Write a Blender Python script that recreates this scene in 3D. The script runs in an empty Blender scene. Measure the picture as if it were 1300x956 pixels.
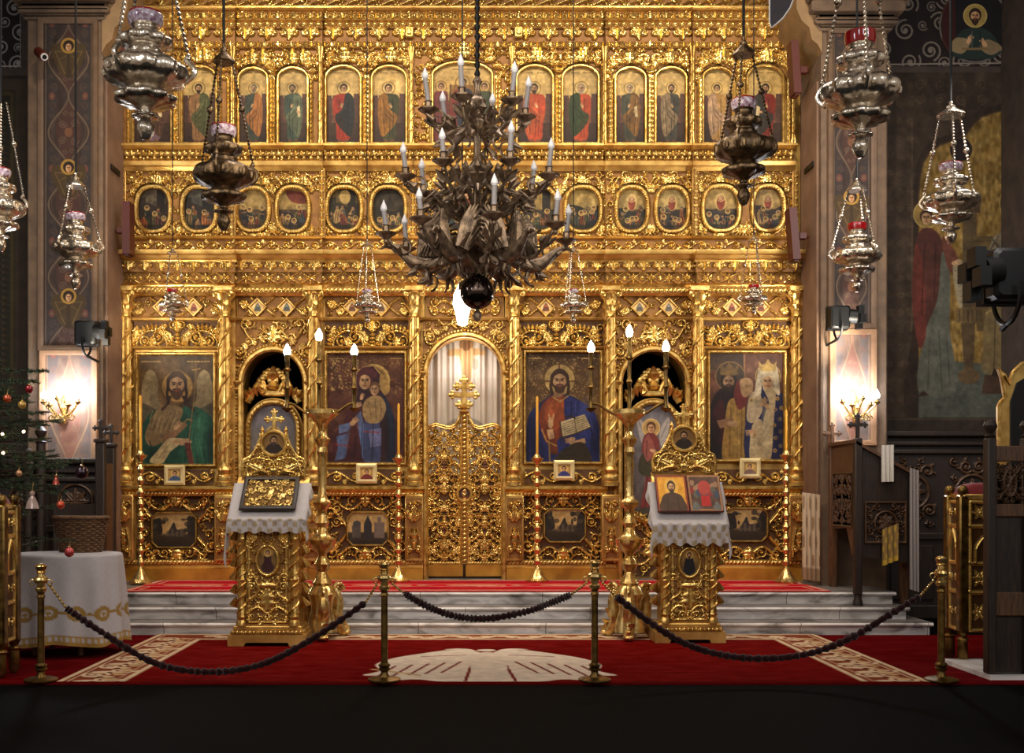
import bpy, math, random
import numpy as np
random.seed(11)
rng = np.random.default_rng(11)
scene = bpy.context.scene
COLL = scene.collection
PI = math.pi

# ------------------------------------------------------------------ camera geometry (image taken to be 1300 x 956)
FPX, CX, CY, CH = 1400.0, 591.0, 625.0, 1.52
def PX(px, Y): return (px - CX) * Y / FPX
def PZ(py, Y): return CH + (CY - py) * Y / FPX
def S(Y): return Y / FPX          # metres per picture pixel at depth Y

cam_d = bpy.data.cameras.new('camera')
cam = bpy.data.objects.new('camera', cam_d); COLL.objects.link(cam)
cam.location = (0, 0, CH); cam.rotation_euler = (PI/2, 0, 0)
cam_d.sensor_width = 36.0; cam_d.lens = 36.0*FPX/1300.0
cam_d.shift_x = (650-CX)/1300.0; cam_d.shift_y = (CY-478)/1300.0
cam_d.clip_end = 100
scene.camera = cam

# ------------------------------------------------------------------ colours and materials
def lin(c):
    c = np.asarray(c, float)/255.0
    return np.where(c <= 0.04045, c/12.92, ((c+0.055)/1.055)**2.4)
def L4(c): return (*[float(x) for x in lin(c)], 1.0)

def mat(name, color=(128,128,128), rough=0.5, metal=0.0, var=0.0, scale=8.0, bump=0.0, bscale=40.0, attr=False,
        emit=None, estr=0.0, color2=None, trans=0.0, sheen=0.0, spec=0.5, coat=0.0, stretch=None, alpha=1.0):
    m = bpy.data.materials.new(name); m.use_nodes = True
    nt = m.node_tree; b = nt.nodes['Principled BSDF']; ln = nt.links.new
    b.inputs['Roughness'].default_value = rough; b.inputs['Metallic'].default_value = metal
    b.inputs['Base Color'].default_value = L4(color)
    b.inputs['Specular IOR Level'].default_value = spec
    if trans: b.inputs['Transmission Weight'].default_value = trans
    if sheen: b.inputs['Sheen Weight'].default_value = sheen; b.inputs['Sheen Roughness'].default_value = .4
    if coat: b.inputs['Coat Weight'].default_value = coat
    if emit is not None:
        b.inputs['Emission Color'].default_value = L4(emit); b.inputs['Emission Strength'].default_value = estr
    tc = nt.nodes.new('ShaderNodeTexCoord'); vec = tc.outputs['Object']
    if stretch:
        mp = nt.nodes.new('ShaderNodeMapping'); mp.inputs['Scale'].default_value = stretch
        ln(vec, mp.inputs['Vector']); vec = mp.outputs['Vector']
    src = None
    if attr:
        at = nt.nodes.new('ShaderNodeAttribute'); at.attribute_name = 'Col'; src = at.outputs['Color']
    if var > 0 or color2 is not None:
        n = nt.nodes.new('ShaderNodeTexNoise'); n.inputs['Scale'].default_value = scale; n.inputs['Detail'].default_value = 5
        ln(vec, n.inputs['Vector'])
        r = nt.nodes.new('ShaderNodeValToRGB'); ln(n.outputs['Fac'], r.inputs['Fac'])
        r.color_ramp.elements[0].position = .32; r.color_ramp.elements[1].position = .68
        if attr:
            r.color_ramp.elements[0].color = (1-var, 1-var, 1-var, 1); r.color_ramp.elements[1].color = (1, 1, 1, 1)
            mx = nt.nodes.new('ShaderNodeMix'); mx.data_type = 'RGBA'; mx.blend_type = 'MULTIPLY'; mx.inputs[0].default_value = 1
            ln(src, mx.inputs[6]); ln(r.outputs['Color'], mx.inputs[7]); src = mx.outputs[2]
        else:
            c1 = lin(color); c2 = lin(color2) if color2 is not None else c1*(1-var)
            r.color_ramp.elements[0].color = (*c2, 1); r.color_ramp.elements[1].color = (*c1, 1); src = r.outputs['Color']
    if src is not None: ln(src, b.inputs['Base Color'])
    if bump > 0:
        n2 = nt.nodes.new('ShaderNodeTexNoise'); n2.inputs['Scale'].default_value = bscale; n2.inputs['Detail'].default_value = 3
        ln(vec, n2.inputs['Vector'])
        bp = nt.nodes.new('ShaderNodeBump'); bp.inputs['Strength'].default_value = bump; bp.inputs['Distance'].default_value = .01
        ln(n2.outputs['Fac'], bp.inputs['Height']); ln(bp.outputs['Normal'], b.inputs['Normal'])
    return m

M = {}
M['gold'] = mat('gilded_wood', (240,200,116), .28, .82, color2=(170,124,54), scale=14, bump=.25, bscale=60)
M['gold_flat'] = mat('gilded_plain', (232,190,108), .36, .70, color2=(168,122,56), scale=5, bump=.12, bscale=30)
# carved gilding: worn ochre ground in the low parts, leaf gold on the raised carving
def relief_mat(name, low, high, rl, rh, ml, mh):
    m = bpy.data.materials.new(name); m.use_nodes = True
    nt = m.node_tree; b = nt.nodes['Principled BSDF']; ln = nt.links.new
    at = nt.nodes.new('ShaderNodeAttribute'); at.attribute_name = 'Col'
    mx = nt.nodes.new('ShaderNodeMix'); mx.data_type = 'RGBA'
    mx.inputs[6].default_value = L4(low); mx.inputs[7].default_value = L4(high)
    ln(at.outputs['Fac'], mx.inputs[0])
    tc = nt.nodes.new('ShaderNodeTexCoord'); n = nt.nodes.new('ShaderNodeTexNoise'); n.inputs['Scale'].default_value = 11; n.inputs['Detail'].default_value = 4
    ln(tc.outputs['Object'], n.inputs['Vector'])
    r = nt.nodes.new('ShaderNodeValToRGB'); ln(n.outputs['Fac'], r.inputs['Fac'])
    r.color_ramp.elements[0].position = .3; r.color_ramp.elements[0].color = (.62,.55,.45,1); r.color_ramp.elements[1].position = .65; r.color_ramp.elements[1].color = (1,1,1,1)
    mm = nt.nodes.new('ShaderNodeMix'); mm.data_type = 'RGBA'; mm.blend_type = 'MULTIPLY'; mm.inputs[0].default_value = 1
    ln(mx.outputs[2], mm.inputs[6]); ln(r.outputs['Color'], mm.inputs[7]); ln(mm.outputs[2], b.inputs['Base Color'])
    for nm, a0, a1 in (('Roughness', rl, rh), ('Metallic', ml, mh)):
        k = nt.nodes.new('ShaderNodeMapRange'); k.inputs['To Min'].default_value = a0; k.inputs['To Max'].default_value = a1
        ln(at.outputs['Fac'], k.inputs['Value']); ln(k.outputs['Result'], b.inputs[nm])
    return m
M['carved'] = relief_mat('carved_gilding', (150,104,46), (246,210,126), .55, .24, .25, .86)
M['carved_dark'] = relief_mat('carved_gilding_on_dark_ground', (92,58,24), (244,206,120), .6, .25, .2, .86)
M['carved_wood'] = relief_mat('carved_dark_wood', (40,26,18), (84,58,38), .6, .42, 0, 0)
M['silver_riza'] = relief_mat('embossed_silver_gilt', (96,70,34), (214,180,110), .45, .3, .8, .9)
M['paint'] = mat('painted_panel', rough=.5, attr=True, var=.25, scale=18, spec=.22)
M['fresco'] = mat('painted_plaster', rough=.75, attr=True, var=.25, scale=7, bump=.15, bscale=25, spec=.25)
M['carpet'] = mat('wool_carpet', rough=.95, attr=True, var=.22, scale=9, bump=.5, bscale=160, spec=.02)
M['cloth'] = mat('white_brocade', rough=.8, attr=True, var=.08, scale=30, bump=.2, bscale=120, spec=.2, sheen=.2)
M['marble'] = None
M['silver'] = mat('tarnished_silver', (240,230,214), .24, .92, color2=(168,150,128), scale=22, bump=.25, bscale=45)
M['bronze'] = mat('dark_brown_metal', (136,112,84), .34, .88, color2=(64,50,38), scale=16, bump=.5, bscale=50)  # metal of two lamps, darker and browner than the silver ones
M['chand'] = mat('blackened_bronze', (156,134,112), .36, .7, color2=(78,64,54), scale=18, bump=.4, bscale=55)
M['brass'] = mat('polished_brass', (236,206,136), .26, .85, color2=(170,130,66), scale=15, bump=.15, bscale=30)
M['brass_dark'] = mat('dull_brass', (150,118,62), .35, .9, color2=(70,52,26), scale=12, bump=.2, bscale=40)
M['black'] = mat('black_plastic', (9,9,10), .5, 0, var=.2, spec=.3)
M['lens'] = mat('spotlight_glass', (60,70,80), .1, .3)
M['redglass'] = mat('red_glass', (150,16,24), .12, 0, var=.3, scale=20, coat=.6, emit=(200,20,20), estr=.04)
M['enamel'] = mat('white_purple_enamel', (235,222,236), .2, 0, color2=(110,24,60), scale=34, coat=.6)
M['candle'] = mat('electric_candle_sleeve', (150,146,150), .5, 0, var=.15)
M['bulb_off'] = mat('frosted_bulb', (225,225,232), .3, 0, var=.05, spec=.6)
M['bulb_on'] = mat('lit_bulb', (255,250,240), .4, 0, emit=(255,248,236), estr=30)
M['wick'] = mat('small_wick_light', (255,235,220), .4, 0, emit=(255,215,190), estr=1.2)
M['bulb_cool'] = mat('lit_sconce_bulb', (255,255,255), .4, 0, emit=(236,242,255), estr=45)
M['flame'] = mat('candle_flame', (255,250,230), .5, 0, emit=(255,232,190), estr=30)
M['wax'] = mat('yellow_beeswax', (214,150,36), .5, 0, var=.12, spec=.4)
M['glow'] = mat('glowing_glass_shade', (255,255,255), .4, 0, emit=(255,250,240), estr=14)
M['velvet'] = mat('dark_red_velvet', (44,12,12), .95, 0, var=.5, scale=60, bump=1, bscale=120, sheen=.3, spec=.1)
M['red_velvet'] = mat('crimson_velvet', (120,18,22), .9, 0, var=.3, scale=30, bump=.5, bscale=90, sheen=.3)
M['wood'] = mat('brown_oak', (104,70,42), .5, 0, color2=(66,42,26), scale=5, bump=.2, bscale=20, stretch=(14,14,1.5))
M['wood_dark'] = mat('dark_walnut', (52,36,26), .5, 0, color2=(26,18,14), scale=5, bump=.2, bscale=20, stretch=(14,14,1.5))
M['red_wood'] = mat('red_brown_wood', (86,30,18), .5, 0, var=.3, scale=8, stretch=(10,10,2))
M['stone'] = mat('grey_brown_stone', (118,94,72), .75, 0, color2=(92,74,60), scale=6, bump=.4, bscale=35)
M['stone_dark'] = mat('dark_painted_stone', (72,58,48), .75, 0, color2=(52,42,36), scale=6, bump=.3, bscale=30)
M['plinth'] = mat('gilt_plinth_board', (206,148,56), .4, .4, color2=(160,104,32), scale=4)
M['void'] = mat('unlit_sanctuary', (26,22,20), .9, 0, var=.3)
M['pine'] = mat('fir_needles', (58,88,52), .6, 0, color2=(30,54,36), scale=6)
M['bark'] = mat('fir_bark', (60,42,28), .85, 0, var=.4, scale=20, bump=.5)
M['wicker'] = mat('wicker', (120,84,50), .6, 0, color2=(70,44,24), scale=40, bump=.4, bscale=90)
M['white_satin'] = mat('pale_satin', rough=.5, attr=True, var=.06, scale=6, spec=.35, sheen=.15)
M['lace'] = mat('white_lace', (225,216,204), .85, 0, color2=(176,160,140), scale=70, bump=.8, bscale=110)
M['white'] = mat('white_linen', (218,212,208), .8, 0, var=.1, scale=20, bump=.2, bscale=120)

# ------------------------------------------------------------------ objects, things, parts
WORLD = {}
def tag(o, label=None, cat=None, group=None, kind=None):
    if label: o['label'] = label
    if cat: o['category'] = cat
    if group: o['group'] = group
    if kind: o['kind'] = kind
    return o
def thing(name, label, cat, loc=(0,0,0), group=None):
    o = bpy.data.objects.new(name, None); COLL.objects.link(o); o.location = loc
    o.empty_display_size = .1
    WORLD[o.name] = np.array(loc, float)
    return tag(o, label, cat, group)

class MB:
    def __init__(s): s.v = []; s.f = []; s.c = []; s.n = 0
    def add(s, V, faces, col=None):
        V = np.asarray(V, float).reshape(-1, 3)
        for a in faces:
            a = np.asarray(a, np.int64)
            if a.size: s.f.append((a if a.ndim == 2 else a.reshape(1, -1)) + s.n)
        s.v.append(V); s.n += len(V)
        if col is not None: s.c.append(np.asarray(col, float).reshape(-1, 3))
        return s
    def box(s, x0, x1, y0, y1, z0, z1, bev=0.0):
        if bev <= 0:
            V = [(x, y, z) for x in (x0, x1) for y in (y0, y1) for z in (z0, z1)]
            return s.add(V, [[(0,1,3,2),(4,6,7,5),(0,4,5,1),(2,3,7,6),(0,2,6,4),(1,5,7,3)]])
        b = bev
        P = [(x0+b,z0),(x1-b,z0),(x1,z0+b),(x1,z1-b),(x1-b,z1),(x0+b,z1),(x0,z1-b),(x0,z0+b)]
        c = ((x0+x1)/2, (z0+z1)/2)
        ring = lambda y, k: [(x + (b*k*(1 if x < c[0] else -1)), y, z + (b*k*(1 if z < c[1] else -1))) for x, z in P]
        V = ring(y0, 1) + ring(y0+b, 0) + ring(y1, 0)
        F = [np.array([(r*8+i, r*8+(i+1) % 8, (r+1)*8+(i+1) % 8, (r+1)*8+i) for r in range(2) for i in range(8)]), np.arange(8)[::-1], np.arange(16, 24)]
        return s.add(V, F)
    def prism(s, poly, a0, a1, axis='y'):
        n = len(poly); P = np.asarray(poly, float)
        def put(a):
            o = np.full(n, a)
            return np.stack({'y': (P[:,0], o, P[:,1]), 'x': (o, P[:,0], P[:,1]), 'z': (P[:,0], P[:,1], o)}[axis], 1)
        V = np.concatenate([put(a0), put(a1)]); i = np.arange(n); j = (i+1) % n
        return s.add(V, [np.stack([i, j, j+n, i+n], 1), i[::-1], i+n])
    def lathe(s, prof, n=24, c=(0,0,0), lobes=0, amp=0.0, squash=(1,1), rot=0.0):
        P = np.asarray(prof, float); k = len(P); t = np.linspace(0, 2*PI, n, endpoint=False) + rot
        am = np.broadcast_to(np.asarray(amp, float), (k,)) if lobes else np.zeros(k)
        R = P[:,0][:,None]*(1 + am[:,None]*np.cos(lobes*(t-rot))[None,:])
        V = np.stack([c[0]+R*np.cos(t)*squash[0], c[1]+R*np.sin(t)*squash[1], c[2]+np.repeat(P[:,1][:,None], n, 1)], 2).reshape(-1, 3)
        i = np.arange(n); j = (i+1) % n; F = []
        for r in range(k-1): F.append(np.stack([r*n+i, r*n+j, (r+1)*n+j, (r+1)*n+i], 1))
        F = [np.concatenate(F)] if F else []
        if P[0,0] > 1e-4: F.append(i[::-1])
        if P[-1,0] > 1e-4: F.append((k-1)*n+i)
        return s.add(V, F)
    def sphere(s, c, r, n=12, m=8):
        r = (r, r, r) if np.isscalar(r) else r
        a = np.linspace(-PI/2, PI/2, m+1); prof = np.stack([np.maximum(np.cos(a), 1e-3), np.sin(a)], 1)
        t = np.linspace(0, 2*PI, n, endpoint=False)
        V = np.stack([c[0]+r[0]*prof[:,0][:,None]*np.cos(t), c[1]+r[1]*prof[:,0][:,None]*np.sin(t), c[2]+r[2]*np.repeat(prof[:,1][:,None], n, 1)], 2).reshape(-1, 3)
        i = np.arange(n); j = (i+1) % n
        return s.add(V, [np.concatenate([np.stack([q*n+i, q*n+j, (q+1)*n+j, (q+1)*n+i], 1) for q in range(m)])])
    def tube(s, pts, r, n=8, closed=False, caps=True, flat=None):
        P = np.asarray(pts, float); k = len(P)
        R = np.broadcast_to(np.asarray(r, float), (k,))
        T = np.gradient(P, axis=0) if not closed else np.roll(P, -1, 0) - np.roll(P, 1, 0)
        T /= np.maximum(np.linalg.norm(T, axis=1), 1e-9)[:,None]
        up = np.array([0.,0.,1.]) if abs(T[0,2]) < .9 else np.array([0.,1.,0.])
        N = np.zeros_like(P); v = np.cross(T[0], up); v /= np.linalg.norm(v); N[0] = v
        for q in range(1, k):
            v = N[q-1] - T[q]*np.dot(N[q-1], T[q]); N[q] = v/max(np.linalg.norm(v), 1e-9)
        B = np.cross(T, N); t = np.linspace(0, 2*PI, n, endpoint=False)
        fa = 1.0 if flat is None else flat
        V = (P[:,None,:] + R[:,None,None]*(np.cos(t)[None,:,None]*N[:,None,:] + fa*np.sin(t)[None,:,None]*B[:,None,:])).reshape(-1, 3)
        i = np.arange(n); j = (i+1) % n; q = np.arange(k if closed else k-1); q2 = (q+1) % k
        F = [np.stack([(q[:,None]*n+i).ravel(), (q[:,None]*n+j).ravel(), (q2[:,None]*n+j).ravel(), (q2[:,None]*n+i).ravel()], 1)]
        if caps and not closed: F += [i[::-1], (k-1)*n+i]
        return s.add(V, F)
    def sweep(s, path, prof, closed=False, plane_y=0.0):
        """profile (offset along the path normal in the XZ plane, depth y) swept along an XZ path"""
        P = np.asarray(path, float); k = len(P)
        if closed: d0 = P - np.roll(P, 1, 0); d1 = np.roll(P, -1, 0) - P
        else:
            d = np.diff(P, axis=0); d0 = np.vstack([d[:1], d]); d1 = np.vstack([d, d[-1:]])
        u0 = d0/np.maximum(np.linalg.norm(d0, axis=1), 1e-9)[:,None]; u1 = d1/np.maximum(np.linalg.norm(d1, axis=1), 1e-9)[:,None]
        n0 = np.stack([-u0[:,1], u0[:,0]], 1); n1 = np.stack([-u1[:,1], u1[:,0]], 1)
        nn = n0+n1; ll = np.linalg.norm(nn, axis=1); nn = nn/np.maximum(ll, 1e-6)[:,None]
        sc = 1/np.clip((nn*n0).sum(1), .5, 1)
        Q = np.asarray(prof, float); m = len(Q)
        V = np.empty((k, m, 3))
        V[:,:,0] = P[:,0][:,None] + nn[:,0][:,None]*sc[:,None]*Q[:,0]
        V[:,:,2] = P[:,1][:,None] + nn[:,1][:,None]*sc[:,None]*Q[:,0]
        V[:,:,1] = plane_y + Q[:,1]
        q = np.arange(k if closed else k-1); q2 = (q+1) % k; i = np.arange(m); j = (i+1) % m
        F = [np.stack([(q[:,None]*m+i).ravel(), (q[:,None]*m+j).ravel(), (q2[:,None]*m+j).ravel(), (q2[:,None]*m+i).ravel()], 1)]
        if not closed: F += [i[::-1], (k-1)*m+i]
        return s.add(V.reshape(-1, 3), F)
    def grid(s, X, Y, Z, keep=None, col=None):
        nv, nu = X.shape; V = np.stack([X, Y, Z], 2).reshape(-1, 3)
        idx = np.arange(nv*nu).reshape(nv, nu)
        F = np.stack([idx[:-1,:-1], idx[:-1,1:], idx[1:,1:], idx[1:,:-1]], 2).reshape(-1, 4)
        if keep is not None:
            kf = (keep[:-1,:-1] | keep[:-1,1:] | keep[1:,1:] | keep[1:,:-1]).ravel(); F = F[kf]
            used = np.zeros(nv*nu, bool); used[F.ravel()] = True
            mp = np.cumsum(used)-1; F = mp[F]; V = V[used]
            if col is not None: col = col.reshape(-1, 3)[used]
        return s.add(V, [F], col)
    def xf(s, fn):
        s.v = [fn(v) for v in s.v]; return s
    def build(s, name, m, parent=None, smooth=35, origin=None, label=None):
        V = np.concatenate(s.v); 
        if parent is not None: org = WORLD[parent.name]
        elif origin is not None: org = np.array(origin, float)
        else:
            lo, hi = V.min(0), V.max(0); org = np.array([(lo[0]+hi[0])/2, (lo[1]+hi[1])/2, lo[2]])
        me = bpy.data.meshes.new(name)
        tot = np.concatenate([np.full(len(f), f.shape[1]) for f in s.f]); loops = np.concatenate([f.ravel() for f in s.f])
        me.vertices.add(len(V)); me.vertices.foreach_set('co', (V-org).astype(np.float32).ravel())
        me.loops.add(len(loops)); me.loops.foreach_set('vertex_index', loops.astype(np.int32))
        me.polygons.add(len(tot)); me.polygons.foreach_set('loop_start', (np.cumsum(tot)-tot).astype(np.int32))
        me.update(calc_edges=True)
        if smooth is not None:
            me.shade_smooth()
            if smooth < 180: me.set_sharp_from_angle(angle=math.radians(smooth))
        if s.c:
            a = me.color_attributes.new('Col', 'FLOAT_COLOR', 'POINT')
            C = np.ones((len(V), 4)); C[:,:3] = np.concatenate(s.c); a.data.foreach_set('color', C.astype(np.float32).ravel())
        me.materials.append(M[m] if isinstance(m, str) else m)
        me.validate(clean_customdata=False)
        o = bpy.data.objects.new(name, me); COLL.objects.link(o)
        if parent is not None: o.parent = parent
        else: o.location = org
        WORLD[o.name] = org
        if label: o['label'] = label
        return o

def copy_tree(o, parent=None):
    c = o.copy(); COLL.objects.link(c); c.parent = parent
    for ch in list(o.children): copy_tree(ch, c)
    return c

# ------------------------------------------------------------------ carved relief as height fields
class Field:
    relief = 1.45
    def __init__(s, w, h, res=.008):
        s.w, s.h = w, h; s.nu = max(3, int(round(w/res))+1); s.nv = max(3, int(round(h/res))+1)
        s.u = np.linspace(0, w, s.nu); s.v = np.linspace(0, h, s.nv); s.H = np.zeros((s.nv, s.nu))
    def _b(s, u0, u1, v0, v1):
        a = np.searchsorted(s.u, u0); b = np.searchsorted(s.u, u1, 'right'); c = np.searchsorted(s.v, v0); d = np.searchsorted(s.v, v1, 'right')
        return slice(c, d), slice(a, b)
    def stroke(s, pts, r, h):
        P = np.asarray(pts, float)
        seg = np.linalg.norm(np.diff(P, axis=0), axis=1); L = np.concatenate([[0], np.cumsum(seg)])
        R = np.broadcast_to(np.asarray(r, float), (len(P),))
        n = max(2, int(L[-1]/(R.min()*.5+1e-4))+1); t = np.linspace(0, L[-1], n)
        pu = np.interp(t, L, P[:,0]); pv = np.interp(t, L, P[:,1]); pr = np.interp(t, L, R)
        for a in range(0, n, 14):
            u, v, q = pu[a:a+15], pv[a:a+15], pr[a:a+15]; mr = q.max()
            sl = s._b(u.min()-mr, u.max()+mr, v.min()-mr, v.max()+mr)
            if sl[0].stop <= sl[0].start or sl[1].stop <= sl[1].start: continue
            D = (((s.u[sl[1]][None,:,None]-u)**2 + (s.v[sl[0]][:,None,None]-v)**2)/q**2).min(2)
            s.H[sl] = np.maximum(s.H[sl], h*np.sqrt(np.maximum(0, 1-D)))
        return s
    def ell(s, u, v, a, b=None, ang=0.0, h=.02, p=.5):
        b = a if b is None else b; m = max(a, b); sl = s._b(u-m, u+m, v-m, v+m)
        if sl[0].stop <= sl[0].start or sl[1].stop <= sl[1].start: return s
        U = s.u[sl[1]][None,:]-u; V = s.v[sl[0]][:,None]-v; c, q = math.cos(ang), math.sin(ang)
        D = ((U*c+V*q)/a)**2 + ((V*c-U*q)/b)**2
        s.H[sl] = np.maximum(s.H[sl], h*np.maximum(0, 1-D)**p)
        return s
    def leaf(s, u, v, ang, L, W, h):
        sl = s._b(u-L, u+L, v-L, v+L)
        if sl[0].stop <= sl[0].start or sl[1].stop <= sl[1].start: return s
        U = s.u[sl[1]][None,:]-u; V = s.v[sl[0]][:,None]-v; c, q = math.cos(ang), math.sin(ang)
        A = (U*c+V*q)/L; B = (V*c-U*q)/W
        wd = np.sqrt(np.maximum(0, A))*(1-A)*2.2*(1+.22*np.cos(A*22))
        k = np.where((A > 0) & (A < 1) & (wd > 1e-4), 1-(B/np.maximum(wd, 1e-4))**2, 0)
        hh = h*np.sqrt(np.maximum(0, k))*(0.65+.35*np.minimum(1, np.abs(B)*6))
        s.H[sl] = np.maximum(s.H[sl], hh)
        return s
    def spiral(s, u, v, r, turns=1.6, a0=0.0, d=1, w=.012, h=.02, tail=True):
        t = np.linspace(0, 1, int(24*turns)); a = a0 + d*2*PI*turns*t; q = r*(1-.86*t)
        s.stroke(np.stack([u+q*np.cos(a), v+q*np.sin(a)], 1), w*(1-.45*t), h)
        s.ell(u, v, w*1.25, None, 0, h*1.15)
        return s
    def cscroll(s, u, v, L, ang, d=1, w=.012, h=.02, r=None):
        """a C-scroll: an arc that rolls up into a volute at each end"""
        r = L*.3 if r is None else r
        t = np.linspace(0, 1, 30); c, q = math.cos(ang), math.sin(ang)
        A = (t-.5)*L; B = d*(np.sin(t*PI)*L*.32)
        s.stroke(np.stack([u+A*c-B*q, v+A*q+B*c], 1), w, h)
        for e in (-1, 1):
            A, B = e*L/2, -d*r
            s.spiral(u+A*c-B*q, v+A*q+B*c, r, 1.3, ang + d*PI/2, -d*e, w, h)
        return s
    def fill(s, ok, sizes=(.09,.07,.05,.035), seed=0, mirror=True, tries=160, w=.2, h=.022, leaves=3):
        """scrollwork that fills the free ground where ok(u, v) is true, mirrored about the middle"""
        R = random.Random(seed); put = []
        um = s.w/2 if mirror else s.w
        for sz in sizes:
            for _ in range(tries):
                u, v = R.uniform(0, um), R.uniform(0, s.h)
                if not ok(u, v, sz) or (mirror and u+sz*.75 > um): continue
                if u-sz*.8 < 0 or v-sz*.8 < 0 or v+sz*.8 > s.h: continue
                if any((u-a)**2+(v-b)**2 < ((sz+c)*.95)**2 for a, b, c in put): continue
                put.append((u, v, sz)); a0 = R.uniform(0, 2*PI); d = R.choice((-1, 1))
                s.spiral(u, v, sz*.88, R.choice((1.3,1.6)), a0, d, max(.008, sz*w), h)
                for q in range(leaves):
                    a = a0 + d*(.5+q*1.5) + R.uniform(-.3,.3)
                    s.leaf(u+sz*.75*math.cos(a), v+sz*.75*math.sin(a), a + d*.7, sz*.75, sz*.26, h*.9)
        if mirror: s.H = np.maximum(s.H, s.H[:,::-1])
        return s
    def mirror(s): s.H = np.maximum(s.H, s.H[:,::-1]); return s
    def smooth(s):
        H = np.pad(s.H, 1, mode='edge'); s.H = (H[1:-1,1:-1]*4+H[:-2,1:-1]+H[2:,1:-1]+H[1:-1,:-2]+H[1:-1,2:])/8; return s
    def mesh(s, mb, x0, z0, Y, keep=None, hmax=None):
        U, V = np.meshgrid(s.u, s.v); hm = hmax or max(s.H.max(), 1e-4)
        k = np.clip(s.H/hm*1.5, 0, 1); k = k*k*(3-2*k)
        return mb.grid(x0+U, Y-s.H*s.relief, z0+V, keep, np.repeat(k[:,:,None], 3, 2))

def band(kind, w, h, res=.008, hh=.02):
    """a running ornament w long and h high"""
    f = Field(w, h, res); p = h
    if kind == 'rope':
        p = h*.8; n = max(2, round(w/p)); p = w/n
        for i in range(n+1): f.ell(i*p, h/2, h*.62, p*.42, .75, hh)
    elif kind == 'bead':
        p = h*1.05; n = max(2, round(w/p)); p = w/n
        for i in range(n): f.ell((i+.5)*p, h/2, p*.46, h*.46, 0, hh)
    elif kind == 'egg':
        p = h*1.0; n = max(2, round(w/p)); p = w/n
        for i in range(n):
            f.ell((i+.5)*p, h*.55, p*.32, h*.42, 0, hh); f.ell(i*p, h*.4, p*.09, h*.4, 0, hh*.7)
    elif kind == 'leaf':
        p = h*.95; n = max(2, round(w/p)); p = w/n
        for i in range(n):
            u = (i+.5)*p
            f.leaf(u, h*.02, PI/2, h*.96, p*.42, hh); f.leaf(u-p*.1, h*.1, PI/2+.7, h*.6, p*.25, hh*.8); f.leaf(u+p*.1, h*.1, PI/2-.7, h*.6, p*.25, hh*.8)
            f.ell(i*p, h*.75, p*.12, h*.16, 0, hh*.9)
    elif kind == 'drop':          # hanging acanthus
        p = h*1.5; n = max(2, round(w/p)); p = w/n
        for i in range(n):
            u = (i+.5)*p
            f.leaf(u, h, -PI/2, h, p*.3, hh)
            for e in (-1, 1): f.spiral(u+e*p*.3, h*.62, h*.3, 1.2, PI/2, e, h*.1, hh*.85); f.leaf(u+e*p*.08, h*.9, -PI/2+e*.9, h*.7, p*.16, hh*.8)
    elif kind == 'wave':          # running S-scroll
        p = h*1.35; n = max(2, round(w/p)); p = w/n
        for i in range(-1, n+1):
            t = np.linspace(0, 1, 20); u = i*p+p*(t*1.5); v = h*(.5-.36*np.cos(t*PI))
            f.stroke(np.stack([u, v], 1), h*.1, hh)
            f.spiral((i+.95)*p, h*.5, h*.3, 1.3, -PI/2, 1, h*.09, hh)
            f.leaf(i*p+p*.3, h*.55, PI*.75, h*.5, h*.16, hh*.8)
    elif kind == 'rinceau':
        p = h*1.25; n = max(2, 2*round(w/p/2)); p = w/n
        t = np.linspace(0, w, 40*n//4+20); f.stroke(np.stack([t, h/2+h*.3*np.sin(t/p*PI)], 1), h*.07, hh*.9)
        for i in range(n):
            d = 1 if i % 2 == 0 else -1; u = (i+.5)*p
            f.spiral(u, h*.5-d*h*.02, h*.34, 1.4, d*PI/2, -d, h*.08, hh)
            f.leaf(u, h*.5, 0.4*d, h*.3, h*.14, hh)
            f.leaf(u-p*.45, h*.5+d*h*.1, d*PI*.6, h*.42, h*.16, hh*.8); f.leaf(u+p*.35, h*.5-d*h*.2, -d*PI*.35, h*.42, h*.16, hh*.8)
    elif kind == 'lattice':
        p = h*1.35; n = max(2, round(w/p)); p = w/n
        for i in range(n):
            for e in (0, 1): f.stroke([(i*p, h*(.06+e*.88)), ((i+1)*p, h*(.94-e*.88))], h*.055, hh*.8)
            u = (i+.5)*p
            for q in range(4): 
                a = q*PI/2; f.leaf(u+.1*h*math.cos(a), h*.5+.1*h*math.sin(a), a, h*.3, h*.13, hh)
            f.ell(u, h*.5, h*.1, None, 0, hh*1.2); f.ell(i*p, h*.5, h*.16, h*.2, 0, hh); f.leaf(u, h*.02, PI/2, h*.25, h*.1, hh*.8)
    elif kind == 'guilloche':
        p = h*1.4; n = max(2, round(w/p)); p = w/n; t = np.linspace(0, w, 30*n)
        for e in (1, -1): f.stroke(np.stack([t, h/2+e*h*.36*np.sin(t/p*PI)], 1), h*.1, hh*.9)
        for i in range(n): f.ell((i+.5)*p, h/2, h*.17, None, 0, hh); f.spiral((i+.5)*p, h/2, h*.22, 1, 0, 1, h*.06, hh*.7)
    return f

def arch_path(x0, x1, zb, zs, zt, n=24):
    """up the left side, over the arch, down the right side"""
    xc, a, b = (x0+x1)/2, (x1-x0)/2, zt-zs
    t = np.linspace(PI, 0, n)
    return [(x0, zb)] + [(xc+a*math.cos(q), zs+b*math.sin(q)) for q in t] + [(x1, zb)]

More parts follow.
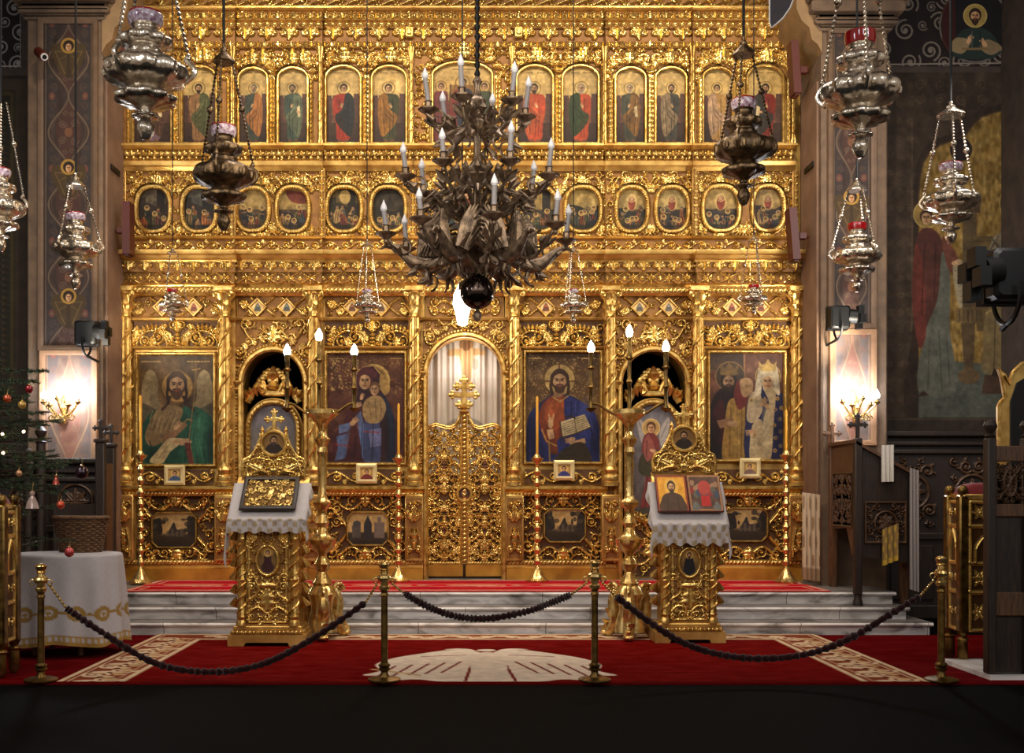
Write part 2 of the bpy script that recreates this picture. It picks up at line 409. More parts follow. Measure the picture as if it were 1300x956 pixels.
FR = lambda w, d: [(-w/2, .004), (-w/2, -d*.6), (-w*.2, -d), (w*.2, -d), (w/2, -d*.6), (w/2, .004)]
def bead_row(mb, path, r, Y, step):
    P = np.asarray(path, float); sg = np.linalg.norm(np.diff(P, axis=0), axis=1); L = np.concatenate([[0], np.cumsum(sg)])
    n = max(2, int(L[-1]/step)); t = (np.arange(n)+.5)*L[-1]/n
    for u, v in zip(np.interp(t, L, P[:,0]), np.interp(t, L, P[:,1])): mb.sphere((u, Y, v), (r, r*.8, r), 6, 4)

# ------------------------------------------------------------------ painting on dense panels (picture units)
class Paint:
    def __init__(s, x0, y0, x1, y1, bg=(120,90,40), step=.6, ss=2):
        s.x0, s.y0, s.x1, s.y1 = x0, y0, x1, y1
        s.nx = int(round((x1-x0)/step))+1; s.ny = int(round((y1-y0)/step))+1; s.ss = ss
        k = ss; w, h = s.nx*k, s.ny*k
        ex, ey = (x1-x0)/(s.nx-1), (y1-y0)/(s.ny-1)
        s.gx = x0 + (np.arange(w)+.5)/k*ex - ex/2; s.gy = y0 + (np.arange(h)+.5)/k*ey - ey/2
        s.A = np.empty((h, w, 3)); s.A[:] = bg
    def _sl(s, a, b, c, d):
        i0 = np.searchsorted(s.gx, a); i1 = np.searchsorted(s.gx, b, 'right'); j0 = np.searchsorted(s.gy, c); j1 = np.searchsorted(s.gy, d, 'right')
        return slice(j0, j1), slice(i0, i1)
    def _put(s, sl, m, c, a):
        if m.size == 0: return s
        w = (m*a)[:,:,None]; s.A[sl] = s.A[sl]*(1-w) + np.asarray(c, float)*w; return s
    def poly(s, pts, c, a=1.0):
        P = np.asarray(pts, float); sl = s._sl(P[:,0].min(), P[:,0].max(), P[:,1].min(), P[:,1].max())
        X = s.gx[sl[1]][None,:]; Y = s.gy[sl[0]][:,None]; m = np.zeros((Y.shape[0], X.shape[1]), bool)
        for (xa, ya), (xb, yb) in zip(P, np.roll(P, -1, 0)):
            if ya == yb: continue
            m ^= ((ya > Y) != (yb > Y)) & (X < (xb-xa)*(Y-ya)/(yb-ya)+xa)
        return s._put(sl, m, c, a)
    def smooth_poly(s, pts, c, a=1.0, n=6):
        P = np.asarray(pts, float); Q = []
        k = len(P)
        for i in range(k):
            p0, p1, p2, p3 = P[i-1], P[i], P[(i+1) % k], P[(i+2) % k]
            for t in np.linspace(0, 1, n, endpoint=False):
                Q.append(.5*((2*p1)+(-p0+p2)*t+(2*p0-5*p1+4*p2-p3)*t*t+(-p0+3*p1-3*p2+p3)*t**3))
        return s.poly(Q, c, a)
    def ell(s, cx, cy, rx, ry=None, c=(0,0,0), rot=0.0, a=1.0, soft=0.0):
        ry = rx if ry is None else ry; m = max(rx, ry); sl = s._sl(cx-m, cx+m, cy-m, cy+m)
        X = s.gx[sl[1]][None,:]-cx; Y = s.gy[sl[0]][:,None]-cy; q, p = math.cos(rot), math.sin(rot)
        D = ((X*q+Y*p)/rx)**2+((Y*q-X*p)/ry)**2
        return s._put(sl, (D < 1).astype(float) if soft <= 0 else np.clip((1-D)/soft, 0, 1), c, a)
    def ring(s, cx, cy, r, w, c, a=1.0, ry=None):
        ry = r if ry is None else ry; sl = s._sl(cx-r-w, cx+r+w, cy-ry-w, cy+ry+w); X = s.gx[sl[1]][None,:]-cx; Y = (s.gy[sl[0]][:,None]-cy)*r/ry
        return s._put(sl, (np.abs(np.sqrt(X*X+Y*Y)-r) < w/2).astype(float), c, a)
    def line(s, pts, w, c, a=1.0):
        P = np.asarray(pts, float)
        seg = np.linalg.norm(np.diff(P, axis=0), axis=1); L = np.concatenate([[0], np.cumsum(seg)])
        n = max(2, int(L[-1]/max(w*.4, .15))+1); t = np.linspace(0, L[-1], n); x = np.interp(t, L, P[:,0]); y = np.interp(t, L, P[:,1])
        for i in range(0, n, 24):
            xx, yy = x[i:i+25], y[i:i+25]; r = w/2
            sl = s._sl(xx.min()-r, xx.max()+r, yy.min()-r, yy.max()+r)
            if sl[0].stop <= sl[0].start or sl[1].stop <= sl[1].start: continue
            m = (((s.gx[sl[1]][None,:,None]-xx)**2+(s.gy[sl[0]][:,None,None]-yy)**2).min(2) < r*r)
            s._put(sl, m.astype(float), c, a)
        return s
    def spiral(s, cx, cy, r, turns, a0, d, w, c, a=1.0):
        t = np.linspace(0, 1, int(20*turns)+6); g = a0+d*2*PI*turns*t; q = r*(1-.85*t)
        return s.line(np.stack([cx+q*np.cos(g), cy+q*np.sin(g)], 1), w, c, a)
    def vgrad(s, c0, c1, y0=None, y1=None, a=1.0):
        y0 = s.y0 if y0 is None else y0; y1 = s.y1 if y1 is None else y1
        j = (s.gy >= y0) & (s.gy <= y1); t = ((s.gy[j]-y0)/max(y1-y0, 1e-6))[:,None,None]
        s.A[j] = s.A[j]*(1-a) + a*(np.asarray(c0, float)*(1-t)+np.asarray(c1, float)*t); return s
    def mottle(s, amp=12, n=7, seed=0):
        r = np.random.default_rng(seed); g = r.normal(0, 1, (n*2, n*2)); h, w = s.A.shape[:2]
        yi = np.linspace(0, n*2-1.01, h); xi = np.linspace(0, n*2-1.01, w); y0 = yi.astype(int); x0 = xi.astype(int); fy = (yi-y0)[:,None]; fx = (xi-x0)[None,:]
        G = (g[y0][:,x0]*(1-fy)*(1-fx)+g[y0+1][:,x0]*fy*(1-fx)+g[y0][:,x0+1]*(1-fy)*fx+g[y0+1][:,x0+1]*fy*fx)
        s.A += (G*amp)[:,:,None]; return s
    def speck(s, n, c, box=None, r=1.0, seed=0, a=.8):
        R = random.Random(seed); b = box or (s.x0, s.y0, s.x1, s.y1)
        for _ in range(n): s.ell(R.uniform(b[0], b[2]), R.uniform(b[1], b[3]), r*R.uniform(.5,1.4), r*R.uniform(.4,1), c, R.uniform(0,3), a)
        return s
    def out(s):
        k = s.ss; A = s.A.reshape(s.ny, k, s.nx, k, 3).mean((1, 3)); return lin(np.clip(A, 0, 255))
    def aged(s, dark=.80, sat=.80, seed=1):
        """soft brush edges, uneven pigment and browned varnish"""
        A = s.A
        for _ in range(2):
            B = np.pad(A, ((1,1),(1,1),(0,0)), mode='edge'); A = (A*4+B[:-2,1:-1]+B[2:,1:-1]+B[1:-1,:-2]+B[1:-1,2:])/8
        r = np.random.default_rng(seed); h, w = A.shape[:2]
        for q, amp in ((4, .045), (12, .07), (40, .06)):
            g = r.normal(0, 1, (max(2, h//q)+2, max(2, w//q)+2)); yi = np.linspace(0, g.shape[0]-1.01, h); xi = np.linspace(0, g.shape[1]-1.01, w)
            y0 = yi.astype(int); x0 = xi.astype(int); fy = (yi-y0)[:,None]; fx = (xi-x0)[None,:]
            G = g[y0][:,x0]*(1-fy)*(1-fx)+g[y0+1][:,x0]*fy*(1-fx)+g[y0][:,x0+1]*(1-fy)*fx+g[y0+1][:,x0+1]*fy*fx
            A = A*(1+amp*G)[:,:,None]
        L = A.mean(2, keepdims=True); A = L+(A-L)*sat
        s.A = A*dark*np.array([1.04, 1.0, .90]); return s
    def mesh(s, mb, Y, keep=None, wob=None):
        """upright panel facing the nave, at depth Y"""
        C = s.out(); px = np.linspace(s.x0, s.x1, s.nx); py = np.linspace(s.y0, s.y1, s.ny); GX, GY = np.meshgrid(px, py)
        k = None if keep is None else keep(GX, GY)
        YY = np.full_like(GX, Y) if wob is None else Y + wob(GX, GY)
        return mb.grid(PX(GX, Y), YY, PZ(GY, Y), k, C)
# ================================================================== the iconostasis
ICO = thing('iconostasis', 'gilded carved wooden icon screen filling the end of the church', 'iconostasis', (0, 14.0, .42))
Y0 = 14.0
BAYS = [(154,298,.20,'icon'), (298,409,.10,'door'), (409,537,0,'icon'), (537,643,0,'royal'), (643,769,0,'icon'), (769,884,.10,'door'), (884,1019,.20,'icon')]
COLS = [(159.5,0), (285,0), (398,1), (526,2), (653,4), (775,5), (886.5,6), (1011.5,6)]
DOORS = {1: (306,389,735,488,443), 5: (786,873,735,488,443), 3: (540,640,735,476,425)}
ICONS = {0: (176,272,450,590), 2: (415,514,448,588), 4: (667,762,447,587), 6: (900,995,447.5,584)}

def bandpart(name, kind, x0, x1, yt, yb, Y, hh=.02, m='carved', prot=.0, res=.008):
    a, b, zt, zb = PX(x0, Y), PX(x1, Y), PZ(yt, Y), PZ(yb, Y)
    mb = MB(); f = band(kind, b-a, zt-zb, res, hh); f.mesh(mb, a, zb, Y-prot)
    # returns at both ends and the body behind
    mb.box(a, b, Y-prot+.002, Y+.06, zb, zt, 0)
    if mb.c: mb.c.append(np.full((8, 3), .35))
    return mb.build(name, m, ICO)
def mould(name, x0, x1, yt, yb, Y, prof, m='gold_flat'):
    """profile given as (depth fraction 0..1 by height fraction 0..1, projection in metres)"""
    a, b = PX(x0, Y), PX(x1, Y); zt, zb = PZ(yt, Y), PZ(yb, Y)
    poly = [(Y+.06, zb)] + [(Y-p, zb+(zt-zb)*q) for q, p in prof] + [(Y+.06, zt)]
    return MB().prism(poly, a, b, 'x').build(name, m, ICO, smooth=25)

CORN = [(0,.02),(.18,.03),(.3,.07),(.55,.10),(.62,.16),(.92,.17),(1,.17)]
LEDGE = [(0,.01),(.25,.02),(.5,.06),(.6,.07),(.95,.07),(1,.06)]
THIN = [(0,.0),(.3,.035),(.7,.045),(1,.03)]

def rect_frame(name, px0, px1, py0, py1, Y, w, d, parent, m='gold', beads=True):
    x0, x1, z0, z1 = PX(px0, Y), PX(px1, Y), PZ(py1, Y), PZ(py0, Y)
    path = [(x0, z0), (x0, z1), (x1, z1), (x1, z0)]
    mb = MB().sweep(path, FR(w, d), True, Y)
    if beads: bead_row(mb, path+[path[0]], w*.24, Y-d, w*.75)
    return mb.build(name, m, parent)

def column(px, bi, ytop=362, ybot=617):
    Y = Y0 - BAYS[bi][2] - .10; x = PX(px, Y); s = S(Y)
    z = lambda py: PZ(py, Y); r = 6.6*s
    mb = MB()
    n = 40; t = np.linspace(0, 2*PI, n, endpoint=False)
    mb.lathe([(r*1.0, z(588)), (r*.98, z(500)), (r*.92, z(402))], 40, (x, Y, 0), 10, .10)
    c = mb.build('column', 'gold', ICO)
    b = MB(); b.lathe([(r*1.75, z(617)), (r*1.75, z(612)), (r*1.5, z(611)), (r*1.62, z(607)), (r*1.5, z(603.5)), (r*1.2, z(602)), (r*1.2, z(600)), (r*1.42, z(597)), (r*1.3, z(594)), (r*1.05, z(592)), (r*1.0, z(586))], 28, (x, Y, 0)); b.build('column_base', 'gold', c)
    k = MB(); k.lathe([(r*.95, z(404)), (r*1.15, z(402)), (r*1.0, z(400)), (r*1.05, z(394)), (r*1.5, z(388)), (r*1.25, z(386)), (r*1.2, z(382)), (r*1.9, z(374)), (r*1.6, z(372)), (r*1.6, z(371))], 32, (x, Y, 0), 8, [0,0,0,.05,.16,.05,.05,.16,0,0])
    k.box(x-r*1.9, x+r*1.9, Y-r*1.9, Y+r*1.5, z(371), z(364), .01)
    for e in (-1, 1):
        tt = np.linspace(0, 1, 14); a = PI/2 + e*-2*PI*1.2*tt; q = r*.55*(1-.8*tt)
        k.tube(np.stack([x+e*r*1.45+q*np.cos(a), np.full(14, Y-r*1.5), z(375)+q*np.sin(a)], 1), r*.2, 6)
    k.build('capital', 'gold', c)
    v = MB()
    for ph in (0, PI):
        tt = np.linspace(0, 1, 90); a = ph + tt*2*PI*3.2; zz = z(588)+(z(404)-z(588))*tt; q = r*(1.12)
        v.tube(np.stack([x+q*np.cos(a), Y+q*np.sin(a), zz], 1), r*.2, 5)
    for i in range(26):
        a = i*2.4; zz = z(585)+(z(408)-z(585))*i/25; q = r*1.15
        L = np.array([math.cos(a), math.sin(a), 0]); T = np.array([-math.sin(a)*.7, math.cos(a)*.7, .7])
        p0 = np.array([x, Y, zz]) + L*q
        v.tube([p0, p0+L*r*.10+T*r*.6, p0+L*r*.04+T*r*1.2], [r*.12, r*.28, r*.08], 6)
    v.build('vine_garland', 'gold', c)
    # pedestal below
    pw = 11.5*s
    p = MB(); p.box(x-pw, x+pw, Y-.07, Y+.09, z(712), z(628), .012)
    f = Field(pw*1.7, (712-636)*s, .007); u = f.w/2
    f.leaf(u, f.h*.62, PI/2, f.h*.36, f.w*.26, .035)
    for e in (-1, 1):
        f.leaf(u+e*.01, f.h*.60, PI/2-e*.5, f.h*.34, f.w*.2, .03); f.spiral(u+e*f.w*.24, f.h*.9, f.w*.2, 1.3, 0, e, .013, .03)
        f.stroke([(u+e*f.w*.4, f.h*.02), (u+e*f.w*.36, f.h*.3), (u+e*f.w*.2, f.h*.5)], .012, .03)
        f.spiral(u+e*f.w*.26, f.h*.14, f.w*.22, 1.4, PI/2, -e, .014, .032)
    f.leaf(u, f.h*.5, -PI/2, f.h*.4, f.w*.24, .032)
    for i in range(6): f.ell(u, f.h*(.2+.05*i), .011, None, 0, .036)
    fm = MB(); f.mesh(fm, x-pw*.85, z(708), Y-.072)
    po = p.build('pedestal', 'gold_flat', ICO); fm.build('carved_bracket', 'carved', po)
for px, bi in COLS: column(px, bi)

UP = [(157,298), (298,409), (409,525), (525,653), (653,769), (769,880), (880,1008)]   # upper tiers
APOST = [(169,218), (231,275), (303,340), (353,391), (413.5,458), (472,516), (549,625), (656,702), (714,760), (781,819.5), (832,871), (892,930), (948,994)]
OVALS = [(195,266,20,27), (253,266,20,27), (321,266,19,26), (372,266,19,27), (437,266,20.5,27), (493,266,20.5,27), (590,264,40,31), (684,266,21,27), (740,266,21,27), (802,266,18.5,27), (853,266,19,27), (915,265,21.5,27), (975,265,18.5,27)]
FOLK = {0:[0,1], 1:[2,3], 2:[4,5], 3:[6], 4:[7,8], 5:[9,10], 6:[11,12]}

LZ = [(206,0),(246,0),(327,1),(364,1),(447,2),(484,2),(693,4),(731,4),(812,5),(849,5),(929,6),(966,6)]
OCT = [(221,673,28,22,0,'octagonal dark landscape under the winged saint'), (467,671,26,21,2,'octagonal painting of a church under the mother and child'), (717,667,26,21,4,'octagonal landscape with a dusk sky under the blue-robed figure'), (948,666,26,21,6,'octagonal town view under the royal pair')]
for i, (bx0, bx1, off, kind) in enumerate(BAYS):
    Y = Y0 - off; s = S(Y)
    bp = lambda px: PX(px, Y)
    bz = lambda py: PZ(py, Y)
    # ---- body behind everything, pierced where there is a door
    mb = MB(); d = DOORS.get(i); back = Y+.5
    if d is None: mb.box(bp(bx0), bp(bx1), Y+.03, back, .42, bz(-46))
    else:
        mb.box(bp(bx0), bp(d[0])-.01, Y+.03, back, .42, bz(-46)); mb.box(bp(d[1])+.01, bp(bx1), Y+.03, back, .42, bz(-46))
        P = [(x, z) for x, z in [(bp(a), bz(b)) for a, b in arch_path(d[0], d[1], d[3], d[3], d[4])]]
        mb.prism([(bp(d[0]), bz(-46))] + P[1:-1] + [(bp(d[1]), bz(-46))], Y+.03, back, 'y')
    mb.build('backing_wall', 'gold_flat', ICO)
    ux0, ux1 = UP[i]
    # ---- lower zone
    if kind == 'icon':
        mould('plinth', bx0, bx1, 716, 738.5, Y-.09, [(0,.03),(.75,.03),(.8,.01),(1,0)], 'plinth')
        bandpart('rope_moulding', 'rope', bx0, bx1, 711, 717, Y-.10, .018)
        x0 = bx0+{0:23,2:4,4:21,6:19}[i]; x1 = bx1-{0:25,2:22,4:4,6:23}[i]
        w, h = bp(x1)-bp(x0), bz(629)-bz(711); f = Field(w, h, .007)
        cx, cy = w/2, h*.47
        oc = lambda u, v, sz: not (abs(u-cx) < .29+sz*.6 and abs(v-cy) < .23+sz*.6)
        for e in (-1, 1):
            f.cscroll(cx+e*.36, cy, .40, PI/2*1.0, e, .02, .04, .09); f.cscroll(cx+e*.17, h*.10, .26, 0, 1, .018, .035, .06)
            f.cscroll(cx+e*.2, h*.90, .30, 0, -1, .018, .035, .065)
        f.ell(cx, h*.13, .07, .05, 0, .045); f.leaf(cx, h*.02, PI/2, .16, .09, .045); f.leaf(cx, h*.99, -PI/2, .14, .09, .04)
        f.fill(oc, (.075,.055,.04,.03), 20+min(i, 6-i), True, 220, .2, .032)
        U, V = np.meshgrid(f.u, f.v); kp = np.ones(U.shape, bool)
        for ox, oy, orx, ory, ob, _ in OCT:
            if ob == i: dx, dz = np.abs(bp(x0)+U-PX(ox, Y-.03))*100, np.abs(bz(711)+V-PZ(oy, Y-.03))*100; kp = ~((dx < orx+2.4) & (dz < ory+2.4) & (dx+dz < orx+ory-4))
        m = MB(); f.mesh(m, bp(x0), bz(711), Y-.01, kp); m.build('carved_lower_panel', 'carved_dark', ICO)
        mould('ledge', bx0-2, bx1+2, 617, 626, Y-.11, LEDGE, 'gold'); bandpart('rope_moulding', 'rope', bx0, bx1, 624, 630, Y-.10, .02)
        # predella with a running vine
        m = MB(); f = band('rinceau', bp(x1-2)-bp(x0+2), bz(596)-bz(615), .007, .022); f.mesh(m, bp(x0+2), bz(615), Y-.012); m.build('carved_predella', 'carved_dark', ICO)
        # ground of the icon tier, crest over the icon
        x0, x1 = (bx0+8, bx1-8) if off else (bx0+3, bx1-3); w, h = bp(x1)-bp(x0), bz(407)-bz(443); f = Field(w, h, .007); c = w/2
        for e in (-1, 1):
            q = c+e*w*.25
            for k in range(15):
                a = PI*(.02+.96*k/14); f.leaf(q+.16*math.cos(a)*1.25, h*.12+.15*math.sin(a)*1.25, a, .09, .03, .036)
            t = np.linspace(0, PI, 26); f.stroke(np.stack([q+.19*np.cos(t), h*.10+.185*np.sin(t)], 1), .016, .035)
            f.spiral(q-.075*e, h*.42, .085, 1.6, -PI/2, -e, .018, .04); f.spiral(q+.08*e, h*.28, .07, 1.5, -PI/2, e, .017, .038)
            f.leaf(q, h*.05, PI/2, .14, .07, .036); f.cscroll(q, h*.12, .16, 0, 1, .012, .03, .04)
            f.spiral(c+e*.05, h*.85, .05, 1.4, -PI/2, e, .015, .04); f.spiral(w/2+e*w*.46, h*.72, .05, 1.3, 0, e, .013, .03)
        for k in range(5): f.ell(c, h*(.1+.13*k), .05-.005*k, .022, 0, .045)
        f.leaf(c, h*.6, PI/2, .15, .09, .045)
        for e in (-1, 1): f.leaf(c+e*.07, h*.2, PI/2+e*-.5, .2, .07, .035); f.leaf(c+e*w*.44, h*.25, PI/2+e*.3, .22, .07, .03); f.leaf(c+e*.12, h*.8, e*-.2+(PI if e < 0 else 0), .12, .05, .03)
        m = MB(); f.mesh(m, bp(x0), bz(443), Y-.012); m.build('carved_crest', 'carved_dark', ICO)
        mould('thin_moulding', x0, x1, 439.5, 443.6, Y-.02, THIN)
    else:
        d0, d1, db, ds, dt = d
        top = 405
        x0, x1 = bx0, bx1; w = bp(x1)-bp(x0); zb = .42; h = bz(top)-zb
        f = Field(w, h, .008); cu = bp((d0+d1)/2)-bp(x0); a = (d1-d0)/2*s; sp = bz(ds)-zb; rise = bz(dt)-bz(ds); at = bz(dt)-zb
        ok = lambda u, v, sz: ((u-cu)/(a+.06+sz*.9))**2 + ((v-sp)/(rise+.07+sz*.9))**2 > 1 and v > sp-.1
        for e in (-1, 1):
            f.cscroll(cu+e*.24, at+.20, .26, e*.35, -1, .018, .035, .07); f.spiral(cu+e*.43, at-.05, .09, 1.6, 0, e, .018, .036)
            f.spiral(cu+e*.10, at+.15, .07, 1.5, -PI/2, e, .017, .036); f.spiral(cu+e*.46, at-.28, .07, 1.5, 0, -e, .016, .036)
            for k in range(4): f.leaf(cu+e*(.12+.1*k), at+.09-.05*k, PI/2+e*(-.3-.25*k), .12, .05, .03)
            for k in range(int((sp-.2)/.11)): f.leaf(cu+e*(a+.07), .2+k*.11, PI/2+.5*e*(-1)**k, .13, .035, .028)
        f.leaf(cu, at+.06, PI/2, .24, .13, .05); f.ell(cu, at+.09, .05, .06, 0, .06)
        f.fill(ok, (.07,.05,.035), 40+min(i, 6-i), False, 260, .22, .026)
        U, V = np.meshgrid(f.u, f.v)
        inside = np.where(V < sp, np.abs(U-cu) < a, ((U-cu)/a)**2+((V-sp)/rise)**2 < 1)
        m = MB(); f.mesh(m, bp(x0), zb, Y-.012, ~inside); m.build('carved_spandrel', 'carved', ICO)
        path = [(bp(p), bz(q)) for p, q in arch_path(d0, d1, 736, ds, dt)]
        m = MB(); m.sweep(path, FR(.075, .07), False, Y-.015); g = [(bp(p), bz(q)) for p, q in arch_path(d0-5, d1+5, 736, ds, dt-5)]
        bead_row(m, g, .018, Y-.03, .042); m.build('arch_moulding', 'gold', ICO)
        m = MB()     # imposts where the arch springs
        for e, p in ((-1, d0-3), (1, d1+3)):
            m.lathe([(.03, bz(ds+9)), (.06, bz(ds+7)), (.045, bz(ds+5)), (.075, bz(ds-2)), (.06, bz(ds-4))], 20, (bp(p), Y-.03, 0), 6, .1)
        m.build('impost', 'gold', ICO)
        if kind != 'royal':
            for e, (p0, p1) in ((-1, (bx0, d0)), (1, (d1, bx1))):
                mould('plinth', p0, p1, 716, 738.5, Y-.03, [(0,.03),(.75,.03),(.8,.01),(1,0)], 'plinth')
    # ---- frieze of lozenges
    mould('thin_moulding', bx0, bx1, 403, 408, Y-.02, THIN)
    x0, x1 = bx0+4, bx1-4; w, h = bp(x1)-bp(x0), bz(377)-bz(403); f = Field(w, h, .007); c = w/2
    if kind == 'royal':
        for e in (-1, 1): f.cscroll(c+e*w*.26, h*.5, .24, 0, e, .015, .03, .06)
    else:
        for e in (-1, 1):
            f.stroke([(c+e*.05, h*.1), (c+e*.34, h*.95)] , .016, .028); f.stroke([(c+e*.05, h*.95), (c+e*.34, h*.1)], .014, .026)
            f.spiral(c+e*(w*.5-.09), h*.62, .06, 1.4, 0, e, .014, .028); f.spiral(c+e*(w*.5-.2), h*.3, .05, 1.4, 0, -e, .014, .028)
    f.fill(lambda u, v, sz: abs(abs(u-c)-.2) > .12+sz or kind == 'royal', (.05,.035), 60+min(i, 6-i), True, 70, .22, .024)
    m = MB(); U, V = np.meshgrid(f.u, f.v); kp = np.ones(U.shape, bool)
    for lx, lb in LZ:
        if lb == i: kp &= np.abs(bp(x0)+U-PX(lx, Y-.035))+np.abs(bz(403)+V-PZ(390, Y-.035)) > .142
    f.mesh(m, bp(x0), bz(403), Y-.012, kp); m.build('lozenge_frieze', 'carved', ICO)
    # ---- entablature
    mould('architrave', bx0-1, bx1+1, 361, 376, Y-.06, [(0,.03),(.2,.06),(.45,.06),(.5,.03),(.9,.05),(1,.08)], 'gold')
    bandpart('rope_moulding', 'rope', bx0, bx1, 365, 372, Y-.125, .02)
    bandpart('lattice_frieze', 'lattice', bx0+1, bx1-1, 344, 362, Y-.07, .024)
    bandpart('hanging_leaf_band', 'drop', bx0, bx1, 332, 345, Y-.13, .03)
    mould('cornice', bx0-3 if off else bx0, bx1+3 if off else bx1, 320.5, 333, Y-.13, CORN, 'gold_flat')
    # ---- tier of medallions
    u0, u1 = ux0, ux1
    bandpart('scroll_frieze', 'rinceau', u0, u1, 304, 320, Y-.05, .022)
    mould('thin_moulding', u0, u1, 300, 304.5, Y-.05, THIN)
    w, h = bp(u1)-bp(u0), bz(216)-bz(301); f = Field(w, h, .008); av = []
    for k in FOLK[i]:
        ox, oy, rx, ry = OVALS[k]; u, v = bp(ox)-bp(u0), bz(oy)-bz(301); av.append((u, v, rx*s, ry*s))
        for e in (-1, 1):
            for g in (-1, 1):
                f.cscroll(u+e*rx*s*.75, v+g*(ry*s+.085), .15, -e*g*.35, g, .013, .03, .045); f.leaf(u+e*(rx*s+.05), v+g*.2, PI/2*g, .12, .04, .025)
        f.leaf(u, v+ry*s+.03, PI/2, .13, .09, .035); f.leaf(u, v-ry*s-.03, -PI/2, .1, .07, .03)
    ok = lambda u, v, sz: all(((u-a)/(rx+.04+sz*.8))**2+((v-b)/(ry+.04+sz*.8))**2 > 1 for a, b, rx, ry in av)
    f.fill(ok, (.06,.045,.032), 80+i, True, 260, .22, .024)
    U, V = np.meshgrid(f.u, f.v); ins = np.zeros(U.shape, bool)
    for a, b, rx, ry in av: 
        n_ = 2.6 if rx < .3 else 2.0; ins |= (np.abs((U-a)/(rx+.06))**n_+np.abs((V-b)/(ry+.06))**n_) < 1
    m = MB(); f.mesh(m, bp(u0), bz(301), Y-.012, ~ins); m.build('carved_medallion_tier', 'carved', ICO)
    for px in ((u0+.5, u1-2) if i == 0 else (u0+2, u1+.5) if i == 6 else (u1+.5,) if i == 1 else (u1+.5,) if i == 5 else ((u1-.5,) if i == 2 else ((u0-1,) if i == 4 else ()))):
        m = MB(); x = bp(px); hw = 3.6*s; m.box(x-hw, x+hw, Y-.05, Y+.03, bz(303), bz(214), .008)
        po = m.build('pilaster', 'gold_flat', ICO); f = Field(2*hw*.8, (303-220)*s, .006)
        for k in range(9): f.leaf(f.w/2, f.h*k/9, PI/2, f.h*.14, f.w*.3, .02); f.leaf(f.w/2, f.h*k/9, PI/2+.8, f.h*.1, f.w*.2, .016); f.leaf(f.w/2, f.h*k/9, PI/2-.8, f.h*.1, f.w*.2, .016)
        m = MB(); f.mesh(m, x-hw*.8, bz(301), Y-.051); m.build('leaf_carving', 'carved', po)
    # ---- middle cornice
    mould('ledge', u0-1, u1+1, 205, 217, Y-.05, [(0,.0),(.3,.02),(.5,.05),(.9,.06),(1,.05)], 'gold_flat')
    bandpart('upright_leaf_band', 'egg', u0, u1, 197, 206, Y-.06, .03)
    bandpart('bead_moulding', 'leaf', u0, u1, 190, 198, Y-.09, .025)
    mould('cornice', u0-2 if off else u0, u1+2 if off else u1, 184.5, 191, Y-.09, [(0,.0),(.3,.05),(.6,.09),(1,.09)], 'gold_flat')
    # ---- tier of the standing saints
    w, h = bp(u1)-bp(u0), bz(57)-bz(185); f = Field(w, h, .008); av = []
    for k in FOLK[i]:
        a0, a1 = APOST[k]; u, r = bp((a0+a1)/2)-bp(u0), (a1-a0)/2*s; sp = bz(100 if k != 6 else 96)-bz(185); rise = r*.72 if k != 6 else r*.46; av.append((u, r, sp, rise))
        for q in range(9):
            a = PI*(.04+.92*q/8); f.leaf(u+(r+.05)*math.cos(a), sp+(rise+.05)*math.sin(a), a+(.5 if a > PI/2 else -.5), .12, .042, .04)
        for e in (-1, 1):
            f.spiral(u+e*r*.85, sp+rise+.10, .07, 1.5, -PI/2, e, .017, .038)
            f.stroke([(u+e*(r+.045), .03), (u+e*(r+.045), sp-.02)], .03, .02)
            for q in range(13): f.leaf(u+e*(r+.045), .02+q*.062, PI/2, .075, .03, .036)
        f.leaf(u, sp+rise+.03, PI/2, .22, .1, .045); f.stroke([(u-r, .012), (u+r, .012)], .014, .03)
    ok = lambda u, v, sz: all(abs(u-a) > r+.03+sz*.8 or ((u-a)/(r+.03+sz))**2+((v-sp)/(ri+.04+sz))**2 > 1 and v > sp for a, r, sp, ri in av)
    f.fill(lambda u, v, sz: ok(u, v, sz) and v > h*(.55 if len(av) > 1 else .0), (.06,.045,.032), 100+i, True, 240, .24, .03)
    U, V = np.meshgrid(f.u, f.v); ins = np.zeros(U.shape, bool)
    for a, r, sp, ri in av: ins |= np.where(V < sp, (np.abs(U-a) < r+.036) & (V > -1), ((U-a)/(r+.036))**2+((V-sp)/(ri+.036))**2 < 1)
    m = MB(); f.mesh(m, bp(u0), bz(185), Y-.012, ~ins); m.build('carved_arcade', 'carved', ICO)
    for px in ((u0-1.5, u1-2) if off else ((u1-3,) if i == 2 else ((u0-3,) if i == 4 else ()))):
        x = bp(px); r = 2.6*s; m = MB(); m.lathe([(r*1.5, bz(185)), (r*1.5, bz(181)), (r, bz(178)), (r*1.2, bz(176)), (r, bz(174)), (r*.95, bz(80)), (r*1.15, bz(78)), (r, bz(76)), (r*1.6, bz(66)), (r*1.7, bz(62))], 20, (x, Y-.05, 0), 10, .08)
        tt = np.linspace(0, 1, 70)
        for ph in (0, PI): m.tube(np.stack([x+r*1.1*np.cos(ph+tt*24), Y-.05+r*1.1*np.sin(ph+tt*24), bz(174)+(bz(80)-bz(174))*tt], 1), r*.24, 5)
        m.build('colonnette', 'gold', ICO)
    # ---- crowning cornice
    bandpart('leaf_moulding', 'leaf', u0, u1, 52, 61, Y-.05, .03)
    bandpart('carved_frieze', 'drop', u0, u1, 35, 53, Y-.03, .04)
    bandpart('bead_moulding', 'bead', u0, u1, 27, 35.5, Y-.07, .03)
    mould('fillet', u0, u1, 24, 28, Y-.07, THIN)
    bandpart('leaf_moulding', 'leaf', u0, u1, 14, 25, Y-.10, .035)
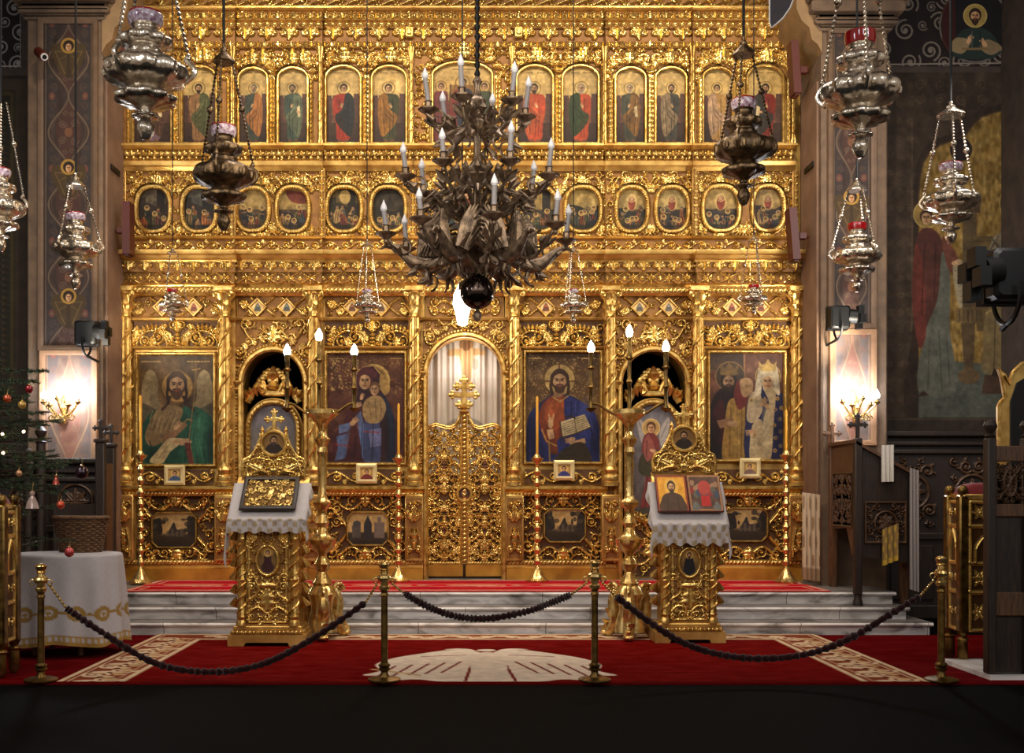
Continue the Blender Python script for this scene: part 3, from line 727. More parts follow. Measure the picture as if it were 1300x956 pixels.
    mould('cornice', u0-2 if off else u0, u1+2 if off else u1, 10, 15, Y-.10, [(0,.0),(.3,.04),(.6,.06),(1,.06)], 'gold_flat')
    bandpart('wave_scroll_frieze', 'wave', u0, u1, -6, 11, Y-.03, .035)
    mould('fillet', u0, u1, -12, -5, Y-.03, THIN); bandpart('carved_frieze', 'drop', u0, u1, -46, -11, Y-.02, .04)
    # console blocks over the columns of the top frieze
    if off == 0:
        for px in ((u1-5,) if i == 2 else (u0+5,) if i == 4 else ()):
            MB().box(bp(px)-.055, bp(px)+.055, Y-.10, Y, bz(51), bz(37), .012).box(bp(px)-.03, bp(px)+.03, Y-.12, Y-.09, bz(48), bz(40), .01).build('console_block', 'gold', ICO)

# ================================================================== the paintings set into the screen
def px_frame(mb, pts, Y, w, d, closed=True):
    return mb.sweep([(PX(x, Y), PZ(y, Y)) for x, y in pts], FR(w, d), closed, Y)

SK = (214,164,118); SK2 = (164,114,78)
def face(P, x, y, r, hair=(60,38,24), beard=None, bl=1.0, look=0.0):
    """painted head: hair, face, features, beard"""
    P.ell(x, y-r*.12, r*1.02, r*1.22, hair)
    P.ell(x, y+r*.15, r*.74, r*1.02, SK); P.ell(x+r*.28, y+r*.2, r*.42, r*.85, SK2, 0, .5); P.ell(x-r*.2, y-r*.3, r*.35, r*.3, (218,172,128), 0, .7)
    if beard is not None:
        P.smooth_poly([(x-r*.76, y+r*.3), (x-r*.5, y+r*.58), (x, y+r*.5), (x+r*.5, y+r*.58), (x+r*.76, y+r*.3), (x+r*.5, y+r*1.2), (x, y+r*(1.15+.5*bl)), (x-r*.5, y+r*1.2)], beard)
    if beard is not None: P.ell(x, y+r*.62, r*.3, r*.12, (150,84,64)); P.line([(x-r*.34, y+r*.5), (x, y+r*.44), (x+r*.34, y+r*.5)], r*.14, np.array(beard)*.8)
    P.smooth_poly([(x-r*1.0, y+r*.2), (x-r*.95, y-r*.7), (x, y-r*1.3), (x+r*.95, y-r*.7), (x+r*1.0, y+r*.2), (x+r*.66, y-r*.4), (x, y-r*.75), (x-r*.66, y-r*.4)], hair)
    for e in (-1, 1):
        P.line([(x+e*r*.14, y-r*.16), (x+e*r*.5, y-r*.2)], r*.12, (70,42,26)); P.ell(x+e*r*.3+look*r, y+r*.0, r*.15, r*.09, (40,26,18))
    P.line([(x+look*r*.5, y-r*.1), (x+r*.06+look*r*.5, y+r*.42)], r*.13, (138,92,60)); P.line([(x-r*.2, y+r*.66), (x+r*.2, y+r*.66)], r*.13, (140,66,52))
def folds(P, pts_list, c, w, a=.6):
    for p in pts_list: P.line(p, w, c, a)
def hand(P, x, y, r, ang=0.0, c=SK):
    q = lambda a, d: (x+d*math.cos(ang+a), y+d*math.sin(ang+a))
    P.ell(x, y, r, r*.7, c, ang)
    for k in range(4):
        o = (k-1.5)*r*.32; b = (x-math.sin(ang)*o+math.cos(ang)*r*.6, y+math.cos(ang)*o+math.sin(ang)*r*.6)
        P.line([b, (b[0]+math.cos(ang+.06*(k-1.5))*r*1.25, b[1]+math.sin(ang+.06*(k-1.5))*r*1.25)], r*.27, c)
    P.line([q(-.9, r*.5), q(-.7, r*1.3)], r*.3, c)
    for k in range(3):
        o = (k-1)*r*.32; P.line([(x-math.sin(ang)*o+math.cos(ang)*r*.7, y+math.cos(ang)*o+math.sin(ang)*r*.7), (x-math.sin(ang)*o+math.cos(ang)*r*1.7, y+math.cos(ang)*o+math.sin(ang)*r*1.7)], r*.06, (130,84,56))

def apostle(x0, x1, robe, mantle, hair, beard, lean=0, scroll=False):
    P = Paint(x0-1, 78, x1+1, 184, (214,172,92), .55); w = x1-x0; c = (x0+x1)/2; u = w/40.0
    P.vgrad((222,182,104), (226,192,120), 78, 140); P.mottle(8, 6, int(x0))
    for k in range(6): P.line([(c-10*u+k*3*u+(4*u if k > 2 else 0), 92.5), (c-8.4*u+k*3*u+(4*u if k > 2 else 0), 92.5)], 1.1, (120,86,36))
    # town wall, terrace, ground
    P.poly([(x0-2, 124), (x0-2, 160), (x1+2, 160), (x1+2, 124)], (122,76,58)); P.poly([(x0-2, 121), (x0+7*u, 121), (x0+7*u, 160), (x0-2, 160)], (92,62,54)); P.poly([(x1-8*u, 119), (x1+2, 119), (x1+2, 160), (x1-8*u, 160)], (98,66,56))
    for k in range(6): P.poly([(x0+k*8*u, 121), (x0+k*8*u+4*u, 121), (x0+k*8*u+4*u, 125), (x0+k*8*u, 125)], (104,68,58))
    for yy in (131, 139, 148): P.line([(x0-2, yy), (x1+2, yy)], .8, (88,54,46), .7)
    P.poly([(x0-2, 156), (x1+2, 156), (x1+2, 186), (x0-2, 186)], (66,46,40)); P.vgrad((84,58,46), (52,36,34), 157, 186, .8)
    hx = c+lean; hy = 112
    P.ring(hx, hy, 7.2*max(u, .9), 1.1, (150,104,36)); P.ell(hx, hy, 6.8*u, 6.8*u, (236,204,124), 0, .6)
    sh = 10.5*u
    P.smooth_poly([(hx-3*u, 119), (c-sh, 123), (c-sh*1.12, 140), (c-8*u, 160), (c-7*u, 177), (c+7*u, 177), (c+9*u, 158), (c+sh*1.1, 138), (c+sh, 122), (hx+3*u, 119)], robe)
    d = 1 if int(x0) % 2 else -1
    P.smooth_poly([(hx+d*2*u, 119), (c+d*sh, 122), (c+d*sh*1.25, 142), (c+d*9*u, 172), (c+d*1*u, 168), (c-d*7.5*u, 156), (c-d*9*u, 146), (c-d*1*u, 138)], mantle)
    dk = np.array(robe)*.5; dm = np.array(mantle)*.5; lm = np.minimum(255, np.array(mantle)*1.35+14)
    folds(P, [[(c-d*4*u, 126), (c-d*5*u, 150), (c-d*3.5*u, 174)], [(c-d*1*u, 150), (c-d*.5*u, 174)]], dk, 1.1)
    folds(P, [[(c+d*7*u, 126), (c+d*4*u, 146), (c-d*5*u, 155)], [(c+d*9*u, 136), (c+d*6*u, 158), (c+d*5*u, 170)], [(c+d*3*u, 140), (c-d*4*u, 149)]], dm, 1.1)
    folds(P, [[(c+d*8.5*u, 126), (c+d*8*u, 150), (c+d*7*u, 168)], [(c+d*2*u, 136), (c-d*5*u, 146)]], lm, .9, .6)
    hand(P, c-d*2*u, 135, 2.0*u, -PI/2+.4*d); 
    if scroll: P.poly([(c+d*5*u, 136), (c+d*9*u, 134), (c+d*10*u, 148), (c+d*6.5*u, 149)], (226,206,164)); hand(P, c+d*6*u, 142, 1.8*u, .2)
    for e in (-1, 1): P.ell(c+e*4*u, 178.5, 2.6*u, 1.6, (120,78,52))
    face(P, hx, hy, 4.1*u, hair, beard)
    return P

R_, G_, B_, O_, W_ = (168,44,30), (44,70,46), (40,52,84), (188,96,44), (92,64,40)
APDEF = [((120,92,120),(96,64,50),(50,36,30),None,'grey lilac robe, half hidden behind a hanging lamp'), ((170,120,76),(92,96,58),(60,40,26),(60,40,26),'peach robe with an olive mantle'),
 ((70,78,70),(196,120,54),(120,110,100),(130,120,110),'dark robe with an orange mantle'), ((64,84,76),(96,110,88),(60,50,40),(80,66,50),'grey green robe and mantle'),
 ((190,52,34),(40,44,48),(56,36,26),None,'young saint in a red tunic and black mantle'), ((70,72,44),(160,104,34),(70,50,34),None,'green tunic and ochre mantle'),
 None, ((206,72,36),(206,84,40),(70,48,34),(70,48,34),'bright red robe with a dark green sleeve'), ((206,74,34),(52,72,36),(160,140,120),(170,150,130),'red tunic under a dark green mantle'),
 ((74,78,64),(140,94,40),(150,140,128),(160,150,138),'grey tunic and brown mantle'), ((72,72,66),(150,126,96),(60,40,28),(60,40,28),'slate and pale mantle with a blue fold'),
 ((200,150,80),(190,150,120),(60,40,30),None,'pale gold armour and a long pale cloak'), ((150,44,34),(60,56,52),(56,38,28),(56,38,28),'crimson robe, at the screen’s far end')]
POSN = ['first of the row counted from the stone pier at the left', 'second', 'third', 'fourth', 'fifth', 'sixth', '', 'first past the central panel', 'second past the central panel', 'third past the central panel', 'fourth past the central panel', 'fifth past the central panel', 'last']
bay_of = {k: i for i, v in FOLK.items() for k in v}
APL = ['arched gilded panel of a saint mostly hidden by the large near silver lamp', 'arched panel of a saint in peach robe with olive mantle, beside near silver lamp',
 'arched panel of a grey-haired saint in orange mantle over dark robe', 'arched panel of a saint wrapped in grey-green robe and mantle',
 'arched panel of a young saint in red tunic and black mantle', 'arched panel of a beardless saint in green tunic and ochre mantle', '',
 'arched panel of a dark-bearded saint all in bright red-orange', 'arched panel of a grey-bearded saint in red with dark green mantle',
 'arched panel of a white-bearded saint in grey tunic and brown mantle', 'arched panel of a dark-haired saint in slate robe and pale mantle',
 'arched panel of a beardless saint in pale gold, behind the dark hanging lamp', 'arched panel of a saint in crimson, last at the far end beside the red-brown heater']
for k, d in enumerate(APDEF):
    Y = Y0 - BAYS[bay_of[k]][2] + .02; x0, x1 = APOST[k]
    if k == 6:
        P = Paint(547, 74, 627, 184, (216,176,96), .6); P.vgrad((224,186,108), (214,170,96), 74, 150); P.mottle(8, 6, 3)
        P.line([(575,88),(602,88)], 1.2, (120,86,36))
        P.poly([(547,128),(627,128),(627,186),(547,186)], (104,70,52)); P.vgrad((96,64,48), (56,40,36), 158, 186, .9)
        P.poly([(572,108),(603,108),(606,170),(569,170)], (150,104,44)); P.line([(572,108),(569,170)], 2, (92,60,26)); P.line([(603,108),(606,170)], 2, (92,60,26))
        P.ring(587.5, 105, 9, 1.4, (150,104,36))
        P.smooth_poly([(583,113),(575,118),(571,140),(573,168),(602,168),(604,140),(600,118),(592,113)], (138,48,40)); P.smooth_poly([(590,114),(600,118),(604,142),(603,168),(584,166),(580,140)], (44,48,70))
        folds(P, [[(580,122),(578,164)], [(590,140),(588,166)], [(597,124),(596,164)]], (50,24,24), 1.2); hand(P, 580, 126, 2.2, -1.6); P.poly([(590,128),(599,126),(600,136),(591,138)], (230,214,170))
        face(P, 587.5, 105, 4.6, (70,44,28), (70,44,28))
        for xx, cc, h2 in ((560,(120,50,52),(90,60,60)), (615,(74,84,56),(70,48,30))):
            P.ring(xx, 110, 7, 1.2, (150,104,36)); P.smooth_poly([(xx-3,116),(xx-9,122),(xx-9,176),(xx+9,176),(xx+9,122),(xx+3,116)], cc); folds(P, [[(xx-3,124),(xx-4,174)], [(xx+4,124),(xx+3,174)]], np.array(cc)*.5, 1.2); face(P, xx, 110, 3.8, h2)
        sp, rise, r, c = 96, 17, 38, 587
        lab, nm = 'wide arched panel of an enthroned saint between two attendants, behind the chandelier', 'icon'
    else:
        P = apostle(x0, x1, *d[:4], lean=(-1)**k*.8, scroll=k % 3 == 0)
        r, c = (x1-x0)/2, (x0+x1)/2; sp, rise = 100, r*.72
        lab = APL[k]
    P.aged(.84, .82, k); m = MB(); P.mesh(m, Y, lambda X, Z: np.where(Z > sp, (np.abs(X-c) < r+1) & (Z < 183.5), ((X-c)/(r+1))**2+((Z-sp)/(rise+1))**2 < 1))
    o = m.build('icon_of_standing_saint' if k != 6 else 'icon_of_enthroned_saint', 'paint', smooth=180); tag(o, lab, 'icon', 'saints in the arcade of the top tier')
    m = MB(); Yf = Y-.03; px_frame(m, arch_path(x0, x1, 182.5, sp, sp-rise, 18), Yf, .035, .03, True); m.build('frame', 'gold', o)

# ---- medallions
def oval_scene(k, cx, cy, rx, ry):
    P = Paint(cx-rx-1, cy-ry-1, cx+rx+1, cy+ry+1, (84,64,46), .5); R = random.Random(k*7+1)
    sky = [(120,104,84),(96,92,90),(206,170,96),(214,176,96),(120,100,52),(70,58,42),(200,160,90),(196,160,84),(214,178,96),(226,190,112),(232,200,124),(222,184,106),(216,176,100)][k]
    P.vgrad(sky, np.array(sky)*.8, cy-ry, cy); P.mottle(14, 6, k)
    hill = [(58,44,38),(52,44,44),(78,56,44),(52,40,44),(56,46,30),(48,40,30),(70,54,44),(62,54,44),(50,46,36),(56,52,44),(60,52,50),(58,54,58),(62,48,42)][k]
    top = cy+ry*R.uniform(-.1, .25) if k not in (0, 1, 4) else cy-ry*.2
    P.smooth_poly([(cx-rx-3, top), (cx-rx*.4, top-3), (cx+rx*.3, top+2), (cx+rx+3, top-2), (cx+rx+3, cy+ry+4), (cx-rx-3, cy+ry+4)], hill)
    if k in (0, 1, 4, 7): 
        P.poly([(cx+rx*.2, cy-ry), (cx+rx*.7, cy-ry), (cx+rx*.7, cy+3), (cx+rx*.2, cy+3)], np.array(hill)*.8); P.poly([(cx-rx, cy-ry*.5), (cx-rx*.5, cy-ry*.6), (cx-rx*.5, cy+6), (cx-rx, cy+6)], np.array(hill)*.9)
    if k == 3: P.smooth_poly([(cx-8,cy-24),(cx+16,cy-20),(cx+18,cy-8),(cx-2,cy-10)], (130,50,34))
    if k == 4: P.ell(cx+1, cy-16, 7, 9, (226,188,104))
    if k in (9, 10, 11, 12, 6):
        P.ell(cx, cy-ry*.32, rx*.42, ry*.42, (232,196,116), 0, 1, .4); P.ell(cx, cy-ry*.3, rx*.24, ry*.34, (168,70,52)); P.ell(cx, cy-ry*.52, 3, 3.2, SK); P.ring(cx, cy-ry*.52, 4.6, .9, (240,214,140))
    cols = [(150,52,34),(176,96,44),(60,74,92),(92,84,48),(170,120,70),(120,52,48),(70,84,60),(40,44,60),(190,150,90)]
    n = R.choice((5, 6, 7)) if rx < 30 else 12; fig = []
    for j in range(n):
        x = cx + rx*.80*((j+.5)/n*2-1) + R.uniform(-2.5,2.5); lim = ry*math.sqrt(max(0, 1-((x-cx)/rx)**2)); fig.append((cy + R.uniform(-.18,.62)*lim, x))
    for y, x in sorted(fig):
        c = R.choice(cols); lean = R.uniform(-3, 3); hh = R.uniform(13, 22); b = R.uniform(3.2, 5.2); dk = np.array(c)*.45; lt = np.minimum(255, np.array(c)*1.35)
        P.smooth_poly([(x-1.6,y+2), (x-b*.8,y+5), (x-b+lean,y+hh*.6), (x-b*.9+lean,y+hh), (x+b*.9+lean,y+hh), (x+b+lean*.6,y+hh*.5), (x+b*.8,y+5), (x+1.6,y+2)], c)
        P.smooth_poly([(x+.5,y+3), (x+b*.8,y+5), (x+b+lean*.6,y+hh*.5), (x+b*.6+lean,y+hh*.8), (x-.6+lean,y+hh*.6)], R.choice(cols), .8)
        P.line([(x-1,y+5),(x-1.4+lean,y+hh)], .9, dk); P.line([(x+2,y+5),(x+1.6+lean,y+hh)], .8, dk); P.line([(x-2.6,y+6),(x-2.8+lean,y+hh*.9)], .7, lt, .7)
        P.line([(x-b*.6,y+7),(x+R.uniform(-4,4),y+8+R.uniform(-3,3))], 1.3, SK2)
        if R.random() < .6: P.ell(x, y, 3.1, 3.1, (206,160,70)); P.ring(x, y, 3.1, .6, (236,200,120))
        P.ell(x, y+.2, 1.7, 2.2, (176,126,88)); P.smooth_poly([(x-1.9,y+.4),(x-1.6,y-1.8),(x,y-2.4),(x+1.6,y-1.8),(x+1.9,y+.4),(x,y-.9)], R.choice([(60,38,26),(110,100,90),(84,52,30)]))
    P.vgrad(np.array(hill)*.6, np.array(hill)*.5, cy+ry*.72, cy+ry+2, .6)
    return P
OVL = ['oval scene of haloed figures before a dark building, next to the red-brown pier heater', 'oval scene of haloed figures under a grey sky, half behind the dark hanging lamp',
 'oval scene of reclining figures under a pale gold sky', 'oval scene with a dark red cloud over figures by a cradle', 'oval scene of figures before a pale arched window',
 'oval scene of dark trees over small figures, at the chandelier’s edge', 'large round scene in the middle of the tier, behind the chandelier', 'oval scene with pale sky seen behind the chandelier’s outer arm',
 'oval scene with a cloaked figure beside a tall dark tower', 'oval scene of a robed figure glowing over a kneeling crowd, tree on each side', 'oval scene of a red-robed figure rising in a pale gold sky over a dark hill',
 'oval scene of a figure in a round glory over blue-grey hills', 'oval scene of a red figure in the sky, nearest the right stone pier']
for k, (cx, cy, rx, ry) in enumerate(OVALS):
    Y = Y0 - BAYS[bay_of[k]][2] + .02; n_ = 2.6 if rx < 30 else 2.0
    m = MB(); oval_scene(k, cx, cy, rx, ry).aged(.8, .8, k).mesh(m, Y, lambda X, Z: np.abs((X-cx)/(rx+.8))**n_+np.abs((Z-cy)/(ry+.8))**n_ < 1)
    o = m.build('oval_icon' if k != 6 else 'round_icon', 'paint', smooth=180); tag(o, OVL[k], 'icon', 'oval scenes of the second tier')
    t = np.linspace(0, 2*PI, 48, endpoint=False); sg = lambda v: np.sign(v)*np.abs(v)**(2/n_)
    pts = list(zip(cx+(rx+1.6)*sg(np.cos(t)), cy+(ry+1.6)*sg(np.sin(t))))
    m = MB(); px_frame(m, pts, Y-.03, .055, .05); bead_row(m, [(PX(a, Y-.08), PZ(b, Y-.08)) for a, b in pts+[pts[0]]], .012, Y-.078, .034); m.build('frame', 'gold', o)

# ---- lozenges
for k, (cx, bi) in enumerate(LZ):
    Y = Y0 - BAYS[bi][2] - .035; cy = 390; r = 10.2
    P = Paint(cx-r, cy-r, cx+r, cy+r, (226,192,130), .45); P.mottle(10, 4, k)
    cc = [(110,60,48),(112,62,52),(74,78,74),(76,80,78),(96,60,44),(90,62,46),(110,58,44),(80,76,66),(86,82,80),(92,88,84),(110,60,46),(116,62,50)][k]
    P.smooth_poly([(cx-3.4,cy+5),(cx-4,cy+1),(cx-2,cy-3),(cx,cy-5.4),(cx+2,cy-3),(cx+4,cy+1),(cx+3.4,cy+5)], cc, .85); P.ell(cx, cy-1.5, 1.4, 1.7, np.minimum(255, np.array(cc)*1.6)); P.line([(cx-3,cy+4),(cx,cy)], .6, np.array(cc)*.5); P.line([(cx+3,cy+4),(cx,cy)], .6, np.array(cc)*.5)
    m = MB(); P.mesh(m, Y, lambda X, Z: np.abs(X-cx)+np.abs(Z-cy) < r+.2)
    o = m.build('lozenge_icon', 'paint', smooth=180)
    place = ['over the winged saint, nearer the pier', 'over the winged saint, nearer the column', 'over the first deacon door, nearer the winged saint', 'over the first deacon door, nearer the mother and child', 'over the mother and child, nearer the deacon door', 'over the mother and child, nearer the central door', 'over the blue-robed figure, nearer the central door', 'over the blue-robed figure, nearer the deacon door', 'over the deacon door with the angel, nearer the blue-robed figure', 'over the deacon door with the angel, nearer the royal pair', 'over the royal pair, nearer the deacon door', 'over the royal pair, nearer the pier'][k]
    tag(o, 'small lozenge painting ' + place, 'painting', 'lozenge paintings in the frieze')
    m = MB(); px_frame(m, [(cx-r-.5,cy),(cx,cy-r-.5),(cx+r+.5,cy),(cx,cy+r+.5)], Y, .028, .025); m.build('frame', 'gold', o)

# ---- octagonal landscapes of the lower panels
for k, (cx, cy, rx, ry, bi, lab) in enumerate(OCT):
    Y = Y0 - BAYS[bi][2] - .03
    P = Paint(cx-rx, cy-ry, cx+rx, cy+ry, (150,122,74), .5); P.vgrad((170,138,86), (190,154,96), cy-ry, cy+4); P.mottle(12, 6, k); P.vgrad((60,48,34), (36,30,26), cy+5, cy+ry, .95)
    D = (44,38,34)
    if k == 1:
        P.poly([(cx-20,cy+12),(cx-20,cy-4),(cx-9,cy-4),(cx-9,cy+12)], (84,74,66)); P.poly([(cx-5,cy+14),(cx-5,cy-6),(cx,cy-17),(cx+5,cy-6),(cx+5,cy+14)], (50,48,48)); P.poly([(cx+8,cy+12),(cx+8,cy-8),(cx+21,cy-8),(cx+21,cy+12)], (112,96,84)); P.poly([(cx+12,cy-8),(cx+12,cy-15),(cx+17,cy-15),(cx+17,cy-8)], (112,96,84)); P.line([(cx-22,cy+14),(cx+22,cy+13)], 2, (60,50,40)); P.ell(cx-14, cy-6, 5, 4, (70,66,64))
    else:
        P.smooth_poly([(cx-rx,cy+4),(cx-rx,cy-12),(cx-rx+10,cy-13),(cx-rx+13,cy+4)], D); P.smooth_poly([(cx+rx-10,cy+6),(cx+rx-9,cy-14),(cx+rx,cy-16),(cx+rx+2,cy+6)], D)
        P.smooth_poly([(cx-8,cy+8),(cx-4,cy-4),(cx,cy-10),(cx+3,cy-2),(cx+9,cy+8)], (54,48,44)); P.line([(cx-16,cy+6),(cx+16,cy+5)], 1.5, (96,80,60)); P.ell(cx+8, cy+3, 6, 4, (60,52,46)); R = random.Random(k+30)
        for _ in range(26): P.ell(cx+R.choice((-1,1))*R.uniform(rx*.35,rx), cy+R.uniform(-ry*.75,4), R.uniform(1.5,4.5), R.uniform(1.5,4), R.choice([(48,42,34),(62,54,40),(40,36,32),(78,66,46)]), 0, .85)
        for q in range(4): P.poly([(cx-10+q*6,cy+8),(cx-10+q*6,cy+2-q%2*3),(cx-7+q*6,cy-q%2*3),(cx-6+q*6,cy+8)], (98,84,66), .8)
    c = 7; oc = lambda X, Z: (np.abs(X-cx)/(rx+.3) < 1) & (np.abs(Z-cy)/(ry+.3) < 1) & (np.abs(X-cx)+np.abs(Z-cy) < rx+ry-c+.5)
    m = MB(); P.mesh(m, Y, oc); o = m.build('octagonal_landscape', 'paint', smooth=180); tag(o, lab, 'painting', 'landscape paintings in the lower panels')
    m = MB(); px_frame(m, [(cx-rx,cy+ry-c),(cx-rx,cy-ry+c),(cx-rx+c,cy-ry),(cx+rx-c,cy-ry),(cx+rx,cy-ry+c),(cx+rx,cy+ry-c),(cx+rx-c,cy+ry),(cx-rx+c,cy+ry)], Y, .022, .025); m.build('frame', 'gold', o)

# ---- the four large icons
def icon_thing(name, i, P, lab):
    x0, x1, y0, y1 = ICONS[i]; Y = Y0 - BAYS[i][2] - .004
    P.aged(.76, .80, i); m = MB(); P.mesh(m, Y); o = m.build(name, 'paint', smooth=180); tag(o, lab, 'icon', 'large icons of the main tier')
    rect_frame('frame', x0-1, x1+1, y0-.5, y1+1, Y, .042, .055, o)
    return o
P = Paint(176, 450, 272, 590, (110,78,38), .55); P.vgrad((104,74,40), (128,92,46), 450, 520); P.poly([(228,450),(272,450),(272,520),(228,520)], (84,60,32)); P.mottle(12, 9, 4); P.vgrad((96,72,40), (58,48,30), 545, 590, .7)
for a, b in ((180,205),(238,268)):
    for k in range(7): P.line([(a+(b-a)*k/7, 459), (a+(b-a)*(k+.55)/7, 459)], 1.6, (196,158,90)); 
P.ell(225, 491, 20, 21, (196,148,70)); P.ring(225, 491, 20, 1.4, (120,82,30))
for e in (-1, 1):
    wx = 225+e*34; P.smooth_poly([(wx-e*2,470),(wx+e*6,474),(wx+e*11,492),(wx+e*10,512),(wx+e*2,528),(wx-e*16,526),(wx-e*10,505),(wx-e*9,482)], (168,146,106))
    for k in range(7): P.line([(wx-e*8+e*k*2.2, 478+k*1.5), (wx-e*9+e*k*1.6, 502), (wx-e*14+e*k*2, 524)], .9, (116,96,66), .8)
    P.smooth_poly([(wx+e*10,512),(wx+e*12,530),(wx-e*6,534),(wx-e*14,526)], (96,86,66))
P.smooth_poly([(206,516),(190,526),(178,548),(176,592),(272,592),(272,540),(262,524),(246,516),(226,520)], (26,84,66))
P.smooth_poly([(206,514),(194,528),(184,552),(190,566),(206,562),(220,548),(232,520)], (150,120,78))
for k in range(26): P.line([(194+k*1.4, 522+(k*7) % 9), (190+k*1.3, 534+(k*5) % 17)], .8, (104,80,50) if k % 2 else (190,160,112))
P.smooth_poly([(232,518),(246,516),(262,526),(270,545),(272,592),(236,592),(226,566),(232,544),(240,532)], (30,96,74))
folds(P, [[(250,524),(246,556),(252,590)], [(262,536),(258,570),(262,590)], [(238,552),(234,590)], [(205,568),(212,590)], [(190,560),(196,590)]], (10,40,34), 1.6)
folds(P, [[(254,526),(252,556),(258,588)], [(244,548),(240,588)]], (70,140,108), 1.1)
P.ell(252, 552, 12, 36, (66,140,106), .1, .45, .9); P.ell(268, 566, 7, 34, (8,34,28), 0, .6, .9); P.ell(196, 578, 16, 12, (10,40,34), 0, .6, .9); P.ell(206, 530, 12, 12, (186,154,106), 0, .5, .9); P.ell(218, 556, 14, 8, (84,62,38), 0, .5, .9)
P.line([(216,504),(212,514),(206,520)], 3.4, (74,48,32)); P.line([(233,504),(238,514),(246,520)], 4, (66,42,30))
P.poly([(206,556),(234,534),(238,540),(212,566)], SK2); hand(P, 224, 542, 4.6, -.9)
P.smooth_poly([(190,586),(200,572),(212,558),(222,556),(238,558),(226,566),(216,574),(206,588)], (214,190,140)); P.line([(204,577),(216,564)], .7, (140,110,70)); P.line([(201,582),(211,571)], .7, (140,110,70))
P.poly([(222,560),(240,556),(244,562),(230,566)], SK); hand(P, 226, 560, 3.8, 2.9)
P.line([(249,462),(247,500),(240,556),(246,590)], 1.3, (150,110,50)); P.line([(244,470),(254,468)], 1.3, (190,150,70)); P.line([(226,545),(238,532),(244,534)], 1.6, (180,140,70)); P.poly([(234,562),(241,562),(246,590),(240,590)], (120,46,34))
face(P, 224.5, 488, 12.6, (84,54,36), (96,62,42), .9)
P.line([(214,484),(212,500),(214,512)], 3.5, (62,38,24)); P.line([(235,484),(237,500),(235,512)], 3.5, (56,34,22))
icon_thing('icon_of_winged_saint', 0, P, 'large icon of a winged bearded saint in a green robe holding a scroll')

P = Paint(415, 448, 514, 588, (92,46,32), .55); P.vgrad((110,62,34), (86,36,34), 448, 588); P.mottle(14, 9, 6)
P.speck(260, (190,142,66), (418,452,514,500), .9, 3, .7); P.speck(90, (226,190,110), (420,455,456,496), 1.0, 4, .8); P.speck(160, (130,70,50), (415,500,514,588), 1.1, 5, .5)
P.ell(474, 483, 19, 21, (170,128,58)); P.ring(474, 483, 19.5, 3, (214,172,84)); P.ring(474, 483, 15, 1.2, (120,84,36)); P.ell(485, 492, 10, 11, (190,148,74))
P.smooth_poly([(462,466),(474,464),(482,474),(482,492),(494,512),(500,540),(498,588),(446,588),(440,560),(436,540),(446,514),(454,500),(452,480)], (58,26,38))
P.smooth_poly([(446,514),(436,540),(424,552),(424,580),(440,588),(470,588),(468,540),(458,514)], (84,30,40))
P.poly([(430,540),(446,536),(444,547),(430,551)], (96,120,196)); P.poly([(427,554),(444,549),(441,570),(438,582),(425,585),(429,568)], (84,108,186)); P.poly([(452,528),(458,522),(466,556),(468,580),(460,582),(456,552)], (90,122,206))  # window reflections on the icon's glass, painted in as blue patches
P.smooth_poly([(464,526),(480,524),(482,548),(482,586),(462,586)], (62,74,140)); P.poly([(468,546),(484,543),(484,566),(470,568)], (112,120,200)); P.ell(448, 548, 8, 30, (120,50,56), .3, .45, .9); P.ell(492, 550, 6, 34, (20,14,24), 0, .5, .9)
P.smooth_poly([(484,500),(490,520),(494,560),(490,588),(500,588),(502,540),(494,512)], (30,38,70))
P.smooth_poly([(464,508),(476,502),(486,506),(490,520),(482,536),(466,536),(460,522)], (176,140,90)); folds(P, [[(468,510),(472,534)], [(476,506),(478,534)], [(483,510),(484,530)]], (110,80,46), 1.1)
folds(P, [[(448,520),(452,560),(448,588)], [(494,530),(494,580)], [(474,538),(472,586)], [(460,536),(458,588)]], (24,14,26), 1.3); P.line([(462,548),(482,549)], 1.4, (170,50,40)); P.line([(426,564),(444,567)], 1.2, (170,60,44)); P.line([(452,472),(462,466),(474,464),(482,474)], 1.2, (214,170,80))
face(P, 463, 483, 9.8, (84,34,42), None, 1, .06); P.smooth_poly([(453,480),(458,468),(470,466),(478,474),(476,480),(468,474),(458,478),(455,496)], (96,36,44))
face(P, 475.5, 494, 6.8, (120,78,40), None, 1, -.08)
hand(P, 452, 516, 4.0, -.5); hand(P, 448, 537, 4.4, -.8); hand(P, 459, 505, 3, -1.2)
P.line([(418,455),(434,455)], 1.4, (206,160,80)); P.line([(496,455),(510,455)], 1.4, (206,160,80))
icon_thing('icon_of_mother_and_child', 2, P, 'large icon of a veiled mother holding a child, in dark red, with painted blue window reflections')

P = Paint(667, 447, 762, 587, (120,84,40), .55); P.vgrad((92,62,32), (146,102,48), 447, 587); P.mottle(14, 9, 8)
P.speck(240, (206,166,84), (670,450,760,510), 1.0, 6, .7); P.speck(150, (84,56,28), (667,447,762,530), 1.3, 7, .6); P.speck(50, (240,214,140), (690,455,735,505), .8, 8)
P.ell(710.5, 482, 19, 20, (206,170,96)); P.ring(710.5, 482, 20, 1.6, (110,76,32)); P.line([(710,462),(710,470)], 2, (120,60,34)); P.line([(692,484),(699,484)], 2, (120,60,34)); P.line([(722,484),(729,484)], 2, (120,60,34))
P.smooth_poly([(700,502),(686,512),(672,526),(667,560),(667,588),(762,588),(762,560),(756,530),(742,514),(720,502)], (32,38,124))
P.smooth_poly([(702,502),(688,514),(684,530),(692,560),(706,566),(722,540),(724,512),(718,503)], (150,58,24)); P.smooth_poly([(704,506),(696,520),(700,548),(714,536),(720,510)], (178,76,30))
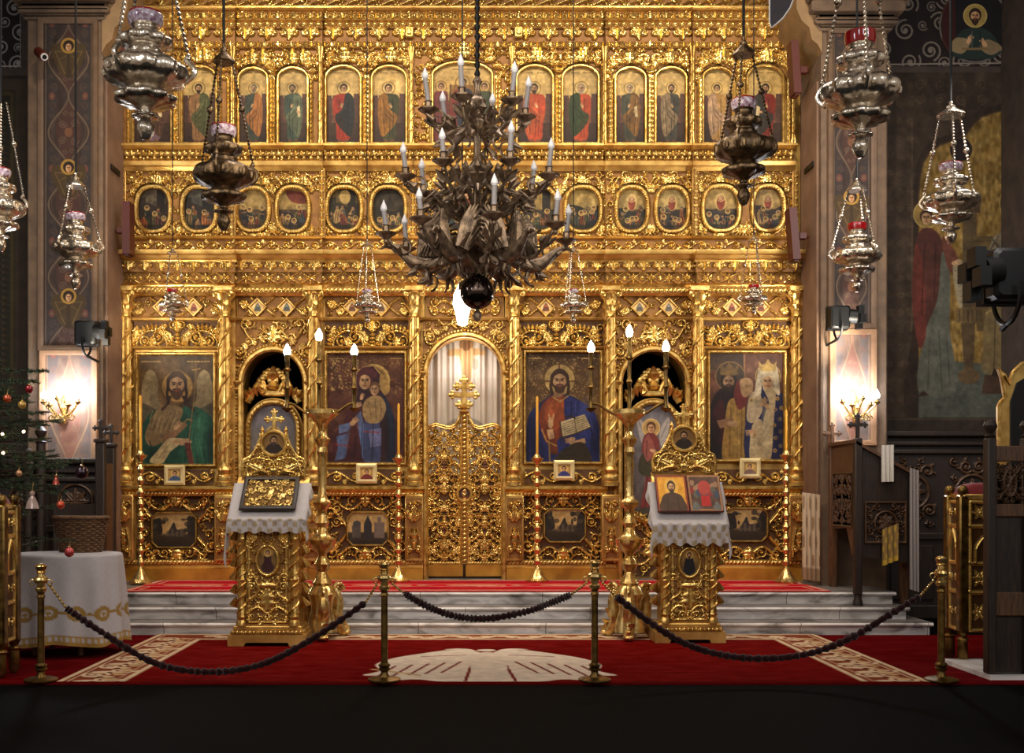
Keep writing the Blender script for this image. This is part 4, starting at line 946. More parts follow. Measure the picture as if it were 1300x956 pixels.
P.smooth_poly([(720,502),(744,514),(758,532),(762,588),(706,588),(704,566),(718,544),(716,520)], (34,44,140)); P.smooth_poly([(688,512),(672,526),(667,560),(667,588),(690,588),(688,556),(682,534)], (28,34,110))
folds(P, [[(726,510),(724,536),(712,560)], [(744,520),(752,552),(748,588)], [(736,552),(730,588)], [(720,562),(716,588)], [(676,530),(680,560),(676,588)]], (12,16,60), 1.5)
folds(P, [[(731,509),(730,530)], [(750,534),(757,560)], [(724,566),(722,588)], [(742,556),(738,586)], [(672,545),(673,580)]], (72,88,190), 1.1)
P.ell(740, 532, 10, 34, (70,88,196), .2, .45, .9); P.ell(757, 560, 8, 34, (10,14,56), 0, .6, .9); P.ell(676, 556, 10, 34, (12,16,64), 0, .55, .9); P.ell(698, 524, 8, 16, (206,100,44), 0, .5, .9); P.ell(716, 548, 8, 20, (70,24,14), 0, .4, .9)
P.poly([(712,504),(704,505),(700,497),(718,496)], SK2); P.line([(702,504),(711,510),(721,503)], 1.6, (200,160,80))
P.smooth_poly([(690,540),(694,556),(698,574),(708,576),(706,556),(700,540)], (120,48,24)); P.line([(688,546),(694,560),(706,566)], 1.6, (196,152,70)); P.poly([(694,546),(702,544),(704,556),(697,558)], SK); hand(P, 699, 539, 4.6, -1.5); P.line([(698,536),(697,526)], 1.6, SK); P.line([(701,536),(703,526)], 1.6, SK)
P.poly([(711,536),(729,530),(732,550),(714,555)], (224,206,164)); P.poly([(729,530),(742,526),(750,542),(732,550)], (214,194,150)); P.line([(729,530),(732,550)], 1.2, (120,90,54)); P.line([(711,536),(714,555),(732,550),(750,542)], 1.6, (90,60,34))
for k in range(6): P.line([(714+k*.5, 538.5+k*2.6), (728+k*.5, 534+k*2.6)], .8, (110,86,60)); P.line([(731+k*.6, 532+k*2.6), (742+k*1.2, 528.5+k*2.4)], .8, (110,86,60))
P.line([(718,530),(724,528),(730,531)], 2, (60,40,30)); P.poly([(722,562),(742,556),(744,562),(728,568)], SK); hand(P, 726, 558, 4.4, 2.9)
P.smooth_poly([(704,590),(716,570),(740,562),(750,590)], (60,48,34)); P.line([(697,560),(698,588)], 2, (150,112,60))
face(P, 710.5, 483, 11.3, (74,44,26), (84,50,30), .6)
P.line([(701,478),(699,490),(701,500)], 4, (70,42,25)); P.line([(720,478),(722,490),(721,500)], 4, (66,40,24)); P.line([(708,512),(690,516)], .1, (0,0,0))
P.line([(672,455),(688,455)], 1.3, (220,180,100)); P.line([(738,455),(756,455)], 1.3, (220,180,100))
icon_thing('icon_of_blessing_figure', 4, P, 'large icon of a haloed man in blue mantle blessing and holding an open book')

P = Paint(900, 445, 995, 584, (108,60,44), .55); P.vgrad((120,68,50), (92,54,38), 445, 584); P.mottle(12, 9, 9); P.poly([(900,445),(944,445),(944,470),(900,470)], (70,48,38), ); P.poly([(944,445),(946,445),(946,520),(944,520)], (160,110,74))
P.ell(927, 478, 18, 19, (70,50,34)); P.ring(927, 478, 18.5, 1.4, (140,104,54)); P.ell(975, 478, 16, 17, (150,120,66)); P.ring(975, 478, 16, 1.3, (196,156,84))
P.smooth_poly([(918,492),(906,504),(900,530),(900,584),(944,584),(948,540),(944,506),(934,494)], (44,26,24)); P.smooth_poly([(914,506),(904,528),(908,560),(918,560),(920,520)], (74,24,24))
P.smooth_poly([(926,508),(944,510),(946,540),(944,584),(918,584),(920,540)], (180,134,52)); folds(P, [[(928,516),(926,582)], [(936,512),(936,584)], [(942,516),(941,582)]], (112,78,28), 1.3); P.smooth_poly([(934,486),(944,484),(948,510),(938,520),(932,504)], (128,40,36))
P.smooth_poly([(940,482),(950,480),(956,486),(954,500),(944,504),(940,494)], (196,150,104))
P.smooth_poly([(966,490),(954,502),(948,520),(948,584),(995,584),(995,510),(990,498),(982,490)], (38,42,98)); P.smooth_poly([(968,490),(976,510),(970,530),(964,584),(978,584),(982,540),(984,494)], (214,190,150))
P.smooth_poly([(952,502),(964,498),(968,520),(958,536),(948,532)], (206,182,150)); P.smooth_poly([(955,540),(968,536),(966,584),(952,584)], (210,184,144))
for k, (a, b) in enumerate([(954,508),(958,552),(987,506),(992,518),(984,520),(990,532),(983,540),(991,548),(985,556),(991,566),(984,572)]): P.ell(a, b, 2.6, 2.6, (206,166,96)); P.ell(a, b, 1.1, 1.1, (120,70,60))
P.ell(986, 526, 4, 10, (46,50,112), 0, .3)
P.ell(934, 548, 7, 34, (214,170,80), 0, .45, .9); P.ell(908, 556, 9, 34, (22,14,14), 0, .6, .9); P.ell(972, 540, 6, 40, (232,214,180), 0, .5, .9); P.ell(990, 550, 8, 36, (20,22,60), 0, .5, .9)
P.poly([(910,534),(930,530),(934,538),(914,544)], SK2); hand(P, 928, 538, 4.6, .1); hand(P, 956, 548, 4.8, PI-.2); hand(P, 968, 512, 4.2, -.9); hand(P, 974, 516, 4.0, -2.2)
face(P, 925, 484, 9.6, (36,24,18), (44,28,20), .7); P.ell(926, 485, 9, 12, (60,36,26), 0, .30)
P.poly([(915,476),(914,462),(920,468),(926,460),(932,468),(938,462),(936,476)], (110,82,40)); P.ell(926, 474, 12, 3, (124,92,44))
P.smooth_poly([(962,474),(966,464),(984,464),(988,474),(990,500),(984,498),(980,480),(968,480),(966,500),(958,500)], (226,212,192)); face(P, 974.5, 484, 8.6, (206,190,168), None); P.poly([(964,470),(963,458),(969,465),(975,456),(981,465),(986,458),(985,470)], (214,174,90)); P.ell(974.5, 469, 11, 2.6, (224,186,100))
icon_thing('icon_of_royal_pair', 6, P, 'large icon of a dark crowned king and a white-veiled crowned queen')

# ---- small framed icons standing on the ledge
SM = [(222,606,0,(70,90,120),'small framed icon on the ledge under the winged saint'), (465.5,604,2,(120,50,48),'small framed icon on the ledge under the mother and child'), (716,600,4,(60,60,120),'small framed icon on the ledge under the blue-robed figure'), (952,597.5,6,(130,100,90),'small framed icon on the ledge under the royal pair')]
for k, (cx, cy, bi, c, lab) in enumerate(SM):
    Y = Y0 - BAYS[bi][2] - .13; w, h = 13, 12.5; cy -= 3
    t = thing('small_framed_icon', lab, 'icon', (PX(cx, Y), Y, PZ(cy+h, Y)), 'small framed icons on the ledge')
    P = Paint(cx-8, cy-8, cx+8, cy+8, (190,150,84), .4); P.ell(cx, cy-2, 5, 5, (220,180,100)); P.smooth_poly([(cx-2,cy+1),(cx-7,cy+5),(cx-7,cy+9),(cx+7,cy+9),(cx+7,cy+5),(cx+2,cy+1)], c); face(P, cx, cy-2, 2.8, (70,44,28), None)
    m = MB(); P.mesh(m, Y-.012); m.build('painting', 'paint', t, smooth=180)
    x0, x1, z0, z1 = PX(cx-w+2.4, Y), PX(cx+w-2.4, Y), PZ(cy+h-2.4, Y), PZ(cy-h+2.4, Y)
    m = MB().sweep([(x0, z0), (x0, z1), (x1, z1), (x1, z0)], [(-.026,0),(-.026,-.03),(.0,-.036),(.026,-.022),(.026,0)], True, Y); m.build('frame', mat('ivory_gilt_frame', (226,200,140), .4, .3, var=.2), t)
    m = MB().box(x0, x1, Y-.01, Y, z0, z1); m.build('back_board', 'wood', t)
# ================================================================== royal doors, curtain, deacon doors
Y = Y0 + .09
RD = thing('royal_doors', 'openwork gilded double door with a cross, in the central arch of the icon screen', 'door', (PX(589, Y), Y, .42))
top_l = [(543,552),(543,546),(545.5,541.5),(553,538),(563,541),(571,542.5),(578,539.5),(582.5,533),(584.5,525),(590,522)]
def topz(px):
    q = np.where(px > 589.5, 1179-px, px)
    return np.interp(q, [p[0] for p in top_l[1:]], [p[1] for p in top_l[1:]])
for e, name in ((-1, 'door_leaf'), (1, 'door_leaf')):
    a, b = (541, 587) if e < 0 else (592, 638.5); w, h = PX(b, Y)-PX(a, Y), PZ(524, Y)-PZ(714, Y)
    f = Field(w, h, .0055); u = w/2; V = lambda py: PZ(py, Y)-PZ(714, Y)
    for cy in (588, 671): 
        t = np.linspace(0, 2*PI, 40); f.stroke(np.stack([u+.085*np.cos(t), V(cy)+.085*np.sin(t)], 1), .016, .035)
        for k in range(8): f.leaf(u+.1*math.cos(k*PI/4), V(cy)+.1*math.sin(k*PI/4), k*PI/4, .08, .03, .025)
    for q in (-1, 1):
        for cy, dd in ((560, 1), (608, -1), (627, 1), (645, -1), (655, 1), (690, -1), (704, 1)):
            f.spiral(u+q*.115, V(cy), .085, 1.5, PI/2*dd, -q*dd, .013, .03); f.leaf(u+q*.05, V(cy)+.05*dd, PI/2+q*.6, .12, .04, .025)
            f.spiral(u+q*.19, V(cy+9), .05, 1.4, 0, q, .011, .026)
        f.stroke([(u+q*.21, 0), (u+q*.21, V(546))], .014, .03)
        f.cscroll(u+q*.03, V(575), .22, PI/2, q, .012, .028, .05); f.cscroll(u, V(630)+q*.05, .3, 0, q, .012, .028, .06); f.cscroll(u, V(697)+q*.03, .26, 0, q, .012, .028, .05)
    for cy in (602, 618, 655, 685, 707): f.stroke([(0, V(cy)), (w, V(cy))], .008, .014)
    for k in range(5): f.leaf(u, V(712-k*42), PI/2, .13, .06, .03)
    f.fill(lambda uu, vv, sz: True, (.05,.036,.026), 7, True, 420, .2, .024)
    U, VV = np.meshgrid(f.u, f.v); pxs = a+(b-a)*U/w; pys = 714-VV/S(Y)
    m = MB(); f.mesh(m, PX(a, Y), PZ(714, Y), Y, (f.H > .004) & (pys > topz(pxs)))
    lf = m.build('door_leaf', 'carved', RD)
    # sheet behind the lower carving, moulded upper edge, hinge stile
    m = MB().box(PX(a, Y), PX(b, Y), Y+.012, Y+.03, PZ(714, Y), PZ(604, Y)); m.build('backing_board', mat('brown_gilt_board', (108,68,26), .5, .3, var=.4, scale=9), lf)
    pts = [p if e < 0 else (1179-p[0], p[1]) for p in top_l[1:]]; tt = np.linspace(0, len(pts)-1, 40); pp = np.stack([np.interp(tt, range(len(pts)), [p[0] for p in pts]), np.interp(tt, range(len(pts)), [p[1] for p in pts])], 1)
    m = MB().tube(np.stack([PX(pp[:,0], Y), np.full(40, Y-.02), PZ(pp[:,1], Y)], 1), .018, 8); m.tube(np.stack([PX(pp[:,0], Y), np.full(40, Y-.03), PZ(pp[:,1]+2.6, Y)], 1), .01, 6); m.build('curved_top_rail', 'gold', lf)
    m = MB().box(PX(a-1 if e < 0 else b-1, Y), PX(a+1.5 if e < 0 else b+1.5, Y), Y-.03, Y+.02, PZ(714, Y), PZ(547, Y), .006); m.build('hinge_stile', 'gold', lf)
    m = MB().box(PX(a-1, Y), PX(b+1, Y), Y-.03, Y+.03, .445, PZ(716, Y), .008); f2 = band('bead', w, .04, .006, .015); m.build('kick_board', 'plinth', lf)
    m = MB(); band('rope', w, .045, .006, .016).mesh(m, PX(a, Y), PZ(717, Y), Y-.02); m.build('rope_moulding', 'carved', lf)
    for cy in (588, 671):
        P = Paint((a+b)/2-7, cy-7, (a+b)/2+7, cy+7, (60,40,30), .4); face(P, (a+b)/2, cy-1, 3, (60,36,24), (60,36,24)); P.smooth_poly([((a+b)/2-5,cy+7),((a+b)/2-3,cy+3),((a+b)/2+3,cy+3),((a+b)/2+5,cy+7)], (110,60,40))
        m = MB(); P.mesh(m, Y-.012, lambda X, Z: (X-(a+b)/2)**2+(Z-cy)**2 < 49); m.build('painted_roundel', 'paint', lf, smooth=180)
m = MB().box(PX(585.5, Y), PX(593.5, Y), Y-.045, Y+.03, PZ(716, Y), PZ(525, Y), .01)
po = m.build('meeting_post', 'gold_flat', RD); f = Field(.062, PZ(526, Y)-PZ(714, Y), .005)
for k in range(34): f.ell(.031, f.h*(k+.5)/34, .03, f.h/34*.42, .5, .02)
m = MB(); f.mesh(m, PX(589.5, Y)-.031, PZ(714, Y), Y-.046); m.build('rope_carving', 'carved', po)
P = Paint(580, 617, 599, 637, (70,46,32), .4); face(P, 589.5, 625, 4, (60,36,24), (60,36,24)); P.smooth_poly([(582,637),(586,631),(593,631),(597,637)], (120,60,44))
m = MB(); P.mesh(m, Y-.06, lambda X, Z: (X-589.5)**2+(Z-627)**2 < 70); m.build('painted_roundel', 'paint', RD, smooth=180)
m = MB(); t = np.linspace(0, 2*PI, 30, endpoint=False); px_frame(m, list(zip(589.5+9.2*np.cos(t), 627+9.2*np.sin(t))), Y-.05, .035, .03); m.build('roundel_frame', 'gold', RD)
def ortho_cross(mb, x, zb, zt, Y, wd, arms=((.66, .42), (.83, .24)), d=.03):
    H = zt-zb; hw = wd/2
    mb.box(x-hw, x+hw, Y-d/2, Y+d/2, zb, zt, d*.2)
    ends = [(x, zt)]
    for q, l in arms:
        z = zb+H*q; mb.box(x-H*l/1, x+H*l/1, Y-d*.42, Y+d*.42, z-hw, z+hw, d*.2); ends += [(x-H*l, z), (x+H*l, z)]
    for a, b in ends:
        mb.sphere((a, Y, b), (hw*1.25, d*.55, hw*1.25), 10, 6)
        for g in (0, PI/2, PI, -PI/2): mb.sphere((a+hw*1.1*math.cos(g), Y, b+hw*1.1*math.sin(g)), (hw*.8, d*.5, hw*.8), 8, 5)
m = MB(); ortho_cross(m, PX(589, Y), PZ(522, Y), PZ(483, Y), Y-.03, .065, ((.52, .37),(.80, .22),(.2,.15)), .04); m.lathe([(.07, PZ(523, Y)), (.035, PZ(520, Y)), (.05, PZ(518, Y)), (.02, PZ(515, Y))], 16, (PX(589, Y), Y-.03, 0)); m.build('cross', 'gold', RD)

# curtain hanging behind the doors
YC = Y0+.58
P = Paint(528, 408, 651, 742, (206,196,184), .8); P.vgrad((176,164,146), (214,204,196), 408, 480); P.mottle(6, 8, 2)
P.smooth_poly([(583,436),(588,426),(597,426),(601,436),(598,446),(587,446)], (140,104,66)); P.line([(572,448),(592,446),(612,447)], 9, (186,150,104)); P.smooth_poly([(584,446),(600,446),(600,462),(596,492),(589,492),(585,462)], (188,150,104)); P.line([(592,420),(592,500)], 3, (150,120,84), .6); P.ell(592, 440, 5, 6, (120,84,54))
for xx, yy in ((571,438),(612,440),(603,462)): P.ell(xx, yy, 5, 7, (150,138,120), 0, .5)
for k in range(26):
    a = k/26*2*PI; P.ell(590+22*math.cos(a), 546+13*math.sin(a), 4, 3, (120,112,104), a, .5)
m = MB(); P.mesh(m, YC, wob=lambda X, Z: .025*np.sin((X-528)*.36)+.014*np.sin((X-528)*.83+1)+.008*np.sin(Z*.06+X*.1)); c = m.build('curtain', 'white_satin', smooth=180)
tag(c, 'pale satin curtain with a brown crucifix, hanging behind the royal doors', 'curtain')
m = MB(); m.tube([(PX(526, YC), YC-.01, PZ(409, YC)), (PX(653, YC), YC-.01, PZ(409, YC))], .015, 8); m.build('curtain_rod', 'brass', c)

def deacon_door(x0, x1, bi, lab, angel):
    Y = Y0 - BAYS[bi][2] + .22; c = (x0+x1)/2; k = Y/(Y0-BAYS[bi][2]); 
    t = thing('deacon_door', lab, 'door', (PX(c, Y), Y, .42))
    ht = (x1-x0)/2; a, b = c-33, c+33
    # leaf: arched board with carving below and round the painting
    zz = lambda py: PZ(py, Y)
    m = MB(); P0 = [(PX(x, Y), zz(y)) for x, y in arch_path(c-37, c+37, 735, 545, 505, 20)]; P0[0] = (P0[0][0], .425); P0[-1] = (P0[-1][0], .425); m.prism(P0, Y+.01, Y+.06); m.build('door_leaf', 'gold_flat', t)
    w, h = 74*S(Y), zz(648)-.44; f = Field(w, h, .007)
    for e in (-1, 1):
        f.cscroll(w/2+e*.2, h*.72, .34, e*.5, 1, .02, .03, .08); f.cscroll(w/2+e*.18, h*.3, .3, 0, -1, .02, .03, .07); f.spiral(w/2+e*.3, h*.5, .08, 1.5, 0, e, .016, .03)
    f.fill(lambda u, v, s: True, (.07,.05,.035), 14, True, 200, .22, .025); f.leaf(w/2, h*.25, PI/2, .3, .14, .04)
    m = MB(); f.mesh(m, PX(c-37, Y), .44, Y-.0); m.build('carved_panel', 'carved_dark', t)
    P = Paint(c-32, 508, c+32, 664, (92,84,84), .6)
    if angel:
        P.vgrad((128,124,130), (84,72,66), 508, 664); P.mottle(8, 8, 12)
        for e in (-1, 1): P.smooth_poly([(c+e*8,548),(c+e*18,530),(c+e*21,536),(c+e*16,560),(c+e*10,566)], (176,166,158)); P.line([(c+e*10,556),(c+e*18,536)], 1, (120,110,104))
        P.ell(c-3, 543, 11, 11, (186,150,92)); P.ring(c-3, 543, 11, 1.2, (224,186,110))
        P.smooth_poly([(c-8,550),(c-14,560),(c-14,584),(c-10,610),(c-16,650),(c+10,650),(c+8,600),(c+8,566),(c+2,551)], (124,58,54)); P.smooth_poly([(c-14,576),(c+10,572),(c+20,596),(c+6,606),(c-18,600)], (66,62,44)); P.smooth_poly([(c-6,552),(c-13,566),(c-8,586),(c+2,572)], (150,84,74))
        folds(P, [[(c-8,560),(c-9,580)], [(c,606),(c-4,648)], [(c-8,606),(c-11,646)], [(c-10,588),(c+8,594)]], (60,28,28), 1.2); hand(P, c-2, 572, 3, .4)
        face(P, c-3, 543, 5.8, (92,56,34), None); P.smooth_poly([(c-32,664),(c-32,650),(c,644),(c+32,650),(c+32,664)], (70,66,58))
    else:
        P.vgrad((128,124,132), (76,68,66), 508, 600); P.mottle(8, 8, 13); P.smooth_poly([(c-14,560),(c,546),(c+14,560),(c+18,640),(c-18,640)], (96,92,84)); P.ell(c, 550, 10, 10, (170,150,104)); face(P, c, 550, 5.4, (80,60,40), None); P.smooth_poly([(c+12,556),(c+28,548),(c+29,600),(c+16,590)], (110,104,100)); P.smooth_poly([(c-12,556),(c-28,548),(c-29,600),(c-16,590)], (110,104,100))
    sp, rise = 544, 30
    m = MB(); P.mesh(m, Y-.005, lambda X, Z: np.where(Z < sp, ((X-c)/32)**2+((Z-sp)/34)**2 < 1, np.where(Z > 640, ((X-c)/32)**2+((Z-640)/22)**2 < 1, True))); m.build('painting', 'paint', t, smooth=180)
    pth = [(c+32*math.cos(q), sp-34*math.sin(q)) for q in np.linspace(PI, 0, 20)] + [(c+32*math.cos(q), 640+22*math.sin(q)) for q in np.linspace(0, PI, 16)]
    m = MB(); px_frame(m, pth, Y-.02, .07, .07); bead_row(m, [(PX(a, Y-.09), PZ(b, Y-.09)) for a, b in pth+[pth[0]]], .022, Y-.088, .055); m.build('painting_frame', 'gold', t)
    # crest: broken pediment scrolls, centre stand and flame finial
    m = MB(); u = lambda px: PX(px, Y-.03); v = lambda py: PZ(py, Y-.03)
    def curl(cx, cy, r, turns, a0, d, w):
        tt = np.linspace(0, 1, 40); a = a0+d*2*PI*turns*tt; q = r*(1-.82*tt)
        m.tube(np.stack([u(cx+q*np.cos(a)), np.full(40, Y-.03), v(cy-q*np.sin(a))], 1), w*(1-.4*tt), 7)
    for e in (-1, 1):
        tt = np.linspace(0, 1, 24)
        m.tube(np.stack([u(c+e*(33-21*tt)), np.full(24, Y-.03), v(511-20*np.sin(tt*PI*.62))], 1), .045-.015*tt, 8); curl(c+e*30, 503, 6, 1.4, PI/2 if e > 0 else PI/2, -e, .03); curl(c+e*14, 494, 6, 1.4, -PI/2, -e, .03)
        m.tube(np.stack([u(c+e*(8+16*tt)), np.full(24, Y-.04), v(497-14*np.sin(tt*PI))], 1), .028, 7)
        for k in range(5): m.sphere((u(c+e*(17-3.4*k)), Y-.04, v(484-3.4*k+(.8*k*k if k > 3 else 0))), (.045, .03, .05), 8, 6)
        for k in range(4): m.tube([(u(c+e*(30-k*5)), Y-.04, v(507-k*2)), (u(c+e*(33-k*5)), Y-.07, v(500-k*3)), (u(c+e*(36-k*6)), Y-.05, v(495-k*3))], [.01, .04, .008], 6)
    m.box(u(c-15), u(c+15), Y-.05, Y+.02, v(503), v(495), .015); m.lathe([(.05, v(495)), (.10, v(491)), (.06, v(487)), (.03, v(484)), (.07, v(479)), (.09, v(475)), (.05, v(470)), (.015, v(465))], 18, (u(c), Y-.03, 0), 6, .12)
    for k in range(9):
        a = PI*k/8; m.sphere((u(c+15*math.cos(a)), Y-.03, v(484-15*math.sin(a))), (.036, .026, .036), 8, 5)
    m.build('crest', 'gold', t)
deacon_door(306, 388, 1, 'deacon door with grey painting and scrolled crest, behind the gold stand with the metal icon', False)
deacon_door(786, 873, 5, 'deacon door with a painted angel and scrolled crest, behind the stand with two book icons', True)

# ================================================================== platform, steps, floor, walls
def struct(o): o['kind'] = 'structure'; return o
def marble_mat():
    m = bpy.data.materials.new('grey_white_marble'); m.use_nodes = True; nt = m.node_tree; b = nt.nodes['Principled BSDF']; ln = nt.links.new
    b.inputs['Roughness'].default_value = .32
    tc = nt.nodes.new('ShaderNodeTexCoord'); mp = nt.nodes.new('ShaderNodeMapping'); mp.inputs['Scale'].default_value = (1,1.3,3); ln(tc.outputs['Object'], mp.inputs['Vector'])
    n = nt.nodes.new('ShaderNodeTexNoise'); n.inputs['Scale'].default_value = 2.2; n.inputs['Detail'].default_value = 9; n.inputs['Distortion'].default_value = 1.4; ln(mp.outputs['Vector'], n.inputs['Vector'])
    r = nt.nodes.new('ShaderNodeValToRGB'); ln(n.outputs['Fac'], r.inputs['Fac']); e = r.color_ramp.elements
    e[0].position = .3; e[0].color = L4((126,118,112)); e[1].position = .62; e[1].color = L4((238,232,228)); k = r.color_ramp.elements.new(.46); k.color = L4((208,202,198))
    br = nt.nodes.new('ShaderNodeTexBrick'); br.inputs['Scale'].default_value = 1.0; br.inputs['Brick Width'].default_value = 1.35; br.inputs['Row Height'].default_value = .14; br.inputs['Mortar Size'].default_value = .004; br.offset = .37
    br.inputs['Color1'].default_value = (1,1,1,1); br.inputs['Color2'].default_value = (.86,.86,.86,1); br.inputs['Mortar'].default_value = (.25,.23,.22,1)
    cmb = nt.nodes.new('ShaderNodeCombineXYZ'); sp = nt.nodes.new('ShaderNodeSeparateXYZ'); ln(tc.outputs['Object'], sp.inputs[0]); ln(sp.outputs['X'], cmb.inputs['X']); ln(sp.outputs['Z'], cmb.inputs['Y']); ln(cmb.outputs[0], br.inputs['Vector'])
    mx = nt.nodes.new('ShaderNodeMix'); mx.data_type = 'RGBA'; mx.blend_type = 'MULTIPLY'; mx.inputs[0].default_value = 1; ln(r.outputs['Color'], mx.inputs[6]); ln(br.outputs['Color'], mx.inputs[7]); ln(mx.outputs[2], b.inputs['Base Color'])
    return m
M['marble'] = marble_mat()
XR = PX(1180, 11.7)
def tread(name, y0, z1, xr):
    m = MB(); m.box(-5.6, xr, y0, 16.2, z1-.14, z1-.045); m.prism([(y0, z1-.045), (y0-.03, z1-.040), (y0-.04, z1-.022), (y0-.03, z1-.004), (y0-.02, z1), (16.2, z1), (16.2, z1-.045)], -5.6, xr+.03, 'x')
    return struct(m.build(name, M['marble'], origin=(0,0,0), smooth=25))
tread('step_lower', 11.70, .14, XR); tread('step_middle', 11.95, .28, XR-.15); tread('step_upper', 12.2, .42, XR-.2)
m = MB().box(-7, 7, -1, 16.2, -.1, 0); struct(m.build('floor', mat('dark_floor_stone', (4,4,4), .8, 0, var=.4, scale=4, bump=.1, spec=.05), origin=(0,0,0)))
m = MB().box(PX(1205, 9.6), PX(1300, 9.0), 8.85, 9.75, 0, .05); struct(m.build('trim_1', M['marble'], origin=(0,0,0)))
m = MB().box(-7, 7, 16.2, 16.4, 0, 10); struct(m.build('wall_back', 'void', origin=(0,0,0)))
m = MB().box(-7, 7, 5, 16.4, 10, 10.2); struct(m.build('ceiling', 'stone_dark', origin=(0,0,0)))
m = MB().box(-6.6, -6.4, 7, 16.2, 0, 10); struct(m.build('wall_left', 'stone_dark', origin=(0,0,0)))
m = MB().box(6.6, 6.8, 7, 16.2, 0, 10); struct(m.build('wall_right', 'stone_dark', origin=(0,0,0)))

# ---- piers
YP = 13.0
LI, LT = (128,104,84), (96,74,58)
def ogee_panel(x0, x1, y0, y1, bg, seed, bright=False):
    """interlaced ogee strapwork with seraph heads"""
    P = Paint(x0, y0, x1, y1, bg, .7); P.mottle(5, 10, seed); c = (x0+x1)/2; hw = (x1-x0)/2-5; per = 92.0 if not bright else 150
    ln_ = (108,90,74) if not bright else (176,140,112); l2 = (90,70,58) if not bright else (156,112,92); rose = (86,54,46) if not bright else (176,110,90); blu = (60,54,54) if not bright else (120,110,108)  # bright palette puts the sconce light into the lower panels' colours
    n = int((y1-y0)/per)+2
    for j in range(-1, n):
        yc = y0+per*j+per*.5
        P.smooth_poly([(c,yc-per*.42),(c+hw*.55,yc-per*.16),(c+hw*.5,yc+per*.14),(c,yc+per*.42),(c-hw*.5,yc+per*.14),(c-hw*.55,yc-per*.16)], rose, .55)
        for e in (-1, 1):
            P.smooth_poly([(c+e*hw,yc+per*.1),(c+e*hw*.5,yc+per*.45),(c+e*hw,yc+per*.9)], blu, .7)
            for q in (-1, 1):
                P.spiral(c+e*hw*.28, yc+q*per*.12, hw*.2, 1.5, 0, e*q, 1.0, ln_, .8); P.spiral(c+e*hw*.72, yc+per*.5+q*per*.13, hw*.2, 1.4, PI/2, -e*q, 1.0, l2, .9)
                P.spiral(c+e*hw*.16, yc+q*per*.26, hw*.13, 1.3, 0, -e*q, .9, ln_, .7); P.spiral(c+e*hw*.82, yc+per*.5+q*per*.28, hw*.13, 1.3, 0, e*q, .9, l2, .8)
                P.line([(c+e*hw*.1, yc+q*4),(c+e*hw*.45, yc+q*per*.2)], .9, ln_, .6)
            P.ell(c+e*hw*.78, yc+per*.5, 4, 5, (112,66,56) if not bright else (170,104,90), 0, .9); P.ell(c+e*hw*.78, yc+per*.5, 1.6, 2, ln_)
        P.ell(c, yc, 5, 6, (126,84,60), 0, .8)
    t = np.linspace(y0, y1, 240)
    for e in (-1, 1):
        w_ = hw*.5*(1+np.cos((t-y0)/per*2*PI))*.95 + hw*.04
        P.line(np.stack([c+e*(hw*.98-w_*.98), t], 1), 2.0, ln_); P.line(np.stack([c+e*(hw*.98-w_*.98)*.86, t], 1), .8, l2)
        P.line([(c+e*(hw+2), y0), (c+e*(hw+2), y1)], 1.3, ln_); 
    return P
def seraph(P, x, y, r=8):
    P.ell(x, y+r*2.1, r*1.6, r*2.4, (64,50,36)); 
    for e in (-1, 1): P.smooth_poly([(x+e*3,y+4),(x+e*r*2.2,y-r*.2),(x+e*r*2.3,y+r*1.6),(x+e*r*.6,y+r*4.4)], (76,60,40)); P.line([(x+e*4,y+8),(x+e*r*1.9,y+r*.8),(x+e*r*.5,y+r*4)], 1, (112,90,56)); P.line([(x+e*3,y+r*1.4),(x+e*r*1.4,y+r*2)], .9, (110,88,54))
    P.ell(x, y, r, r, (46,36,30)); P.ring(x, y, r*.95, 3, (168,128,58)); face(P, x, y+1, r*.55, (50,34,26), None)

def pier(side, x0, x1, xi, YF=13.0):
    """x0..x1 front face in picture units at YF, xi inner side edge where it meets the screen"""
    a, b = PX(x0, YF), PX(x1, YF)
    m = MB(); m.box(min(a, b), max(a, b), YF, 14.6, 0, 9.8, .02); p = struct(m.build('pier', 'stone', origin=(a, YF, 0)))
    return p
pl = pier('l', 34, 130, 150); pr = pier('r', 1043, 1127, 1005)
for nm, xa, xb, y0, y1, br, sd in (('l', 55, 119, 30, 440, False, 1), ('l', 57, 119, 450, 600, True, 2), ('r', 1056, 1106, 42, 412, False, 3), ('r', 1058, 1106, 424, 560, True, 4)):
    P = ogee_panel(xa, xb, y0, y1, (62,50,46) if not br else (138,112,98), sd, br)
    if not br:
        for sy in ((58, 212, 376) if nm == 'l' else (250,)): seraph(P, (xa+xb)/2, sy, 9)
    m = MB(); P.mesh(m, YP-.012); o = struct(m.build('pier_painting', 'fresco', smooth=180)); 
    m = MB(); x0, x1, z0, z1 = PX(xa, YP), PX(xb, YP), PZ(y1, YP), PZ(y0, YP); m.sweep([(x0, z0), (x0, z1), (x1, z1), (x1, z0)], [(-.01,0),(-.01,-.03),(.02,-.045),(.05,-.045),(.06,-.02),(.06,0)], True, YP); m.build('moulded_border', mat('pier_border', (110,84,62) if not br else (168,126,92), .6, 0, var=.3), o)  # lower borders also painted lighter for the sconce light
